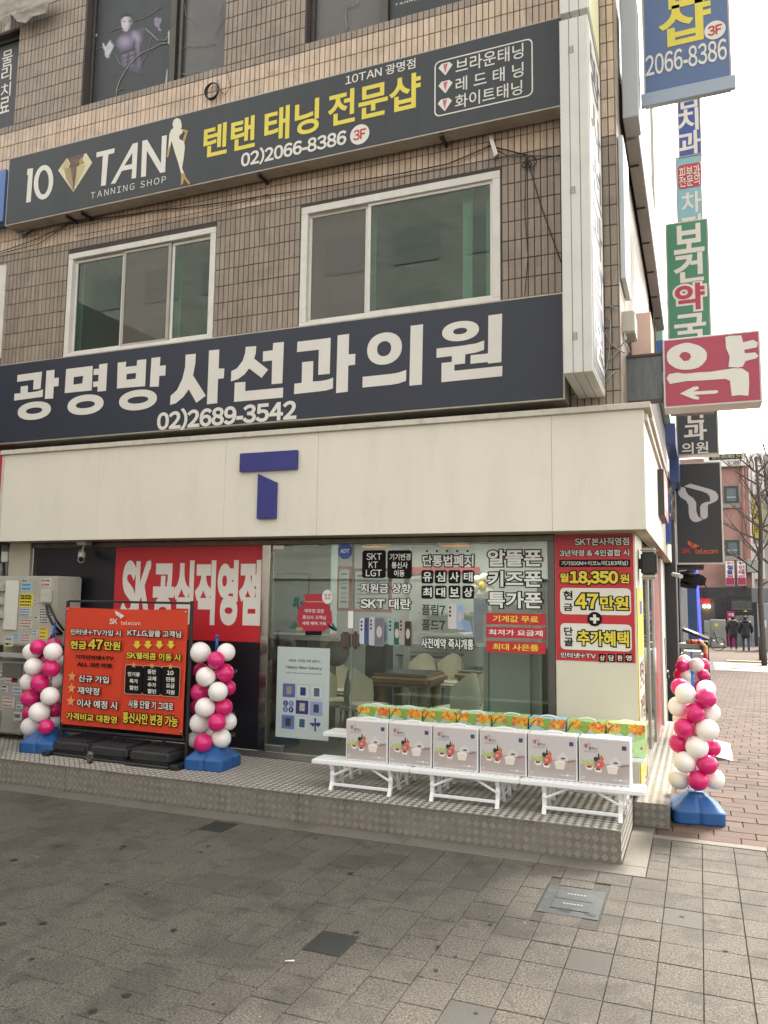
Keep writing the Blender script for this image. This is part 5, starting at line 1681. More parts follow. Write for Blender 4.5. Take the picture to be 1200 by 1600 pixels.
# new year poster on the door
a, b = on_y(434, 1010, GYs), on_y(513, 1158, GYs)
t = thing('door_poster', 'tall pale poster with nine small phone pictures taped inside the glass door', 'poster', (a.x, GYs, b.z))
PX0, PX1, PZ0_, PZ1_ = a.x, b.x, b.z, a.z
part('sheet', MB().box(PX0, PX1, GYs - .0005, GYs + .001, PZ0_, PZ1_), mat('poster_pale', 'b5c2be', .5, var=.03), t)
def ze(x, y): return (420 + x / 8.89, 1000 + y / 8.89)
T('새로운 시작을 위한 갤럭시', ze(275, 262), ze(710, 320), GYs - .003, M_blk, t, .0)
T('Happy New Galaxy', ze(240, 350), ze(735, 425), GYs - .003, M_blk, t, .012)
T('Galaxy S25 Series Galaxy Z Fold7 Z Flip7', ze(240, 440), ze(735, 490), GYs - .003, M_blk, t, .0)
pics = [((198, 600, 365, 800), '5a5c92', '8f8d7c'), ((385, 612, 565, 820), 'a9aab0', '23315e'), ((575, 622, 755, 835), 'a9aab0', '4a5a66'),
        ((378, 832, 548, 1035), '2c2f66', 'a4a49c'), ((570, 848, 745, 1060), '8f97bd', '2f4452'), ((182, 1038, 352, 1240), '5a6ea6', '3e3a36'),
        ((372, 1050, 550, 1265), 'b0b7ba', '35556c'), ((570, 1090, 725, 1275), 'b3bcc0', None)]
for (x0, y0, x1, y1), fc, ic in pics:
    A, B = on_y(*ze(x0, y0), GYs), on_y(*ze(x1, y1), GYs)
    flat(rbox(A.x, B.x, B.z, A.z, GYs - .0015, .003), mat('pic_' + fc, fc, .5), t, 'picture_print')
    if fc in ('a9aab0', 'b0b7ba'):
        flat(rbox(A.x + .008, B.x - .008, B.z + .008, A.z - .008, GYs - .002, .003), mat('pic_in', 'b9c6c3', .5), t, 'picture_print')
    if ic:
        w_, h_ = (B.x - A.x), (A.z - B.z)
        flat(rbox(A.x + w_ * .3, B.x - w_ * .28, B.z + h_ * .22, A.z - h_ * .2, GYs - .0028, .004), mat('pic_' + ic, ic, .4, var=.3, scale=40), t, 'picture_print')
NB = mat('ribbon_navy', '26366c', .5)
Q(((632, 1085), (655, 1085), (655, 1270), (632, 1270)), NB, .003, 8.89, 420, 1000, t, 'artwork', GYs)
Q(((570, 1150), (612, 1150), (645, 1165), (680, 1145), (722, 1155), (712, 1180), (690, 1210), (645, 1175), (605, 1205), (595, 1180), (572, 1172)), NB, .003, 8.89, 420, 1000, t, 'artwork', GYs)
for (x, y, ch, cc) in ((235, 878, '2', '2f3a78'), (313, 882, '0', '6276ac'), (232, 962, '2', '5a70a8'), (310, 967, '6', '2f3a78')):
    c = on_y(*ze(x, y), GYs)
    flat(ell(c.x, c.z, .031, .031, GYs - .002, 20), mat('dot_' + cc, cc, .5), t, 'picture_print')
    letter(ch, c.x - .009, c.x + .009, c.z - .014, c.z + .014, GYs - .004, M_sw, t, .01)
T('SAMSUNG', ze(540, 1355), ze(780, 1375), GYs - .003, mat('tiny_grey', '5b6468', .5), t, 0) if False else None

# red poster on the corner pillar
PY = WY - .006
a, b = on_y(867, 836, PY), on_y(993, 1036, PY)
t = thing('pillar_poster', 'tall red price poster with yellow and white outlined letters on the corner pillar', 'poster', (a.x, PY, b.z))
part('sheet', MB().box(a.x, b.x, PY, PY + .004, b.z, a.z), M_red, t)
PL = PY - .003
M_oy = mat('poster_yellow', 'd9c43a', .5)
A, B = on_y(*zc_(200, 115), PL), on_y(*zc_(325, 200), PL)
lb_ = MB(); o_ = rbox(A.x, B.x, B.z, A.z, PL, .005, 1); i_ = rbox(A.x + .003, B.x - .003, B.z + .003, A.z - .003, PL, .003, 1)
lb_.add(o_ + i_, [(k, (k + 1) % len(o_), len(o_) + (k + 1) % len(o_), len(o_) + k) for k in range(len(o_))])
part('frame_line', lb_, mat('thin_pink', 'b06060', .5), t)
T('SK telecom', zc_(218, 150), zc_(310, 164), PL, mat('thin_pink', 'b06060'), t, .0)
T('공식인증대리점', zc_(218, 170), zc_(310, 184), PL, mat('thin_pink', 'b06060'), t, .0)
KW = dict(outline=M_blk, ow=.05)
T('SKT본사직영점', zc_(347, 124), zc_(858, 190), PL, M_sw, t, .035, **KW)
T('3년약정 & 4인결합 시', zc_(207, 236), zc_(860, 292), PL, M_wht, t, .035, **KW)
rrect(zc_(203, 328), zc_(868, 394), PL, M_blk, t, .003)
T('기가500M+이코노미(183채널)', zc_(224, 340), zc_(848, 380), PL - .003, M_wht, t, .02)
T('월', zc_(207, 454), zc_(292, 540), PL, M_oy, t, .04, **KW)
T('18,350', zc_(300, 432), zc_(756, 552), PL, M_oy, t, .065, **KW)
T('원', zc_(770, 462), zc_(862, 548), PL, M_oy, t, .04, **KW)
rrect(zc_(210, 591), zc_(878, 850), PL, M_wht, t, .04)
T('현', zc_(240, 618), zc_(328, 704), PL - .003, M_blk, t, .04)
T('금', zc_(243, 738), zc_(330, 808), PL - .003, M_blk, t, .04)
T('47', zc_(352, 644), zc_(570, 788), PL - .003, M_oy, t, .05, **KW)
T('만원', zc_(585, 672), zc_(853, 798), PL - .003, M_oy, t, .045, **KW)
rrect(zc_(213, 921), zc_(885, 1190), PL, M_wht, t, .04)
T('단', zc_(248, 957), zc_(332, 1040), PL - .003, M_blk, t, .04)
T('골', zc_(248, 1056), zc_(335, 1140), PL - .003, M_blk, t, .04)
T('추가혜택', zc_(372, 988), zc_(858, 1145), PL - .003, M_oy, t, .045, **KW)
c = on_y(*zc_(535, 883), PL - .008)
flat(ell(c.x, c.z, .066, .066, c.y, 28), M_blk, t, 'badge')
part('plus_mark', MB().box(c.x - .042, c.x + .042, c.y - .0025, c.y - .001, c.z - .013, c.z + .013).box(c.x - .013, c.x + .013, c.y - .0035, c.y - .0028, c.z - .042, c.z + .042), M_wht, t)
T('인터넷+TV', zc_(216, 1195), zc_(548, 1256), PL, M_wht, t, .035, **KW)
for ch, (x0, x1) in zip('상담환영', ((573, 640), (655, 725), (740, 806), (818, 890))):
    rrect(zc_(x0, 1208), zc_(x1, 1288), PL, M_blk, t, .008)
    T(ch, zc_(x0 + 9, 1222), zc_(x1 - 9, 1275), PL - .003, M_wht, t, .03)
# yellow poster on the side of the pillar
SXp = SX + .004
t = thing('yellow_side_poster', 'tall yellow poster with dark lettering on the street side of the corner pillar', 'poster', (SXp, 7.9, .6))
part('sheet', MB().box(SXp, SXp + .003, 7.70, 8.50, .30, 2.10), mat('poster_yellow2', 'dcc23c', .5, var=.08, scale=3), t)
part('blue_label', MB().box(SXp + .0032, SXp + .004, 8.0, 8.3, 1.85, 1.98), mat('label_blue', '33438c'), t)
for (z0, z1, s_) in ((1.15, 1.42, '인터넷'), (.85, 1.08, '가입'), (.48, .72, '상담')):
    part('label_box', MB().box(SXp + .0032, SXp + .004, 7.78, 8.42, z0 - .03, z1 + .03), M_wht, t)
    letter_x(s_, 7.82, 8.38, z0, z1, SXp + .006, mat('dark_red_print', '4a2020', .5), t, .03)

# red sign behind the banner and black panel marks
RY_ = WY - .004
a, b = on_y(182, 853, RY_), on_y(421, 1003, RY_)
t = thing('red_wall_sign', 'big red sheet with tall condensed white letters on the black shop wall', 'sign', (a.x, RY_, b.z))
part('sheet', MB().box(a.x, -4.506, RY_, RY_ + .003, b.z - .01, a.z - .005), M_red, t)
T('SK', (191, 874), (234, 976), RY_ - .003, M_wht, t, .07)
T('공식직영점', (241, 876), (406, 979), RY_ - .003, M_wht, t, .085)
for (x0, y0, x1, y1) in ((90, 920, 102, 947), (90, 953, 102, 984), (92, 922, 101, 945)):
    pass
A, B = on_y(89, 920, RY_), on_y(102, 948, RY_)
t = thing('notice_plate', 'grey notice plate with a phone symbol beside the outdoor unit, upper one', 'notice', (A.x, RY_, B.z), 'grey notice plates on the black wall')
part('sheet', MB().box(A.x, B.x, RY_, RY_ + .003, B.z, A.z), mat('plate_grey', '8d9091', .5), t)
part('symbol', MB().box(A.x + .035, A.x + .085, RY_ - .001, RY_ - .0003, B.z + .06, A.z - .07).box(A.x + .085, A.x + .11, RY_ - .001, RY_ - .0003, A.z - .09, A.z - .075), M_blk, t)
A, B = on_y(89, 953, RY_), on_y(102, 985, RY_)
t = thing('notice_plate', 'grey notice plate with a phone symbol beside the outdoor unit, lower one', 'notice', (A.x, RY_, B.z), 'grey notice plates on the black wall')
part('sheet', MB().box(A.x, B.x, RY_, RY_ + .003, B.z, A.z), mat('plate_grey', '8d9091', .5), t)
part('symbol', MB().box(A.x + .035, A.x + .085, RY_ - .001, RY_ - .0003, B.z + .06, A.z - .08).box(A.x + .085, A.x + .11, RY_ - .001, RY_ - .0003, A.z - .1, A.z - .085), M_blk, t)
t = thing('panel_writing', 'faint small white letters on the black wall right of the middle balloon column', 'lettering', on_y(365, 1110, RY_))
for s_, x0, y0, x1, y1 in (('요금상담', 300, 1044, 371, 1051), ('번호이동', 300, 1110, 368, 1118), ('신규가입', 300, 1142, 367, 1151)):
    T(s_, (x0 + 36, y0), (x1, y1), RY_, mat('faint_white', '9b9b98', .5), t, 0)

# camera on the head rail
c = on_y(129, 868, 7.45)
t = thing('security_camera', 'white bullet security camera hanging under the fascia above the black wall', 'security camera', c)
part('mount', MB().bbox(c.x - .13, c.x + .02, c.y + .02, c.y + .14, c.z + .13, c.z + .21, .01, 2), mat('cam_white', 'b9b6ae', .4), t)
part('arm', MB().tube([(c.x - .06, c.y + .08, c.z + .14), (c.x - .05, c.y + .05, c.z + .06), (c.x - .02, c.y, c.z + .02)], .014, 8), mat('cam_white', 'b9b6ae'), t)
part('body', MB().tube([(c.x - .09, c.y + .07, c.z + .05), (c.x + .07, c.y - .10, c.z - .05)], .034, 16).tube([(c.x - .03, c.y + .03, c.z + .02), (c.x + .085, c.y - .115, c.z - .055)], [.038, .042], 16, False), mat('cam_white', 'b9b6ae'), t)
part('lens', MB().ball((c.x + .08, c.y - .108, c.z - .052), .026), M_blk, t)

# ================================================================== banner stand
BY = 6.90
t = thing('banner_stand', 'black metal frame stand holding an orange red advertising banner with two columns of letters', 'banner stand', (-5.75, BY, PZ))
bx0, bx1, bz0, bz1 = -6.555, -4.945, .558, 1.832
part('frame_post', MB().bbox(bx0 - .02, bx0 + .012, BY + .005, BY + .035, PZ + .05, 1.90, .004, 1), M_steelb, t)
part('frame_post', MB().bbox(bx1 + .02, bx1 + .052, BY + .005, BY + .035, PZ + .05, 1.92, .004, 1), M_steelb, t)
part('top_rail', MB().bbox(bx0 + .014, bx1 + .018, BY + .005, BY + .03, 1.885, 1.91, .004, 1), M_steelb, t)
part('bottom_rail', MB().bbox(bx0 + .014, bx1 + .018, BY + .005, BY + .03, .49, .515, .004, 1), M_steelb, t)
bn = MB()
nx, nz = 24, 14
vs = []
for j in range(nz + 1):
    for i in range(nx + 1):
        u, v = i / nx, j / nz
        yy = BY - .004 + .010 * math.sin(u * 5 + v) * math.sin(v * 4 + 1) * (1 - v * .2)
        sag = -.012 * math.sin(u * math.pi) * v - .0
        vs.append((bx0 + u * (bx1 - bx0), yy + .006, bz0 + v * (bz1 - bz0) + sag))
bn.add(vs, [(j * (nx + 1) + i, j * (nx + 1) + i + 1, (j + 1) * (nx + 1) + i + 1, (j + 1) * (nx + 1) + i) for j in range(nz) for i in range(nx)], True)
ban = part('banner', bn, M_orange, t)
for (x, z) in ((bx0 + .02, bz0 + .03), (bx1 - .02, bz0 + .03), (bx0 + .02, bz1 - .03), (bx1 - .02, bz1 - .03)):
    part('eyelet', MB().ball((x, BY - .012, z), .012, .004, .012, 10, 6), M_metal, ban)
BL = BY - .020
def B_(s, x0, y0, x1, y1, m, w=.035, **kw):
    a, b = on_y(*zd(x0, y0), BL), on_y(*zd(x1, y1), BL)
    if kw.get('outline'):
        part('lettering_outline', text_mb(s, w, lambda u, v, k: (a.x + u * (b.x - a.x), BL - (k % 2) * .0004, b.z + v * (a.z - b.z)), 0, w, kw.get('ow', .05)), kw['outline'], ban)
    part('lettering', text_mb(s, w, lambda u, v, k: (a.x + u * (b.x - a.x), BL - .003 - (k % 2) * .0004, b.z + v * (a.z - b.z)), 0, w), m, ban)
KO = dict(outline=M_blk, ow=.05)
Q(((716, 535), (738, 545), (745, 578), (724, 560)), M_wht, 0, 4, 0, 820, ban, 'artwork', BL)
Q(((738, 545), (778, 570), (752, 588)), M_wht, 0, 4, 0, 820, ban, 'artwork', BL)
B_('SK', 686, 586, 734, 622, M_wht, .03); B_('telecom', 756, 600, 878, 628, M_wht, .012)
B_('인터넷+TV가입 시', 444, 650, 755, 697, M_wht, **KO)
B_('현금', 442, 723, 540, 778, M_oy, .045, **KO); B_('47', 554, 714, 642, 780, M_oy, .05, **KO); B_('만원', 654, 727, 752, 784, M_oy, .045, **KO)
B_('기가인터넷+TV', 472, 810, 712, 850, M_blk, .07); B_('ALL 3년 약정', 483, 856, 697, 897, M_blk, .07)
for (x, y) in ((450, 948), (447, 1022), (442, 1102)):
    c = on_y(*zd(x, y), BL)
    part('star_print', MB().poly(star(c.x, c.z, .062, BL)), mat('star_tan', 'd89a5a', .5), ban)
B_('신규 가입', 492, 937, 680, 992, M_wht, **KO); B_('재약정', 486, 1010, 620, 1066, M_wht, **KO); B_('이사 예정 시', 484, 1087, 731, 1156, M_wht, **KO)
B_('가격비교 대환영', 416, 1170, 730, 1243, M_oy, .04, **KO)
a, b = on_y(*zd(776, 650), BL), on_y(*zd(750, 1250), BL)
xm = (a.x + b.x) / 2
part('dividing_line', MB().box(xm, xm + .003, BL, BL + .0008, b.z, a.z), mat('line_brown', '6a2414', .5), ban)
B_('KT,LG,알뜰 고객님', 799, 654, 1132, 706, M_wht, **KO)
for x in (857, 925, 996, 1068):
    Q(((x - 14, 726), (x + 14, 726), (x + 14, 748), (x + 27, 748), (x, 776), (x - 27, 748), (x - 14, 748)), M_oy, 0, 4, 0, 820, ban, 'arrow_print', BL)
B_('SK텔레콤 이동 시', 791, 792, 1127, 853, M_oy, .04, **KO)
for (x0, y0, x1, y1, ws) in ((787, 876, 887, 1060, (('전기종', 918, 950), ('특가', 962, 992), ('할인', 1003, 1034))),
                             (898, 881, 1003, 1067, (('동반', 902, 935), ('교체', 945, 976), ('추가', 985, 1016), ('할인', 1024, 1056))),
                             (1014, 886, 1118, 1075, (('10', 910, 940), ('만원', 950, 982), ('요금', 990, 1022), ('지원', 1030, 1062)))):
    a, b = on_y(*zd(x0, y0), BL), on_y(*zd(x1, y1), BL)
    part('label_box', MB().poly(rbox(a.x - .008, b.x + .008, b.z - .008, a.z + .008, BL, .03)), mat('thin_tan', 'c89078', .5), ban)
    part('label_box', MB().poly(rbox(a.x, b.x, b.z, a.z, BL - .001, .025)), M_blk, ban)
    for s_, ya, yb in ws:
        wd_ = 38 if len(s_) > 2 else (26 if s_ != '10' else 20)
        mx = (x0 + x1) / 2
        a2, b2 = on_y(*zd(mx - wd_, ya), BL), on_y(*zd(mx + wd_, yb), BL)
        part('lettering', text_mb(s_, .045, lambda u, v, k: (a2.x + u * (b2.x - a2.x), BL - .004 - (k % 2) * .0004, b2.z + v * (a2.z - b2.z)), 0, .045), M_wht, ban)
    c = on_y(*zd((x0 + x1) / 2, y0), BL)
    part('star_print', MB().poly(star(c.x, c.z + .0, .035, BL - .0025)), mat('star_tan', 'd89a5a'), ban)
B_('사용 단말 기 그대로', 804, 1092, 1083, 1163, M_wht, .035, **KO)
B_('통신사만 변경 가능', 769, 1168, 1111, 1266, M_oy, .04, **KO)
M_wb = mat('weight_black', (0.026, 0.026, 0.027), .6, var=.3, scale=20, bump=.25, bscale=140)
for i, (xc_, yc_) in enumerate(((-6.33, 7.02), (-5.78, 6.97), (-5.24, 6.95))):
    w_ = part('weight_block', MB().bbox(xc_ - .25, xc_ + .25, yc_ - .22, yc_ + .26, PZ + .03, PZ + .165, .035, 3), M_wb, t)
    part('tray', MB().bbox(xc_ - .27, xc_ + .27, yc_ - .25, yc_ + .29, PZ + .001, PZ + .03, .008, 1), M_steelb, w_)
    part('support_post', MB().bbox(xc_ - .012, xc_ + .012, yc_ + .02, yc_ + .045, PZ + .165, .49, .003, 1), M_steelb, t)
part('foot', MB().bbox(bx0 - .05, bx0 + .04, BY - .20, BY + .2, PZ + .001, PZ + .05, .006, 1).bbox(bx1 + .0, bx1 + .09, BY - .2, BY + .2, PZ + .001, PZ + .05, .006, 1), M_steelb, t)
part('tie_cord', MB().tube([(bx1 - .02, BY - .012, bz0 + .03), (bx1 + .02, BY - .01, bz0 - .03), (bx1 + .03, BY, bz0 - .06)], .003, 6).tube([(bx0 + .02, BY - .012, bz0 + .03), (bx0 - .0, BY, bz0 - .05)], .003, 6), M_dark, t)
# iced drink
c = on_y(141, 1178, 6.62); c.z = PZ
t = thing('iced_drink', 'clear plastic cup of brown drink with black straw before the black weight blocks', 'cup', (c.x, 6.62, PZ))
part('cup', MB().lathe([(.0, PZ + .003), (.026, PZ + .003), (.036, PZ + .10), (.038, PZ + .10)], c.x, 6.62, 20), glass('cup_plastic', (0.8, 0.8, 0.8), 2.0), t)
part('drink', MB().lathe([(.0, PZ + .006), (.024, PZ + .006), (.029, PZ + .05), (0, PZ + .05)], c.x, 6.62, 20), mat('tea_brown', (0.12, 0.035, 0.015), .2), t)
part('lid', MB().lathe([(.040, PZ + .10), (.040, PZ + .106), (.03, PZ + .125), (0, PZ + .128)], c.x, 6.62, 20), glass('cup_plastic', (0.8, 0.8, 0.8)), t)
part('straw', MB().tube([(c.x + .004, 6.62, PZ + .02), (c.x - .004, 6.62, PZ + .18)], .004, 6), M_blk, t)

# ================================================================== balloon columns
def base_mb(r=.228, h=.115, top=.25):
    mb = MB()
    n = 96
    def ring_(rr, z, notch):
        out = []
        for k in range(n):
            a = 2 * math.pi * k / n
            co, si = math.cos(a), math.sin(a)
            e = 7
            q = (abs(co) ** e + abs(si) ** e) ** (-1 / e)
            # notch in the middle of each side
            m = abs(math.sin(2 * a))
            d = 1 - notch * max(0, 1 - m * 3.2)
            out.append((rr * q * co * d, rr * q * si * d, z))
        return out
    rings = [ring_(r * .97, 0, .06), ring_(r, .012, .07), ring_(r, h - .012, .07), ring_(r * .96, h, .06), ring_(r * .80, h + .03, .05), ring_(r * .42, h + .10, .02), ring_(r * .33, top - .02, 0), ring_(r * .26, top, 0), ring_(.03, top + .002, 0)]
    vs = [p for q in rings for p in q]
    fs = []
    for j in range(len(rings) - 1):
        for k in range(n):
            fs.append((j * n + k, j * n + (k + 1) % n, (j + 1) * n + (k + 1) % n, (j + 1) * n + k))
    fs.append(tuple(range(n))[::-1])
    fs.append(tuple((len(rings) - 1) * n + k for k in range(n)))
    mb.add(vs, fs, False)
    mb.s = [False] * len(mb.s)
    return mb
bm_base = base_mb().mesh('base', M_blueb)
mod_mesh = {}
def balloon_mesh(m):
    if m.name not in mod_mesh:
        mb = MB().ball((0, 0, 0), 1, 1, 1.06, 24, 16, taper=-.06)
        mb.tube([(0, 0, 1.04), (0, 0, 1.13)], [.05, .09], 8)
        mod_mesh[m.name] = mb.mesh('balloon', m)
    return mod_mesh[m.name]
ball_n = [0]
def add_balloon(t, p, r, m, axis):
    o = bpy.data.objects.new('balloon', balloon_mesh(m))
    COL.objects.link(o)
    o.parent = t
    o.location = Vector(p) - t.location
    o.scale = (r, r, r * .98)
    # knot points to the pole
    to = (Vector((axis[0], axis[1], p[2])) - Vector(p))
    if to.length < 1e-3:
        to = Vector((0, 1, 0))
    o.rotation_euler = to.to_track_quat('Z', 'Y').to_euler()
def column(label, cx, cy, z0, marks, crop, rz, ztop):
    t = thing('balloon_column', label, 'balloon column', (cx, cy, z0), 'balloon columns in front of the shop')
    b = bpy.data.objects.new('base', bm_base); COL.objects.link(b); b.parent = t; b.rotation_euler = (0, 0, rz)
    part('pole', MB().tube([(cx, cy, z0 + .18), (cx, cy, ztop - .16)], .009, 8), mat('pole_grey', (0.25, 0.22, 0.2), .4), t)
    tip = MB().tube([(cx, cy, ztop - .17), (cx, cy, ztop - .03)], [.017, .013], 10).tube([(cx - .001, cy, ztop - .03), (cx, cy, ztop)], .016, 8)
    part('pole_tip', tip, mat('tip_blue', '1558a8', .35), t)
    s, ox, oy = crop
    for (x, y, r, col_, dp) in marks:
        off = {'f': -.125, 'm': -.02, 'b': .09, 's': -.02}[dp]
        P3 = on_y(ox + x / s, oy + y / s, cy + off)
        rr = r / s / FPX * (P3 - Vector((0, 0, EYE))).dot(FWD)
        rr = max(rr, .085) if dp == 'b' else rr
        add_balloon(t, P3, rr * .985, M_balw if col_ == 'W' else M_balp, (cx, cy))
    return t
mk = [(445, 505, 62, 'W', 'b'), (308, 535, 68, 'W', 'f'), (445, 567, 66, 'P', 'f'), (272, 492, 45, 'P', 'b'), (262, 622, 68, 'W', 'm'), (371, 664, 67, 'P', 'f'), (475, 665, 64, 'W', 'm'),
      (300, 768, 67, 'P', 'f'), (452, 780, 76, 'W', 'f'), (285, 705, 55, 'W', 'b'), (268, 870, 66, 'P', 'm'), (384, 897, 76, 'W', 'f'), (482, 900, 60, 'P', 'm'), (405, 820, 50, 'P', 'b'),
      (305, 998, 72, 'W', 'f'), (452, 1012, 68, 'P', 'f'), (268, 1107, 72, 'W', 'm'), (392, 1121, 68, 'P', 'f'), (500, 1113, 68, 'W', 'm'), (380, 990, 50, 'W', 'b'), (380, 700, 50, 'P', 'b')]
zt1 = on_y(1085, 1048, 7.98).z
column('pink and white balloon column on a blue base on the brick street in front', -.082, 8.02, 0.0, mk, (4.324, 1000, 960), R(8), zt1)
mk = [(303, 318, 46, 'W', 'm'), (380, 343, 50, 'W', 'f'), (288, 350, 44, 'P', 'f'), (425, 338, 40, 'P', 'b'), (318, 420, 44, 'W', 'f'), (425, 412, 43, 'P', 'f'), (272, 408, 38, 'P', 'b')]
cy4 = 11.6
pz = on_y(1082, 1100, cy4).x
for k in range(8):
    yb = 480 + k * 58
    mk += [(310 + 8 * (k % 2), yb, 46, 'WP'[k % 2], 'f'), (400 - 8 * (k % 2), yb + 12, 46, 'PW'[k % 2], 'f'), (350, yb + 30, 44, 'WP'[(k // 2) % 2], 'b')]
mk = [m_ for m_ in mk if m_[1] < 910]
cx4 = on_y(1000 + 352 / 4.324, 1040, cy4).x
column('pink and white balloon column farther along the street, mostly hidden behind the front one', cx4, cy4, 0.0, mk, (4.324, 1000, 960), 0.0, on_y(1082, 1018, cy4).z)
mk = [(452, 798, 66, 'W', 'm'), (612, 796, 57, 'W', 'm'), (550, 845, 56, 'P', 'f'), (458, 915, 52, 'P', 'b'), (605, 925, 58, 'P', 'm'), (488, 950, 62, 'W', 'f'), (448, 1048, 57, 'P', 'm'), (562, 1043, 62, 'W', 'f'), (622, 1018, 50, 'P', 'b'),
      (440, 1140, 50, 'P', 'b'), (484, 1143, 64, 'W', 'f'), (598, 1140, 56, 'P', 'm'), (450, 1240, 64, 'W', 'm'), (556, 1236, 57, 'P', 'f'), (625, 1230, 54, 'W', 'b'), (425, 1342, 54, 'W', 'b'), (472, 1362, 58, 'P', 'f'), (583, 1335, 60, 'W', 'm'), (530, 1300, 50, 'W', 'b')]
column('pink and white balloon column on a blue base right of the orange banner', -4.655, 7.02, PZ, mk, (4, 200, 820), R(6), on_y(337, 992, 7.0).z)
mk = [(200, 795, 55, 'W', 'm'), (240, 765, 50, 'P', 'f'), (335, 755, 50, 'P', 'b'), (332, 795, 58, 'W', 'f'), (212, 888, 57, 'W', 'f'), (318, 900, 54, 'P', 'f'), (362, 855, 46, 'W', 'b'), (182, 982, 55, 'W', 'm'), (250, 988, 56, 'P', 'f'), (350, 975, 52, 'W', 'b'),
      (192, 1082, 58, 'P', 'm'), (312, 1070, 58, 'W', 'f'), (188, 1175, 46, 'P', 'b'), (248, 1172, 64, 'W', 'f'), (338, 1155, 54, 'P', 'b'), (190, 1262, 58, 'W', 'm'), (290, 1262, 48, 'P', 'f'), (330, 1230, 50, 'W', 'b'), (280, 870, 48, 'P', 'b'), (290, 1010, 48, 'P', 'b')]
column('pink and white balloon column left of the orange banner beside the outdoor unit', -6.80, 6.98, PZ, mk, (4, 0, 820), R(10), on_y(74, 972, 6.95).z)

# ================================================================== folding stepped display benches with gift boxes
LY0, LY1, UY0, UY1 = 6.65, 6.90, 7.08, 7.36
LZ, UZ = .505, .675
cuts_l = [-3.352, -2.395, -1.428, -.437]
def bench(i, x0, x1):
    t = thing('display_bench', ('left', 'middle', 'right')[i] + ' white plastic two step display bench under the gift boxes', 'bench', ((x0 + x1) / 2, LY0, PZ), 'white display benches on the platform')
    for (ya, yb, z, ex0, ex1, nm) in ((LY0, LY1, LZ, x0, x1, 'lower_shelf'), (UY0, UY1, UZ, x0 - (.10 if i == 0 else 0), x1 - (.02 if i == 2 else 0), 'upper_shelf')):
        s_ = part(nm, MB().bbox(ex0 + .002, ex1 - .002, ya, yb, z - .042, z - .004, .006, 2), M_plastic, t)
        sl = MB()
        k = 0
        x = ex0 + .03
        while x < ex1 - .05:
            sl.bbox(x, x + .035, ya + .02, yb - .02, z - .005, z, .002, 1)
            x += .052
        part('grip_ribs', sl, M_plastic, s_, kind='stuff')
    xs_ = (x0 + .20, x1 - .19)
    for x in xs_:
        lm = MB()
        yb_ = LY0 + .03
        # curved front leg, back legs, spreader
        def bar(pts, w, d):
            for a_, b_ in zip(pts[:-1], pts[1:]):
                lm.prism([(x - w, a_[0] - d, a_[1]), (x - w, a_[0] + d, a_[1]), (x - w, b_[0] + d, b_[1]), (x - w, b_[0] - d, b_[1])], (2 * w, 0, 0))
        bar([(yb_ - .02, PZ + .001), (yb_ + .015, PZ + .07), (yb_ + .02, PZ + .16), (yb_ - .01, LZ - .043)], .016, .017)
        part('leg', lm, M_plastic, t); lm = MB()
        bar([(LY1 + .02, PZ + .001), (LY1 - .02, PZ + .08), (LY1 - .03, LZ - .043)], .014, .014)
        part('leg', lm, M_plastic, t); lm = MB()
        bar([(UY0 + .05, PZ + .001), (UY0 + .02, PZ + .12), (UY0 + .03, UZ - .20), (UY0 + .01, UZ - .043)], .014, .016)
        part('leg', lm, M_plastic, t); lm = MB()
        bar([(UY1 - .02, PZ + .001), (UY1 - .04, UZ - .043)], .014, .014)
        part('leg', lm, M_plastic, t); lm = MB()
        bar([(yb_, PZ + .05), (UY1 - .03, PZ + .06)], .01, .012)
        bar([(yb_ + .02, PZ + .2), (LY1 - .02, PZ + .06)], .009, .010)
        bar([(LY1 - .02, PZ + .06), (UY0 + .03, UZ - .15)], .009, .010)
        part('side_brace', lm, M_plastic, t)
        part('bracket_knob', MB().bbox(x - .02, x + .02, yb_ - .012, yb_ + .03, PZ + .11, PZ + .155, .012, 2), M_plastic, t)
    part('bottom_rail', MB().bbox(xs_[0], xs_[1], yb_ - .01, yb_ + .01, PZ + .035, PZ + .062, .004, 1), M_plastic, t)
    part('bottom_rail', MB().bbox(xs_[0], xs_[1], UY1 - .045, UY1 - .025, PZ + .045, PZ + .07, .004, 1), M_plastic, t)
    for sx, x in ((1, xs_[0]), (-1, xs_[1])):
        dm = MB()
        dm.tube([(x, yb_ + .005, PZ + .12), (x + sx * .20, yb_ + .02, LZ - .045)], .0115, 6, smooth=False)
        part('diagonal_brace', dm, M_plastic, t)
for i in range(3):
    bench(i, cuts_l[i], cuts_l[i + 1])

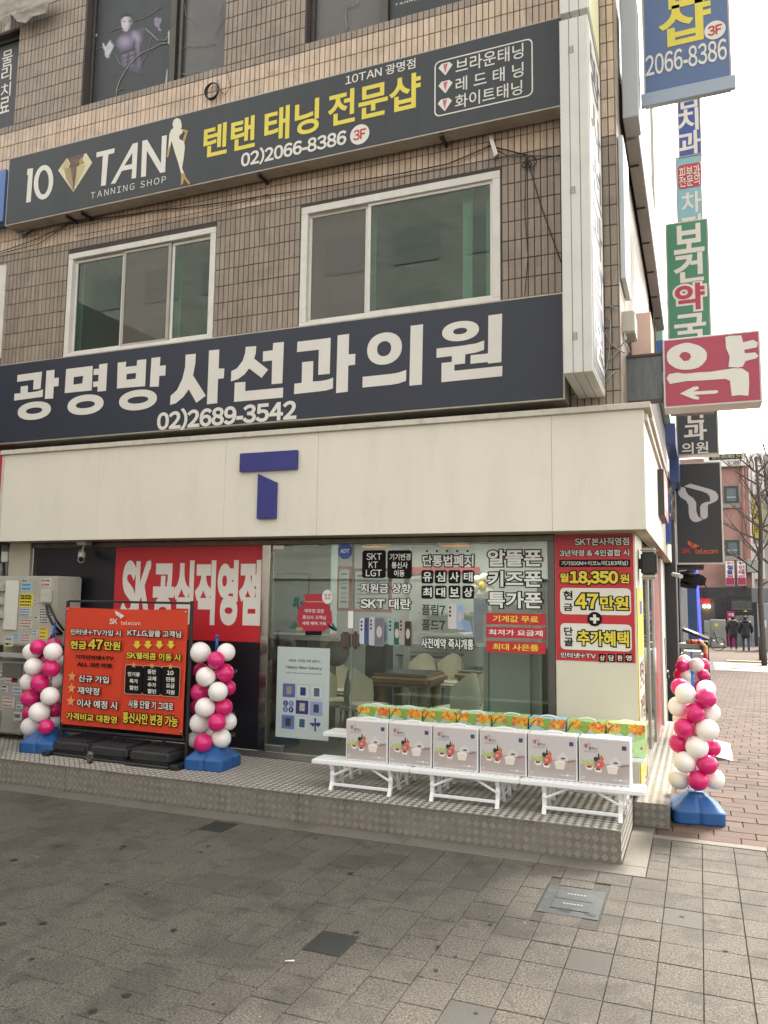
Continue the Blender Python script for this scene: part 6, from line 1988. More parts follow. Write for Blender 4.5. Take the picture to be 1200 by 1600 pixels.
# gift boxes: cookware in front
GW, GH, GD_ = .408, .362, .17
M_box = mat('gift_box_grey', 'c6bfbe', .45, var=.02)
M_boxw = mat('gift_box_edge', 'dcd9d8', .45)
M_floorp = mat('print_mauve', 'aaa09c', .45, var=.05, scale=9)
def gift_front(cx, cy, z):
    t = thing('cookware_box', 'x', 'gift box', (cx, cy, z), 'pale grey cookware gift boxes on the lower shelves')
    def pb(name, mb, m): return part(name, mb, m, t, local=True)
    pb('carton', MB().bbox(-GW / 2 + .002, GW / 2 - .002, 0, GD_, 0, GH, .004, 1), M_boxw)
    Y = -.0012
    def U(u, v): return (-GW / 2 + .012 + u * (GW - .024), Y, .012 + v * (GH - .024))
    def P(pts, m, d=0.0, name='printed_picture'):
        pb(name, MB().poly([(a[0], a[1] - d, a[2]) for a in [U(p[0], 1 - p[1]) for p in pts]]), m)
    def E_(cx_, cy_, rx, ry, n=18): return [(cx_ + rx * math.cos(2 * math.pi * k / n), cy_ + ry * math.sin(2 * math.pi * k / n)) for k in range(n)]
    P([(0, 0), (1, 0), (1, 1), (0, 1)], M_box, 0, 'front_print')
    P([(0, .60), (1, .52), (1, 1), (0, 1)], M_floorp, .0004)
    gr = mat('leaf_print', 'aebf6a', .5, var=.25, scale=60)
    for k in range(9):
        P(E_(.05 + .03 * k, .56 + .03 * ((k * 7) % 3 - 1), .025, .045, 8), gr, .0007 + .00003 * k)
    P(E_(.72, .52, .12, .10), mat('steam_print', 'd2cacb', .5), .0007)
    P([(.70, .38), (.74, .36), (.80, .50), (.62, .50)], mat('steam_print', 'd2cacb', .5), .0008)
    # vegetables and pots
    P([(.27, .50), (.48, .48), (.47, .68), (.30, .68)], mat('glass_pot', '9c8f90', .4), .001)
    P(E_(.325, .46, .045, .055), mat('veg_dark', '24302a', .5), .0014)
    P([(.37, .36), (.385, .30), (.40, .36), (.41, .47), (.36, .47)], mat('veg_stem', '3a2c2e', .5), .0016)
    P(E_(.445, .44, .045, .045), mat('veg_orange', 'd96a2c', .5), .0016)
    P([(.43, .37), (.445, .36), (.45, .41), (.435, .41)], mat('veg_stem', '3a2c2e', .5), .0018)
    P(E_(.385, .58, .075, .08), mat('meat_red', 'c8584e', .5, var=.2, scale=80), .0018)
    P(E_(.375, .58, .035, .04), mat('meat_pale', 'd99a90', .5), .002)
    P(E_(.455, .57, .045, .07), mat('veg_coral', 'cf6a55', .5), .0017)
    for (ux, uy) in ((.19, .66), (.37, .70)):
        P([(ux - .085, uy - .03), (ux + .08, uy - .02), (ux + .055, uy + .065), (ux - .05, uy + .06)], M_pure, .0022)
        P(E_(ux - .002, uy - .008, .055, .026), mat('sauce_red', 'a03028', .4), .0026)
    P(E_(.66, .62, .12, .055), M_pure, .0022)
    P([(.54, .62), (.78, .62), (.745, .775), (.575, .775)], mat('pot_cream', 'ddd3c6', .4), .0024)
    P(E_(.66, .78, .115, .03), mat('plate_grey2', 'a9a0a4', .4), .002)
    P(E_(.83, .62, .10, .055), mat('pan_mauve', 'b49a9c', .4), .0021)
    P([(.80, .58), (.99, .53), (.99, .56), (.84, .61)], mat('pan_handle', '8a7478', .4), .0027)
    P(E_(.73, .515, .05, .022), mat('herb_dark', '4c5a3a', .5), .0024)
    P([(.86, .11), (.95, .11), (.95, .21), (.86, .21)], mat('label_navy', '3a466a', .5), .0012)
    def TX(s, u0, v0, u1, v1, m, w=.02):
        a_, b_ = U(u0, 1 - v0), U(u1, 1 - v1)
        pb('lettering', text_mb(s, w, lambda u, v, k: (a_[0] + u * (b_[0] - a_[0]), Y - .002 - (k % 2) * .0003, b_[2] + v * (a_[2] - b_[2])), 0, w), m)
    TX('쿡', .08, .12, .16, .23, mat('cook_red', 'a83048', .5), .03)
    TX('플러스', .18, .18, .36, .25, mat('cook_dark', '3c3a48', .5), .015)
    ln = MB()
    hat = [U(.195 + .03 * math.cos(a), 1 - (.12 + .03 * math.sin(a))) for a in [2 * math.pi * k / 12 for k in range(13)]]
    ln.tube([(p[0], p[1] - .001, p[2]) for p in hat], .0012, 4)
    pb('chef_hat_mark', ln, mat('cook_red', 'a83048', .5))
    for k in range(2):
        P([(.08, .275 + .025 * k), (.38 - .06 * k, .275 + .025 * k), (.38 - .06 * k, .283 + .025 * k), (.08, .283 + .025 * k)], mat('tiny_text_grey', '8d878c', .5), .001)
    TX('12', .03, .88, .09, .93, M_pure, .02)
    P(E_(.82, .905, .022, .025, 12), M_pure, .001)
    P([(.66, .90), (.79, .90), (.79, .92), (.66, .92)], mat('tiny_text_white', 'c9c2c4', .5), .001)
    P([(.85, .90), (.96, .90), (.96, .92), (.85, .92)], mat('tiny_text_white', 'c9c2c4', .5), .001)
    hd = MB()
    hp_ = [(.09 * math.cos(R(a)), GD_ / 2, GH - .004 + .022 * math.sin(R(a))) for a in range(0, 181, 15)]
    hd.tube(hp_, .006, 6)
    pb('handle', hd, M_plastic)
    return t
proto = gift_front(-2.84, 6.745, LZ + .001)
index_kids(proto)
gl = ['first cookware gift box at the left end, next to the empty shelf end', 'second cookware gift box from the left end of the lower shelves', 'third cookware gift box from the left end of the lower shelves',
      'third cookware gift box from the pillar end of the lower shelves', 'cookware gift box next to the last one near the pillar', 'last cookware gift box at the street end, its side visible']
for i in range(6):
    o = proto if i == 0 else copy_tree(proto)
    o.location = (-2.842 + i * .418, 6.745 + random.uniform(-.004, .004), LZ + .001)
    o.rotation_euler = (0, 0, R(random.uniform(-1.8, 1.8)))
    o['label'] = gl[i]
# green floral boxes behind
BW, BH, BD_ = .352, .268, .2
def gift_back(k, cx, cy, z, tint):
    t = thing('floral_box', 'x', 'gift box', (cx, cy, z), 'green and orange floral gift boxes on the upper shelves')
    def pb(name, mb, m): return part(name, mb, m, t, local=True)
    cc = {'g': 'a2c078', 'm': 'a8cca4', 'b': '9cc8cc'}[tint]
    M_g = mat('floral_' + tint, cc, .4, var=.18, scale=7)
    pb('carton', MB().bbox(-BW / 2 + .003, BW / 2 - .003, 0, BD_, 0, BH, .006, 2), M_g)
    rnd = random.Random(k * 13 + 5)
    def P(pts, m, d): pb('printed_picture', MB().poly([(-BW / 2 + p[0] * BW, -.0012 - d, BH * (1 - p[1])) for p in pts]), m)
    P([(.25, 0), (.62, 0), (.55, .35), (.42, .45), (.30, .3)], mat('leaf_green', '7ea04c', .5, var=.2, scale=30), 0)
    P([(.0, .55), (.35, .3), (.7, .55), (1, .4), (1, 1), (0, 1)], mat('leaf_pale_' + tint, 'b5dca0' if tint == 'g' else 'b8dcd2', .5, var=.1, scale=12), .0003)
    ors = [mat('petal_orange', 'd98a1e', .5, var=.25, scale=90), mat('petal_yellow', 'e3ae2a', .5, var=.2, scale=90), mat('petal_red', 'cf5a24', .5, var=.2, scale=90)]
    for q in range(54):
        if q < 20:
            cx_, cy_ = rnd.uniform(.03, .36), rnd.uniform(.02, .22)
        else:
            cx_, cy_ = rnd.uniform(.60, .98), rnd.uniform(.02, .26)
        r = rnd.uniform(.04, .085)
        rot = rnd.uniform(0, 6.28)
        P([(cx_ + r * (1 if j % 2 == 0 else .5) * math.cos(rot + j * math.pi / 5), cy_ + r * 1.2 * (1 if j % 2 == 0 else .5) * math.sin(rot + j * math.pi / 5)) for j in range(10)], rnd.choice(ors), .0006 + .00004 * q)
    P([(.02, .30), (.10, .12), (.20, .05), (.21, .07), (.12, .15), (.05, .32)], mat('twig', '5a4630', .5), .0018)
    glm = mat('glass_bowl_print', 'a9bcc4', .2, var=.2, scale=40)
    P([(.26, .42), (.30, .26), (.38, .34), (.47, .42), (.56, .32), (.64, .22), (.72, .38), (.70, .52), (.55, .60), (.38, .60)], glm, .002)
    for j, (u, v) in enumerate(((.08, .62), (.62, .8), (.85, .7), (.3, .85))):
        P([(u, v), (u + .05, v - .04), (u + .08, v + .03), (u + .03, v + .06)], ors[j % 3], .0022)
    hd = MB()
    hd.tube([(.08 * math.cos(R(a)), BD_ / 2, BH - .004 + .02 * math.sin(R(a))) for a in range(0, 181, 20)], .006, 6)
    pb('handle', hd, M_plastic)
    # side prints
    pb('side_print', MB().poly([(BW / 2 + .001, .02, .03), (BW / 2 + .001, BD_ - .02, .03), (BW / 2 + .001, BD_ - .02, .12), (BW / 2 + .001, .02, .08)]), ors[1])
    return t
gl2 = ['floral gift box at the left end of the upper row, over the first cookware box', 'second floral gift box of the upper row from the left end', 'third floral gift box of the upper row from the left end, paler green',
       'middle floral gift box of the upper row', 'bright green floral gift box before the bluish one in the upper row', 'bluish floral gift box of the upper row, third from the street end', 'floral gift box next to the last one of the upper row', 'bright green floral gift box at the street end of the upper row']
for k, tint in enumerate('mmgmgbgg'):
    x = -2.925 + k * .3305
    if k == 7: pass
    o = gift_back(k, x, 7.09, UZ + .001, tint)
    o.scale = (.905, 1, 1)
    o.rotation_euler = (0, 0, R(random.uniform(-1.5, 1.5)))
    o['label'] = gl2[k]
    o.location.y += random.uniform(-.012, .012)

# ================================================================== outdoor units at the left
M_ac = mat('ac_casing', 'a8a598', .5, var=.08, scale=4, dirt=.35, dscale=3, dcol=(0.12, 0.10, 0.08))
AY = 7.15
A, B = on_y(89, 900, AY), on_y(90, 1012, AY)
t = thing('outdoor_unit', 'upper beige outdoor air conditioning unit covered with small stickers at the left edge', 'air conditioner', (A.x - .5, AY, B.z), 'outdoor air conditioning units')
au = t
part('casing', MB().bbox(A.x - 1.2, A.x, AY, AY + .42, B.z, A.z, .02, 2), M_ac, t)
a2, b2 = on_y(11, 907, AY), on_y(27, 985, AY)
part('white_bracket', MB().bbox(a2.x, b2.x, AY - .03, AY - .001, b2.z, a2.z, .012, 2), mat('bracket_white', 'cfccc0', .4), t)
gm = MB()
for k in range(3):
    c = on_y(0, 918 + k * 21, AY)
    gm.tube([(c.x - .5, AY - .05, c.z), (c.x + .10, AY - .05, c.z)], .045, 12)
part('pipe', gm, M_ac, t)
a2, b2 = on_y(67, 920, AY), on_y(82, 942, AY)
part('cable_cover', MB().bbox(a2.x, b2.x, AY - .04, AY - .001, b2.z, a2.z, .01, 2).bbox(a2.x + .03, b2.x - .03, AY - .043, AY - .041, a2.z - .06, a2.z - .04, .001, 1), mat('cover_beige', 'b5b2a4', .5), t)
def stk(par, Y, x0, y0, x1, y1, base, lines, seed):
    rn = random.Random(seed)
    a_, b_ = on_y(x0, y0, Y), on_y(x1, y1, Y)
    sk_ = part('sticker', MB().poly([(a_.x, Y, b_.z + rn.uniform(-.01, .01)), (b_.x, Y, b_.z), (b_.x, Y, a_.z + rn.uniform(-.01, .01)), (a_.x, Y, a_.z)]), base, par)
    ln = MB()
    n = lines
    for k in range(n):
        zt_ = a_.z - (k + .25) * (a_.z - b_.z) / n
        zb_ = zt_ - .45 * (a_.z - b_.z) / n
        x = a_.x + .012
        while x < b_.x - .03:
            w_ = rn.uniform(.008, .022)
            ln.quad((x, Y - .0015, zb_), (x + w_, Y - .0015, zb_), (x + w_, Y - .0015, zt_), (x, Y - .0015, zt_))
            x += w_ + rn.uniform(.004, .01)
    return sk_, ln
cols = {'r': mat('sticker_redprint', 'a03038', .5), 'b': mat('sticker_blueprint', '3c5a94', .5), 'k': M_blk}
pal = {'w': mat('sticker_paper', 'b9b9b4', .6), 'y': mat('sticker_yellow', 'cfc23a', .6), 'c': mat('sticker_cyan', '8db6c2', .6)}
i = 0
for (x0, y0, x1, y1, bc_, lc, n, par, Y) in (
        (34, 911, 50, 923, 'c', 'b', 2, 0, 0), (31, 928, 51, 948, 'y', 'k', 4, 0, 0), (30, 950, 49, 963, 'w', 'b', 3, 0, 0), (31, 967, 50, 981, 'w', 'r', 3, 0, 0), (31, 991, 48, 1003, 'w', 'r', 3, 0, 0),
        (64, 904, 80, 917, 'w', 'r', 2, 0, 0), (62, 950, 75, 975, 'w', 'k', 6, 0, 0), (62, 980, 74, 998, 'y', 'r', 3, 0, 0), (7, 995, 20, 1010, 'w', 'b', 2, 0, 0)):
    s_, ln = stk(au, AY - .002, x0, y0, x1, y1, pal[bc_], n, i)
    part('printed_lines', ln, cols[lc], s_, kind='stuff')
    i += 1
for q, (x0, y0, x1, y1, bc_, lc, n) in enumerate(((33, 905, 44, 910, 'w', 'k', 1), (52, 935, 60, 941, 'w', 'r', 1), (53, 962, 61, 968, 'w', 'k', 1), (50, 984, 59, 994, 'w', 'b', 2), (76, 955, 84, 968, 'w', 'k', 3), (22, 990, 30, 998, 'c', 'b', 2), (77, 985, 86, 1003, 'w', 'r', 4), (64, 1000, 74, 1009, 'w', 'b', 2), (8, 1003, 16, 1010, 'y', 'k', 1))):
    s_, ln = stk(au, AY - .003, x0, y0, x1, y1, pal[bc_], n, 40 + q)
    part('printed_lines', ln, cols[lc], s_, kind='stuff')
T('에어컨', (33, 931), (49, 936), AY - .0045, M_blk, au, .02)
T('열쇠', (33, 970), (48, 975), AY - .0045, cols['r'], au, .03) if False else None
# lower unit on a rack
LYa = 7.22
A2, B2 = on_y(40, 1035, LYa), on_y(40, 1150, LYa)
t = thing('outdoor_unit', 'lower beige outdoor unit on a grey steel rack below the upper one', 'air conditioner', (A2.x - .4, LYa, B2.z), 'outdoor air conditioning units')
part('casing', MB().bbox(A2.x - 1.2, A2.x, LYa, LYa + .4, B2.z, A2.z, .02, 2), mat('ac_casing2', '98958a', .5, var=.1, dirt=.4, dscale=3), t)
lu = t
for (x0, y0, x1, y1, bc_, lc, n) in ((9, 1050, 28, 1067, 'w', 'r', 3), (5, 1088, 22, 1106, 'w', 'r', 3), (20, 1068, 33, 1086, 'w', 'b', 3), (0, 1048, 7, 1062, 'w', 'r', 2), (18, 1060, 27, 1068, 'w', 'r', 1), (22, 1112, 34, 1126, 'w', 'k', 1), (2, 1070, 12, 1082, 'w', 'k', 2), (26, 1096, 36, 1108, 'w', 'b', 2)):
    s_, ln = stk(lu, LYa - .002, x0, y0, x1, y1, pal[bc_], n, i)
    part('printed_lines', ln, cols[lc], s_, kind='stuff')
    i += 1
part('grey_plate', MB().bbox(A2.x - .34, A2.x - .04, LYa - .02, LYa - .001, A2.z - .18, A2.z - .02, .003, 1), mat('plate_dark', '5f5f5c', .6), lu)
t = thing('steel_rack', 'pale steel angle rack carrying the outdoor units', 'rack', (A2.x, 7.15, PZ))
rx = on_y(47, 1080, 7.13).x
part('post', MB().bbox(rx - .03, rx + .03, 7.10, 7.14, 0.0, on_y(45, 1022, 7.13).z - .03, .003, 1), mat('rack_paint', '9a9b94', .5, var=.15, scale=8), t)
zr = on_y(20, 1020, 7.12).z
part('beam', MB().bbox(rx - 1.4, rx + .06, 7.08, 7.14, zr - .05, zr, .004, 1), mat('rack_paint', '9a9b94'), t)
part('post', MB().bbox(rx - .03, rx + .03, 7.58, 7.62, PZ, zr, .003, 1), mat('rack_paint', '9a9b94'), t)
# grey round bin
c = on_y(-4, 1150, 6.62)
t = thing('grey_round_tub', 'grey round plastic tub lying on its side at the left edge of the platform', 'tub', (c.x, 6.62, PZ))
tb = MB()
prof = [(.0, 0), (.17, .0), (.205, .02), (.225, .06), (.225, .30), (.21, .32)]
m_ = MB(); m_.lathe(prof, 0, 0, 36)
rot = Matrix.Rotation(R(80), 3, 'X') @ Matrix.Identity(3)
m_.v = [tuple(Matrix.Rotation(R(-38), 3, 'Z') @ (rot @ Vector(p)) + Vector((c.x, 6.62, PZ + .228))) for p in m_.v]
part('drum', m_, mat('tub_grey', '8a8c89', .55, var=.08, dirt=.2), t)
m_ = MB(); m_.lathe([(.205, .021), (.212, .012), (.218, .021)], 0, 0, 36); m_.bbox(-.05, .05, -.19, -.13, -.02, .0, .008, 2)
m_.v = [tuple(Matrix.Rotation(R(-38), 3, 'Z') @ (rot @ Vector(p)) + Vector((c.x, 6.62, PZ + .228))) for p in m_.v]
part('rim', m_, mat('tub_dark', '6c6e6c', .55), t)
# cables of the unit
cw = MB()
a3 = on_y(72, 945, AY - .03); b3 = on_y(82, 975, AY - .05); c3 = on_y(97, 990, AY + .1); d3 = on_y(84, 990, AY)
cw.tube([a3, (a3 + b3) / 2 + Vector((.01, -.03, 0)), b3, c3], .014, 8)
cw.tube([a3 + Vector((.04, 0, 0)), b3 + Vector((.05, 0, .05)), c3 + Vector((.02, 0, .04))], .012, 8)
cw.tube([c3, d3, d3 + Vector((-.05, -.02, -.08))], .016, 8)
solo('unit_cables', cw, M_dark, 'black cables running from the upper outdoor unit to the black wall', 'cable')
# dark recess of the neighbouring shop with meter pipes
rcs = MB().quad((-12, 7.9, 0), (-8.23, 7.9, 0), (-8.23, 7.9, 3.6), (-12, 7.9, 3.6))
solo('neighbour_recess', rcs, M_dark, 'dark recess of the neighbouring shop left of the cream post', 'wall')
mt = MB()
for (x, y0, y1) in ((6, 846, 880), (12, 850, 900), (2, 880, 900)):
    a_, b_ = on_y(x, y0, 7.75), on_y(x, y1, 7.75)
    mt.tube([a_, b_], .03, 10)
t = solo('meter_pipes', mt, M_grey, 'grey pipes in the dark recess above the outdoor unit', 'pipes')
a_, b_ = on_y(6, 862, 7.7), on_y(15, 878, 7.7)
solo('meter_tag', MB().bbox(a_.x, b_.x, 7.66, 7.70, b_.z, a_.z, .004, 1), M_pure, 'small white tag on the pipes in the dark recess', 'tag')

# ================================================================== wires, torn cloth, coil on the tiled wall
WB = WY - .03
def wire(pts, r=.006, Y=WB, px=True):
    P3 = [on_y(p[0], p[1], Y) for p in pts]
    out = []
    for a_, b_ in zip(P3[:-1], P3[1:]):
        for q in range(4):
            s_ = q / 4
            out.append(a_.lerp(b_, s_) + Vector((0, 0, -.03 * math.sin(math.pi * s_) * (b_ - a_).length * .3)))
    out.append(P3[-1])
    return out
w1 = MB()
w1.tube(wire([(-5, 395), (60, 372), (105, 350)], .006), .006, 5)
w1.tube(wire([(-5, 397), (62, 380), (105, 351)]), .005, 5)
w1.tube(wire([(105, 350), (150, 342), (235, 330), (420, 305), (560, 282), (700, 256), (765, 228)]), .007, 5)
w1.tube(wire([(118, 368), (200, 352), (330, 328), (420, 303)]), .004, 5)
w1.tube(wire([(765, 228), (790, 234), (822, 242)]), .008, 5)
w1.tube(wire([(768, 232), (800, 246), (822, 243), (877, 244)]), .005, 5)
w1.tube(wire([(823, 245), (845, 320), (877, 410)]), .006, 5)
w1.tube(wire([(822, 245), (820, 330), (825, 400), (820, 462)]), .005, 5)
solo('facade_wires', w1, mat('wire_dark', (0.02, 0.02, 0.02), .6), 'loose dark wires sagging across the tiled wall between the two long signs', 'wire')
c = on_y(332, 143, WB)
cm = MB()
for k in range(3):
    cm.tube([(c.x + (.085 + .008 * k) * math.cos(a), WB - .01 * k, c.z + (.11 - .006 * k) * math.sin(a)) for a in [2 * math.pi * i / 20 for i in range(21)]], .008, 6)
cm.tube([on_y(340, 125, WB), on_y(342, 140, WB), on_y(352, 148, WB), on_y(360, 135, WB), on_y(355, 110, WB)], .004, 5)
solo('wire_coil', cm, mat('wire_dark', (0.02, 0.02, 0.02), .6), 'black coil of wire hanging on the tiles under the figure poster', 'wire')
c = on_y(829, 253, WB)
cm = MB()
cm.tube([(c.x + .06 * math.cos(a), WB, c.z + .06 * math.sin(a)) for a in [2 * math.pi * i / 14 for i in range(15)]], .006, 6)
cm.tube([(c.x - .04 + .05 * math.cos(a), WB, c.z - .02 + .03 * math.sin(a)) for a in [2 * math.pi * i / 14 for i in range(15)]], .006, 6)
solo('wire_loop', cm, mat('wire_dark', (0.02, 0.02, 0.02), .6), 'small loop of wire on the tiles right of the larger window', 'wire')
def cloth(name, outline, Y, m, label, cat, s=3, ox=0, oy=0, amp=.03):
    mb = MB()
    P_ = [on_y(ox + p[0] / s, oy + p[1] / s, Y) for p in outline]
    tr = tessellate_polygon([P_])
    bm = bmesh.new()
    vs = [bm.verts.new(p) for p in P_]
    for t3 in tr:
        try: bm.faces.new([vs[k] for k in t3])
        except ValueError: pass
    bmesh.ops.subdivide_edges(bm, edges=bm.edges[:], cuts=3, use_grid_fill=True)
    bmesh.ops.triangulate(bm, faces=bm.faces[:])
    for v in bm.verts:
        v.co.y -= amp * (.5 + .5 * math.sin(v.co.x * 19 + v.co.z * 11)) + amp * .4 * math.sin(v.co.z * 31)
    bm.verts.index_update()
    mb.add([v.co[:] for v in bm.verts], [[v.index for v in f.verts] for f in bm.faces], True)
    bm.free()
    return solo(name, mb, m, label, cat)
M_cl = mat('torn_cloth', '9a968a', .9, var=.2, scale=9, dirt=.4, dscale=6)
cloth('torn_banner', [(-40, -20), (260, -20), (255, 15), (235, 25), (215, 60), (190, 70), (160, 85), (120, 110), (85, 105), (60, 70), (45, 140), (25, 150), (20, 110), (-40, 80)], 7.5, M_cl, 'torn pale banner cloth hanging at the upper left corner of the wall', 'cloth')
cloth('torn_flap', [(75, 1060), (215, 1035), (212, 1065), (160, 1075), (130, 1090), (95, 1110), (80, 1090)], 7.6, M_cl, 'torn grey flap hanging under the left end of the tanning sign', 'cloth')
cloth('torn_strip', [(330, 735), (520, 690), (700, 640), (1130, 560), (1110, 590), (900, 640), (700, 690), (520, 725), (400, 742)], 7.56, M_cl, 'long crumpled grey strip hanging under the middle of the tanning sign', 'cloth', 3, 400, 0)
cloth('torn_end_strip', [(30, 545), (210, 510), (205, 540), (60, 570)], 7.56, M_cl, 'short grey strip under the right end of the tanning sign', 'cloth', 3, 800, 0)
a_, b_ = on_y(763, 210, 7.6), on_y(776, 245, 7.6)
solo('wall_bracket', MB().prism([on_y(763, 212, 7.56), on_y(768, 210, 7.56), on_y(778, 240, 7.56), on_y(772, 245, 7.56)], (0, .05, 0)), M_metal, 'small metal bracket under the tanning sign where the wires meet', 'bracket')
cl_ = MB()
for pts in (((944, 480), (953, 478), (965, 483)), ((947, 493), (954, 502), (952, 545), (948, 575), (942, 590)), ((945, 520), (955, 538), (965, 545), (976, 552)), ((945, 570), (960, 555), (975, 535), (976, 520)), ((975, 535), (982, 545), (984, 552)), ((942, 600), (960, 580))):
    cl_.tube([on_y(p[0], p[1], 7.62) for p in pts], .007, 6)
solo('corner_cables', cl_, mat('cable_pale', '8f8c84', .6), 'pale and dark cables looping over the corner tiles below the fuse box', 'cable')

# loudspeaker on the street side
a_, b_ = on_y(1000, 856, 8.0), on_y(1027, 905, 8.0)
t = thing('outdoor_speaker', 'dark outdoor loudspeaker with pale end caps under the side fascia', 'loudspeaker', ((a_.x + b_.x) / 2, 8.0, b_.z))
part('grille', MB().bbox(a_.x + .002, b_.x - .002, 8.0, 8.2, b_.z + .04, a_.z - .04, .02, 2), mat('speaker_dark', (0.028, 0.03, 0.032), .7, bump=.4, bscale=500), t)
part('end_cap', MB().bbox(a_.x, b_.x, 7.995, 8.22, a_.z - .041, a_.z, .018, 3), M_ac, t)
part('end_cap', MB().bbox(a_.x, b_.x, 7.995, 8.22, b_.z, b_.z + .041, .018, 3), M_ac, t)
part('wall_mount', MB().bbox(SX + .001, a_.x + .01, 8.08, 8.14, (a_.z + b_.z) / 2 - .05, (a_.z + b_.z) / 2 + .05, .004, 1), M_steelb, t)
c = on_y(1052, 900, 13.5)
t = thing('second_camera', 'white security camera under the far end of the side fascia', 'security camera', on_y(1060, 902, 13.5))
part('body', MB().tube([(c.x - .0, 13.6, c.z + .03), (c.x + .12, 13.35, c.z - .01)], .035, 12), mat('cam_white', 'b9b6ae'), t)

# ================================================================== the street beyond
def flatwall(name, label, cat, px0, px1, py_top, Y, depth, m, zb_=None):
    a_, b_ = on_y(px0, py_top, Y), on_y(px1, py_top, Y)
    zb_ = ground_z(Y) - .02 if zb_ is None else zb_
    return solo(name, MB().bbox(a_.x, b_.x, Y, Y + depth, zb_, a_.z, .01, 1), m, label, cat)
# black portal beside the shop
t = thing('black_portal', 'black framed shop front next to the phone shop on the street side', 'shop front', (-.6, 15, 0))
part('jamb', MB().bbox(-.75, -.36, 14.25, 15.2, -.05, 3.35, .01, 1), M_steelb, t)
part('brown_panel', MB().box(-.9, -.42, 15.25, 17.2, -.05, 3.2), mat('brown_panel', (0.11, 0.08, 0.055), .6, var=.2, scale=4), t)
part('black_panel', MB().box(-.9, -.38, 17.25, 18.6, -.05, 3.3), M_blackp, t)
part('awning', MB().bbox(-.8, .1, 16.5, 18.0, 2.62, 2.75, .01, 1).bbox(-.8, -.05, 15.2, 16.4, 2.75, 2.95, .01, 1), mat('awning_dark', (0.03, 0.03, 0.03), .7, var=.3), t)
part('counter_shelf', MB().bbox(-.42, -.02, 17.0, 17.5, 1.02, 1.12, .01, 1), M_grey, t)
# dark pile of equipment above
t = thing('wrapped_equipment', 'dark torn tarpaulin and equipment hanging over the neighbouring shop front', 'equipment', on_y(1082, 905, 19))
M_wr = mat('wrapped_black', (0.018, 0.018, 0.019), .85, var=.4, scale=12)
def tarp(pts, d, nm='tarpaulin'):
    part(nm, MB().prism([on_y(p[0], p[1], 19.0) for p in pts], (0, d, 0)), M_wr, t)
tarp(((1062, 893), (1078, 891), (1085, 894), (1098, 899), (1104, 904), (1102, 912), (1105, 922), (1101, 914), (1092, 915), (1084, 911), (1076, 914), (1064, 910)), .6)
tarp(((1054, 905), (1070, 909), (1090, 913), (1088, 920), (1070, 918), (1056, 915)), .9, 'canopy_edge')
c = on_y(1079, 900, 18.9)
part('dish', MB().lathe([(0, 0), (.09, .02), (.13, .06), (.12, .07)], c.x, 18.9, 16), mat('dish_grey', (0.09, 0.09, 0.09), .5), t)
for o in [o for o in t.children if o.name.startswith('dish')]:
    for v in o.data.vertices: v.co.z += c.z - 0
# corrugated wall: each fold its own ridge
t = thing('corrugated_wall', 'grey corrugated metal wall farther along the street', 'wall', (-.4, 24, 0))
y = 20.0
k = 0
M_cor = mat('corrugated_grey', (0.12, 0.13, 0.14), .5, .2, var=.15, scale=3)
part('backing', MB().box(-.9, -.5, 19.5, 33.0, ground_z(33) - .1, 4.6), M_cor, t)
while y < 31.5:
    part('ridge', MB().bbox(-.499, -.42, y, y + .28, ground_z(y) - .03, 4.5, .01, 1), M_cor, t)
    y += .56
part('dark_awning', MB().bbox(-.5, .35, 19.6, 26, 4.55, 4.75, .01, 1), M_steelb, t)
solo('blue_wall_panel', MB().bbox(-.6, -.1, 33.2, 36.5, -.4, 4.1, .01, 1), mat('wall_blue', (0.035, 0.07, 0.17), .5, var=.1), 'dark blue wall panel at the far end of the corrugated wall', 'wall')
solo('neon_tube', MB().tube([(.02, 36.0, -.2), (-.16, 36.0, 5.3)], .05, 8), mat('neon_blue', (0.05, 0.06, 1.0), .5, emit=1.1), 'glowing blue vertical light strip beside the blue wall panel', 'light')
# building of the next plot, upper storeys
nb = thing('neighbour_building', 'grey building behind the corner building on the street side with small side signs', 'building', (-3, 22, 0))
part('wall', MB().box(-9, -.9, 20.5, 36, 0, 8.6), mat('neighbour_wall', (0.28, 0.27, 0.26), .7, var=.12, scale=1.2), nb)
for k in range(4):
    part('balcony', MB().bbox(-.9, -.45, 21.5 + k * 3.4, 23.2 + k * 3.4, 4.4, 5.3, .01, 1), mat('balcony_pale', (0.4, 0.4, 0.38), .6), nb)

# pinkish building closing the street
EY = 52.0
M_pinkw = mat('pink_render', (0.36, 0.20, 0.17), .8, var=.12, scale=.9, dirt=.3, dscale=.8)
eb = thing('pink_building', 'pinkish brown building closing the street with two white Korean signs and small windows', 'building', on_y(1150, 900, EY))
a_, b_ = on_y(1030, 712, EY), on_y(1168, 712, EY)
zg = ground_z(EY)
part('wall', MB().box(a_.x - 6, b_.x, EY, EY + 9, zg, a_.z - .3), M_pinkw, eb)
part('roof_sign', MB().bbox(on_y(1100, 730, EY - .3).x, b_.x - .1, EY - .4, EY - .1, on_y(1150, 728, EY - .4).z, on_y(1150, 708, EY - .4).z, .01, 1), M_pure, eb)
part('roof_sign_band', MB().box(on_y(1108, 716, EY - .42).x, b_.x - .3, EY - .43, EY - .405, on_y(1150, 717, EY - .42).z, on_y(1150, 709, EY - .42).z), M_blk, eb)
T('간판하는 베이스페인트 건국 칼슘', (1112, 711), (1165, 715), EY - .44, mat('sign_pale_y', 'c8c49a', .6), eb, .02)
T('2613-9997', (1136, 720), (1158, 727), EY - .41, M_blk, eb, .03)
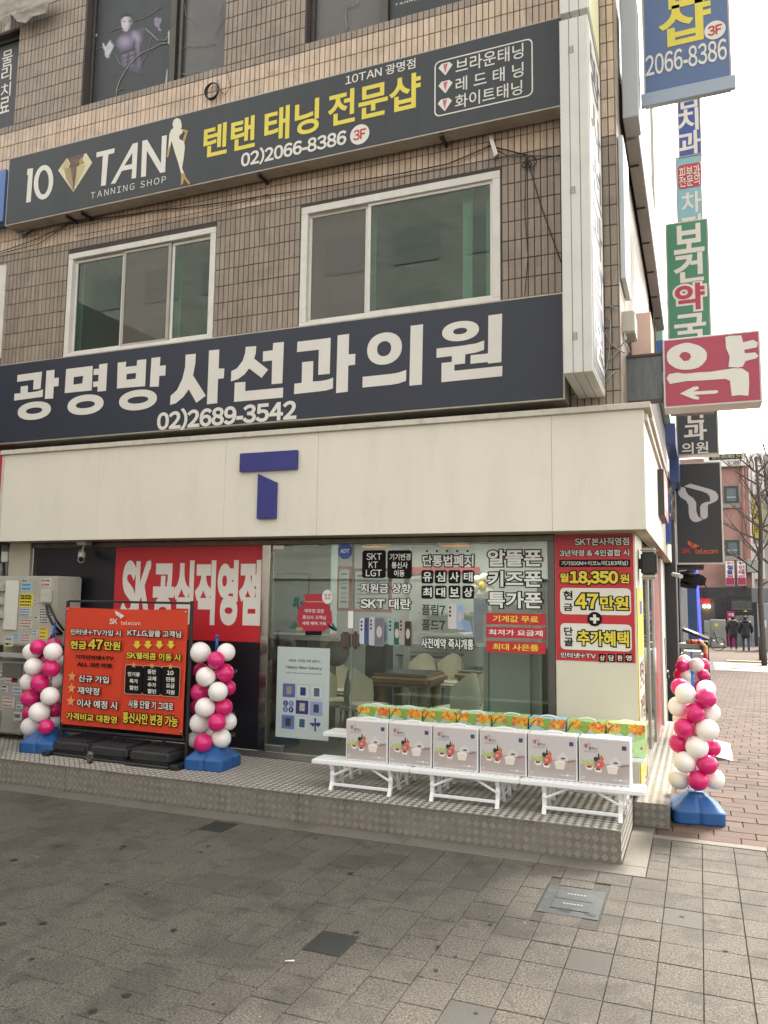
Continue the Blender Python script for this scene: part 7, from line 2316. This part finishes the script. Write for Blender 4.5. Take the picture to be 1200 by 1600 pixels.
for (x0, y0, x1, y1) in ((1131, 760, 1154, 786), (1133, 844, 1156, 868)):
    A, B = on_y(x0, y0, EY), on_y(x1, y1, EY)
    w_ = part('window', (lambda m: (frame_rect(m, A.x, B.x, B.z, A.z, EY - .12, EY - .01, .12), m)[1])(MB()), mat('win_dark_frame', (0.03, 0.05, 0.05), .5), eb)
    part('pane', MB().box(A.x + .1, B.x - .1, EY - .07, EY - .05, B.z + .1, A.z - .1), mat('far_glass', (0.10, 0.13, 0.13), .3), w_)
    part('sash_bar', MB().box(A.x + .1, B.x - .1, EY - .1, EY - .08, B.z + (A.z - B.z) * .3, B.z + (A.z - B.z) * .38), mat('far_bar', (0.3, 0.36, 0.36), .5), w_)
    part('surround', MB().bbox(B.x + .01, B.x + .35, EY - .15, EY - .005, B.z - .3, A.z + .1, .01, 1).bbox(A.x - .2, B.x - .0, EY - .16, EY - .006, B.z - .3, B.z - .02, .01, 1), mat('win_surround', (0.30, 0.25, 0.22), .7), w_)
part('downpipe', MB().tube([(b_.x - .35, EY - .15, zg), (b_.x - .35, EY - .15, a_.z - .5)], .09, 8), mat('pipe_rust', (0.25, 0.10, 0.08), .6), eb)
part('vent_box', MB().bbox(b_.x - .3, b_.x + .3, EY - .8, EY - .1, on_y(1170, 895, EY).z, on_y(1170, 875, EY).z, .02, 1), M_grey, eb)
# dark ground floor of it
part('dark_shopfront', MB().box(on_y(1065, 900, EY - .6).x, on_y(1176, 900, EY - .6).x, EY - .6, EY - .05, zg, on_y(1150, 918, EY - .6).z), mat('dark_shopfront', (0.035, 0.034, 0.034), .7, var=.5, scale=1.5), eb)
SYY = EY - .8
for (x0, x1, lines, cc, lab) in ((1132.5, 1148.5, '철물전기', ('33407a', '33407a', 'a02a5a', 'a02a5a'), 'left'), (1151, 1166.5, '인테리어', ('a02a5a',) * 4, 'right')):
    A, B = on_y(x0, 876, SYY), on_y(x1, 915, SYY)
    t = signbox('upright_shop_sign', 'white upright Korean sign on the pink building, the ' + lab + ' one of the pair', A.x, B.x, B.z, A.z, SYY, SYY + .2, M_pure, edge=.04)
    for k, ch in enumerate(lines):
        T(ch, (x0 + 3, 883 + k * 7.6), (x1 - 3, 890 + k * 7.6), SYY - .02, mat('far_' + cc[k], cc[k], .5), t, .05)
    T('철산', (x0 + 3, 877.5), (x1 - 3, 881.5), SYY - .02, M_blk if lab == 'right' else mat('far_a02a5a', 'a02a5a', .5), t, .03)
    part('bottom_strip', MB().box(A.x + .03, B.x - .03, SYY - .01, SYY - .001, B.z + .05, B.z + .45), mat('far_a02a5a', 'a02a5a', .5), t)
# gate with slats
GYY = 49.0
gt = thing('slatted_gate', 'black gate roof with rows of dark horizontal panels behind the two walkers', 'gate', on_y(1160, 960, GYY))
A, B = on_y(1135, 930, GYY), on_y(1184, 962, GYY)
part('frame', (lambda m: (frame_rect(m, A.x, B.x, B.z, A.z, GYY, GYY + .3, .22), m)[1])(MB()), M_steelb, gt)
for k in range(5):
    z_ = B.z + .3 + k * (A.z - B.z - .5) / 5
    part('slat', MB().bbox(A.x + .24, B.x - .24, GYY + .05, GYY + .12, z_, z_ + .17, .01, 1), mat('slat_grey', (0.10, 0.11, 0.11), .5, var=.3, scale=4), gt)
part('post', MB().bbox(B.x - .2, B.x + .1, GYY + .02, GYY + .2, zg - .3, B.z, .01, 1), M_steelb, gt)
part('post', MB().bbox(A.x - .1, A.x + .1, GYY + .02, GYY + .2, zg - .3, B.z, .01, 1), M_steelb, gt)
A, B = on_y(1149, 962, GYY + 1.5), on_y(1181, 1000, GYY + 1.5)
solo('bright_doorway', MB().box(A.x, B.x, GYY + 1.5, GYY + 1.6, zg, A.z), mat('doorway_grey', (0.33, 0.34, 0.34), .6, var=.3, scale=1.2), 'pale grey doorway wall seen under the black gate', 'wall')
A, B = on_y(1160, 962, GYY + .8), on_y(1171, 990, GYY + .8)
t = thing('claw_machine', 'small vending machine with an orange yellow roof under the gate', 'vending machine', ((A.x + B.x) / 2, GYY + .8, zg))
part('body', MB().bbox(A.x, B.x, GYY + .8, GYY + 1.3, zg, A.z, .03, 2), mat('vend_white', (0.5, 0.55, 0.6), .4), t)
part('roof', MB().lathe([(.34, A.z), (.30, A.z + .12), (.04, A.z + .28)], (A.x + B.x) / 2, GYY + 1.05, 16), mat('vend_yellow', (0.75, 0.38, 0.05), .5), t)
part('screen', MB().box(A.x + .05, B.x - .05, GYY + .79, GYY + .799, A.z - .75, A.z - .1), mat('vend_screen', (0.2, 0.4, 0.7), .3), t)
A, B = on_y(1135.5, 955, 47.5), on_y(1149, 993, 47.5)
t = signbox('pink_banner', 'pink upright banner with white letters beside the two walkers', A.x, B.x, ground_z(47.5), A.z, 47.5, 47.55, mat('banner_pink', 'a82468', .5), 'banner', .01, mat('banner_pink', 'a82468'))
T('커튼', (1138, 958), (1147, 963), 47.49, M_pure, t, .03); T('아', (1138.5, 965), (1146.5, 972), 47.49, M_pure, t, .05); T('크', (1138.5, 975), (1146.5, 982), 47.49, M_pure, t, .05)
A, B = on_y(1092, 935, 47.0), on_y(1114, 962, 47.0)
t = thing('hot_food_window', 'small dark kiosk window with two lit lamps under a red strip', 'kiosk', ((A.x + B.x) / 2, 47, zg))
part('wall', MB().box(A.x - .4, B.x + .1, 47.0, 48.5, zg, A.z), mat('kiosk_dark', (0.06, 0.055, 0.05), .6, var=.3), t)
part('red_strip', MB().box(A.x, B.x - .1, 46.9, 46.99, A.z - .25, A.z), M_red, t)
for q in (.4, .7):
    part('lit_lamp', MB().ball((A.x + (B.x - A.x) * q, 46.85, A.z - .42), .09, .09, .09, 10, 8), mat('kiosk_lamp', (1.0, 0.75, 0.4), .5, emit=5), t)
A, B = on_y(1100, 968, 45.5), on_y(1135, 1000, 45.5)
t = thing('utility_cabinet', 'pale grey green utility cabinet behind the bicycle', 'utility cabinet', ((A.x + B.x) / 2, 45.5, zg))
part('body', MB().bbox(A.x + .3, B.x, 45.5, 46.2, ground_z(45.5), A.z, .02, 1), mat('cabinet_grey', (0.28, 0.29, 0.26), .5, var=.1, dirt=.2), t)
part('side_door', MB().bbox(A.x, A.x + .28, 45.4, 45.48, ground_z(45.5) + .1, A.z - .05, .02, 1), mat('cabinet_grey', (0.28, 0.29, 0.26)), t)
part('label_plate', MB().box(B.x - .55, B.x - .38, 45.49, 45.499, A.z - .35, A.z - .2), M_yel, t)
# bicycle
BYY = 41.0
c = on_y(1116, 1004, BYY); zg2 = ground_z(BYY)
t = thing('bicycle', 'dark bicycle leaning beside the utility cabinet', 'bicycle', (c.x, BYY, zg2))
def wheel(xc):
    w_ = MB()
    w_.tube([(xc + .32 * math.cos(a), BYY, zg2 + .34 + .32 * math.sin(a)) for a in [2 * math.pi * i / 24 for i in range(25)]], .022, 6)
    wo_ = part('wheel', w_, M_steelb, t)
    s_ = MB()
    for k in range(8):
        a = k * math.pi / 4
        s_.tube([(xc, BYY, zg2 + .34), (xc + .31 * math.cos(a), BYY, zg2 + .34 + .31 * math.sin(a))], .005, 4)
    part('spokes', s_, M_metal, wo_, kind='stuff')
wheel(c.x + .15); wheel(c.x - .85)
f_ = MB()
for a_, b_ in (((.15, .34), (.0, .95)), ((0, .85), (-.5, .85)), ((-.5, .85), (-.35, .35)), ((-.35, .35), (.02, .80)), ((-.35, .35), (-.85, .34)), ((-.85, .34), (-.5, .85)), ((-.52, .85), (-.55, 1.0))):
    f_.tube([(c.x + a_[0], BYY, zg2 + a_[1]), (c.x + b_[0], BYY, zg2 + b_[1])], .02, 6)
part('frame', f_, M_steelb, t)
part('saddle', MB().bbox(c.x - .67, c.x - .43, BYY - .07, BYY + .07, zg2 + 1.0, zg2 + 1.05, .02, 2), M_dark, t)
part('handlebar', MB().tube([(c.x - .02, BYY - .28, zg2 + 1.0), (c.x, BYY, zg2 + .95), (c.x - .02, BYY + .28, zg2 + 1.0)], .018, 6), M_steelb, t)
# right side grey boxes
A, B = on_y(1176, 918, 44.0), on_y(1197, 942, 44.0)
solo('upper_grey_box', MB().bbox(A.x, B.x + 1.2, 44.0, 45.0, B.z, A.z, .03, 1), mat('grey_box', (0.15, 0.16, 0.16), .5), 'dark grey box structure above the tall grey cabinet at the right edge', 'box')
A, B = on_y(1184, 942, 43.5), on_y(1203, 1000, 43.5)
t = thing('tall_grey_cabinet', 'tall pale grey cabinet at the right edge of the street', 'cabinet', ((A.x + B.x) / 2, 43.5, zg))
part('body', MB().bbox(A.x, B.x, 43.5, 44.3, ground_z(44), A.z, .03, 1), mat('cab_grey', (0.27, 0.29, 0.31), .5, var=.08), t)
part('notice', MB().box(A.x + .2, A.x + .35, 43.49, 43.499, A.z - 1.2, A.z - .85), M_pure, t)
# bollard
c = on_y(1189, 1028, 34.5)
t = thing('bollard', 'dark grey bollard by the crossing near the right edge', 'bollard', (c.x, 34.5, ground_z(34.5)))
part('shaft', MB().tube([(c.x, 34.5, ground_z(34.5)), (c.x, 34.5, ground_z(34.5) + .88)], .07, 14), mat('bollard_grey', (0.07, 0.07, 0.075), .5), t)
part('cap', MB().ball((c.x, 34.5, ground_z(34.5) + .88), .075, .075, .04), mat('bollard_grey', (0.07, 0.07, 0.075)), t)
# pale building with tall signs behind the tree
A, B = on_y(1172, 705, 60), on_y(1215, 705, 60)
wb_ = thing('pale_building', 'pale building at the right edge with tall white and yellow sign strips', 'building', (A.x + 2, 60, zg))
part('wall', MB().box(A.x, A.x + 14, 60.3, 70, -1, A.z - .2), mat('pale_wall', (0.42, 0.41, 0.39), .7, var=.1), wb_)
for (x0, x1, y0, y1, mm, s_, cc) in ((1174, 1196, 708, 772, M_pure, '안초', '3a3a3e'), (1175, 1194, 780, 842, mat('strip_yellow', 'cfc44a', .6), '노래관', '4a4a30'), (1176, 1196, 850, 905, M_pure, '쉼', '3a3a3e')):
    a2, b2 = on_y(x0, y0, 60), on_y(x1, y1, 60)
    sg = part('sign_strip', MB().bbox(a2.x, b2.x, 60.0, 60.25, b2.z, a2.z, .02, 1), mm, wb_)
    h_ = (y1 - y0) / (len(s_) + .3)
    for k, ch in enumerate(s_):
        T(ch, (x0 + 4, y0 + 4 + k * h_), (x1 - 5, y0 + k * h_ + h_ * .75), 59.97, mat('far_' + cc, cc, .5), sg, .03)
# barrier, slatted fence and covered table by the far balloons
c = on_y(1075, 1002, 15.5)
t = thing('striped_barrier', 'orange and red tubular barrier behind the far balloon column', 'barrier', (c.x, 15.5, 0))
xa, xb = on_y(1072, 1010, 15.5).x, on_y(1102, 1010, 15.5).x
zt_ = on_y(1085, 1003, 15.5).z
part('tube', MB().tube([(xa, 15.5, zt_), (xb - .08, 15.5, zt_), (xb, 15.5, zt_ - .08), (xb, 15.5, 0)], .04, 10), mat('barrier_orange', (0.62, 0.28, 0.10), .4), t)
for q in (.25, .6):
    part('red_band', MB().tube([(xa + (xb - xa) * q, 15.5, zt_), (xa + (xb - xa) * (q + .15), 15.5, zt_)], .042, 10), M_red, t)
part('red_band', MB().tube([(xb, 15.5, zt_ - .35), (xb, 15.5, zt_ - .2)], .042, 10), M_red, t)
t = thing('slatted_planter', 'dark wooden slatted stand behind the striped barrier', 'stand', (xb, 16.8, 0))
xs0, xs1 = on_y(1101, 1030, 16.8).x, on_y(1108, 1030, 16.8).x
for k in range(3):
    x = xs0 + k * (xs1 - xs0) / 2.5
    part('slat', MB().prism([(x, 16.8, ground_z(16.8)), (x + .045, 16.8, ground_z(16.8)), (x + .01, 16.8, on_y(1101, 1003, 16.8).z), (x - .035, 16.8, on_y(1101, 1003, 16.8).z)], (0, .6, 0)), mat('slat_wood', (0.07, 0.055, 0.04), .7), t)
A, B = on_y(1062, 1003, 15.2), on_y(1072, 1045, 15.2)
solo('grey_bin_stack', MB().bbox(A.x, on_y(1100, 1010, 15.8).x, 15.8, 16.4, ground_z(16), on_y(1080, 1018, 15.8).z, .05, 2), mat('bag_grey', (0.4, 0.4, 0.38), .7, var=.2, scale=9), 'pale rounded sack between the barrier and the balloons', 'sack')
t = thing('covered_table', 'black covered display with a sloping top and a bright sheet on it', 'display table', (-.05, 20, 0))
A, B = on_y(1066, 982, 20), on_y(1108, 1004, 20)
zc2, zd2 = A.z, on_y(1108, 999, 20).z
part('sloping_top', MB().prism([(A.x, 20, zc2), (B.x, 20, zd2), (B.x, 20, zd2 - .06), (A.x, 20, zc2 - .06)], (0, 1.4, 0)), mat('tarp_black', (0.02, 0.02, 0.022), .25, var=.3), t)
part('body', MB().bbox(A.x + .03, B.x - .08, 20.1, 21.3, ground_z(20), zd2 - .1, .04, 2), mat('tarp_black2', (0.022, 0.022, 0.024), .5, var=.4, scale=7), t)
fr2 = (.10, .62)
def sl(q, yy): return (A.x + (B.x - A.x) * q, yy, zc2 + (zd2 - zc2) * q + .012)
part('bright_sheet', MB().poly([sl(.08, 20.01), sl(.5, 20.02), sl(.62, 20.7), sl(.16, 20.8)]), M_pure, t)

# ---------------------------------------------------------------- people
def person(label, px, py, Y, coat, pants, hood_fur, lean, shoe='1a1a1a', tall=1.66):
    g0 = ground_z(Y)
    c = on_y(px, py, Y)
    t = thing('person', label, 'person', (c.x, Y, g0))
    S = tall / 1.66
    def skin(name, verts, edges, radii, m, sub=2):
        me = bpy.data.meshes.new(name)
        me.from_pydata([tuple(Vector(v) * S) for v in verts], edges, [])
        o = bpy.data.objects.new(name, me)
        COL.objects.link(o)
        sm = o.modifiers.new('s', 'SKIN')
        for k, r_ in enumerate(radii):
            me.skin_vertices[0].data[k].radius = (r_[0] * S, r_[1] * S)
        me.skin_vertices[0].data[0].use_root = True
        ss_ = o.modifiers.new('u', 'SUBSURF')
        ss_.levels = sub; ss_.render_levels = sub
        bpy.context.view_layer.update()
        dg = bpy.context.evaluated_depsgraph_get()
        m2 = bpy.data.meshes.new_from_object(o.evaluated_get(dg))
        bpy.data.objects.remove(o)
        for p in m2.polygons: p.use_smooth = True
        m2.materials.clear(); m2.materials.append(m)
        o = bpy.data.objects.new(name, m2)
        COL.objects.link(o)
        o.parent = t
        return o
    st = lean
    body_v = [(0, 0, .88), (0, 0, 1.05), (0, 0, 1.25), (0, .0, 1.38), (0, .01, 1.46), (0, .01, 1.56),
              (-.10, 0, .84), (-.11, st * .10, .46), (-.11, st * .04, .08), (-.11, st * .04 + .10, .04),
              (.10, 0, .84), (.11, -st * .12, .46), (.11, -st * .26, .10), (.11, -st * .26 + .10, .05),
              (-.19, 0, 1.37), (-.27, -.02, 1.10), (-.25, .05, .88), (-.25, .08, .80), (.19, 0, 1.37), (.27, .02, 1.10), (.26, .08, .90), (.26, .12, .82)]
    body_e = [(0, 1), (1, 2), (2, 3), (3, 4), (4, 5), (0, 6), (6, 7), (7, 8), (8, 9), (0, 10), (10, 11), (11, 12), (12, 13), (3, 14), (14, 15), (15, 16), (16, 17), (3, 18), (18, 19), (19, 20), (20, 21)]
    body_r = [(.15, .11), (.14, .10), (.16, .11), (.14, .09), (.055, .055), (.095, .11), (.095, .10), (.062, .065), (.045, .05), (.042, .035), (.095, .10), (.062, .065), (.045, .05), (.042, .035),
              (.07, .07), (.05, .05), (.04, .04), (.035, .03), (.07, .07), (.05, .05), (.04, .04), (.035, .03)]
    skin('body', body_v, body_e, body_r, pants)
    coat_v = [(0, 0, .58), (0, 0, .78), (0, 0, 1.0), (0, 0, 1.22), (0, 0, 1.36), (0, .0, 1.44),
              (-.19, 0, 1.34), (-.29, -.02, 1.10), (-.27, .06, .87), (.19, 0, 1.34), (.29, .02, 1.10), (.28, .08, .88)]
    coat_e = [(0, 1), (1, 2), (2, 3), (3, 4), (4, 5), (4, 6), (6, 7), (7, 8), (4, 9), (9, 10), (10, 11)]
    coat_r = [(.23, .17), (.23, .17), (.21, .16), (.21, .16), (.18, .13), (.10, .10), (.10, .10), (.085, .085), (.07, .07), (.10, .10), (.085, .085), (.07, .07)]
    skin('coat', coat_v, coat_e, coat_r, coat)
    hd = MB().ball((0, .005, 1.56 * S), .095 * S, .11 * S, .125 * S, 18, 12)
    part('hair', hd, mat('hair_black', (0.012, 0.011, 0.011), .6), t, local=True)
    hood = MB()
    hood.ball((0, -.06 * S, 1.42 * S), .16 * S, .10 * S, .09 * S, 18, 10)
    part('hood', hood, coat, t, local=True)
    if hood_fur:
        fu = MB().tube([(.15 * S * math.cos(a), -.03 + .10 * S * math.sin(a), (1.455 + .02 * math.sin(a)) * S) for a in [2 * math.pi * i / 18 for i in range(19)]], .04 * S, 8)
        part('fur_trim', fu, mat('fur_brown', (0.28, 0.20, 0.11), .9, var=.4, scale=60), t, local=True)
    sh = MB()
    for (x, y) in ((-.11, st * .04), (.11, -st * .26)):
        sh.bbox(x - .05, x + .05, y - .07, y + .18, .0 if x < 0 else .015, .09, .03, 2)
    part('shoe', sh, mat('shoe_' + shoe, shoe, .5), t, local=True)
    return t
C1 = mat('coat_charcoal', (0.030, 0.030, 0.032), .7, var=.2, scale=9)
C2 = mat('coat_black', (0.013, 0.014, 0.017), .55, var=.3, scale=9)
p1 = person('person walking away in a long charcoal padded coat with a brown fur trimmed hood', 1146, 1000, 43.0, C1, mat('trousers_black', (0.015, 0.015, 0.016), .7), True, 1.0, 'b0a8a0')
p2 = person('person walking away in a black padded coat and dark blue jeans', 1165.5, 1000, 42.3, C2, mat('jeans_blue', (0.025, 0.045, 0.09), .7), False, .6)
bg_ = MB().bbox(.24, .36, -.05, .10, .42, .78, .02, 2)
o = part('hand_bag', bg_, mat('bag_pale', (0.2, 0.22, 0.24), .6), None)
o.location = p2.location; tag(o, 'grey shopping bag held by the person in the black coat', 'bag')

# ---------------------------------------------------------------- bare tree at the right edge
def tree(label, x, y, h, seed, r0):
    rn = random.Random(seed)
    t = thing('bare_tree', label, 'tree', (x, y, ground_z(y)))
    M_bark = mat('bark', (0.085, 0.068, 0.058), .9, var=.3, scale=12, bump=.5, bscale=30)
    limbs, twigs = MB(), MB()
    g0 = ground_z(y)
    trunk = [(x, y, g0), (x - .05, y, g0 + h * .3), (x + .06, y, g0 + h * .6), (x - .02, y, g0 + h * .9)]
    part('trunk', MB().tube(trunk, [r0 * 1.15, r0, r0 * .85, r0 * .55], 12), M_bark, t)
    def grow(p, d, L, r, lv):
        pts = [p]
        q = Vector(p)
        n = 5
        dd = Vector(d)
        for i in range(n):
            dd = (dd + Vector((rn.uniform(-.22, .22), rn.uniform(-.22, .22), rn.uniform(-.02, .20)))).normalized()
            q = q + dd * L / n
            pts.append(q.copy())
        rs = [r * (1 - .75 * i / n) for i in range(n + 1)]
        (limbs if lv < 2 else twigs).tube(pts, rs, 6 if lv < 2 else 4, False)
        if lv < 4:
            for k in range(3 if lv < 3 else 3):
                i = rn.randint(1, n)
                side = Vector((rn.uniform(-1, 1), rn.uniform(-1, 1), rn.uniform(.1, .9))).normalized()
                grow(pts[i], (dd * .6 + side * .8).normalized(), L * rn.uniform(.5, .75), rs[i] * .7, lv + 1)
    for k in range(11):
        f = .38 + .6 * k / 11
        zz_ = g0 + h * .9 * f
        a = k * 2.4 + rn.uniform(-.4, .4)
        grow(Vector((x, y, zz_)), Vector((math.cos(a), math.sin(a), .55)).normalized(), h * .34 * (1.1 - .5 * f), r0 * .42, 0)
    cr_ = part('crown', limbs, M_bark, t)
    part('twigs', twigs, M_bark, cr_, kind='stuff')
    return t
c = on_y(1193, 1000, 31.0)
tree('bare winter street tree with thin twigs at the right edge of the picture', c.x, 31.0, 8.2, 11, .085)
c = on_y(1216, 1000, 37.0)
tree('second bare tree just outside the right edge, its twigs reaching in', c.x, 37.0, 9.5, 5, .15)
# thin overhead wire
a_, b_ = on_y(1100, 680, 45), on_y(1215, 655, 45)
solo('overhead_wire', MB().tube([a_, (a_ + b_) / 2 + Vector((0, 0, -.12)), b_], .018, 5), M_steelb, 'thin overhead wire crossing the pale sky at the right', 'wire')

# ================================================================== the other side of the square, seen in the windows only
ob = thing('opposite_building', 'brown tiled building on the other side of the square mirrored in the shop glass', 'building', (-8, -9, 0))
M_ob = mat('opposite_wall', (0.36, 0.345, 0.32), .8, var=.2, scale=1.2, stretch=(1, 1, 3))
part('wall', MB().box(-40, 1.0, -24, -16, 0, 24), M_ob, ob)
wn_ = MB()
for i in range(11):
    for j in range(6):
        x = -36 + i * 3.4
        part('window', MB().box(x, x + 2.1, -16.0, -15.96, 4.2 + j * 3.1, 5.9 + j * 3.1), mat('opp_window', (0.27, 0.28, 0.27), .4), ob)
part('shop_band', MB().box(-39, 1, -15.99, -15.9, 2.7, 3.5), mat('opp_band', (0.45, 0.43, 0.4), .5), ob)
lw_ = thing('left_building', 'grey building across the lane on the left, outside the picture', 'building', (-16, -2, 0))
part('wall', MB().box(-24, -13.8, -8, 6.0, 0, 9), mat('left_wall', (0.26, 0.24, 0.22), .8, var=.1), lw_)
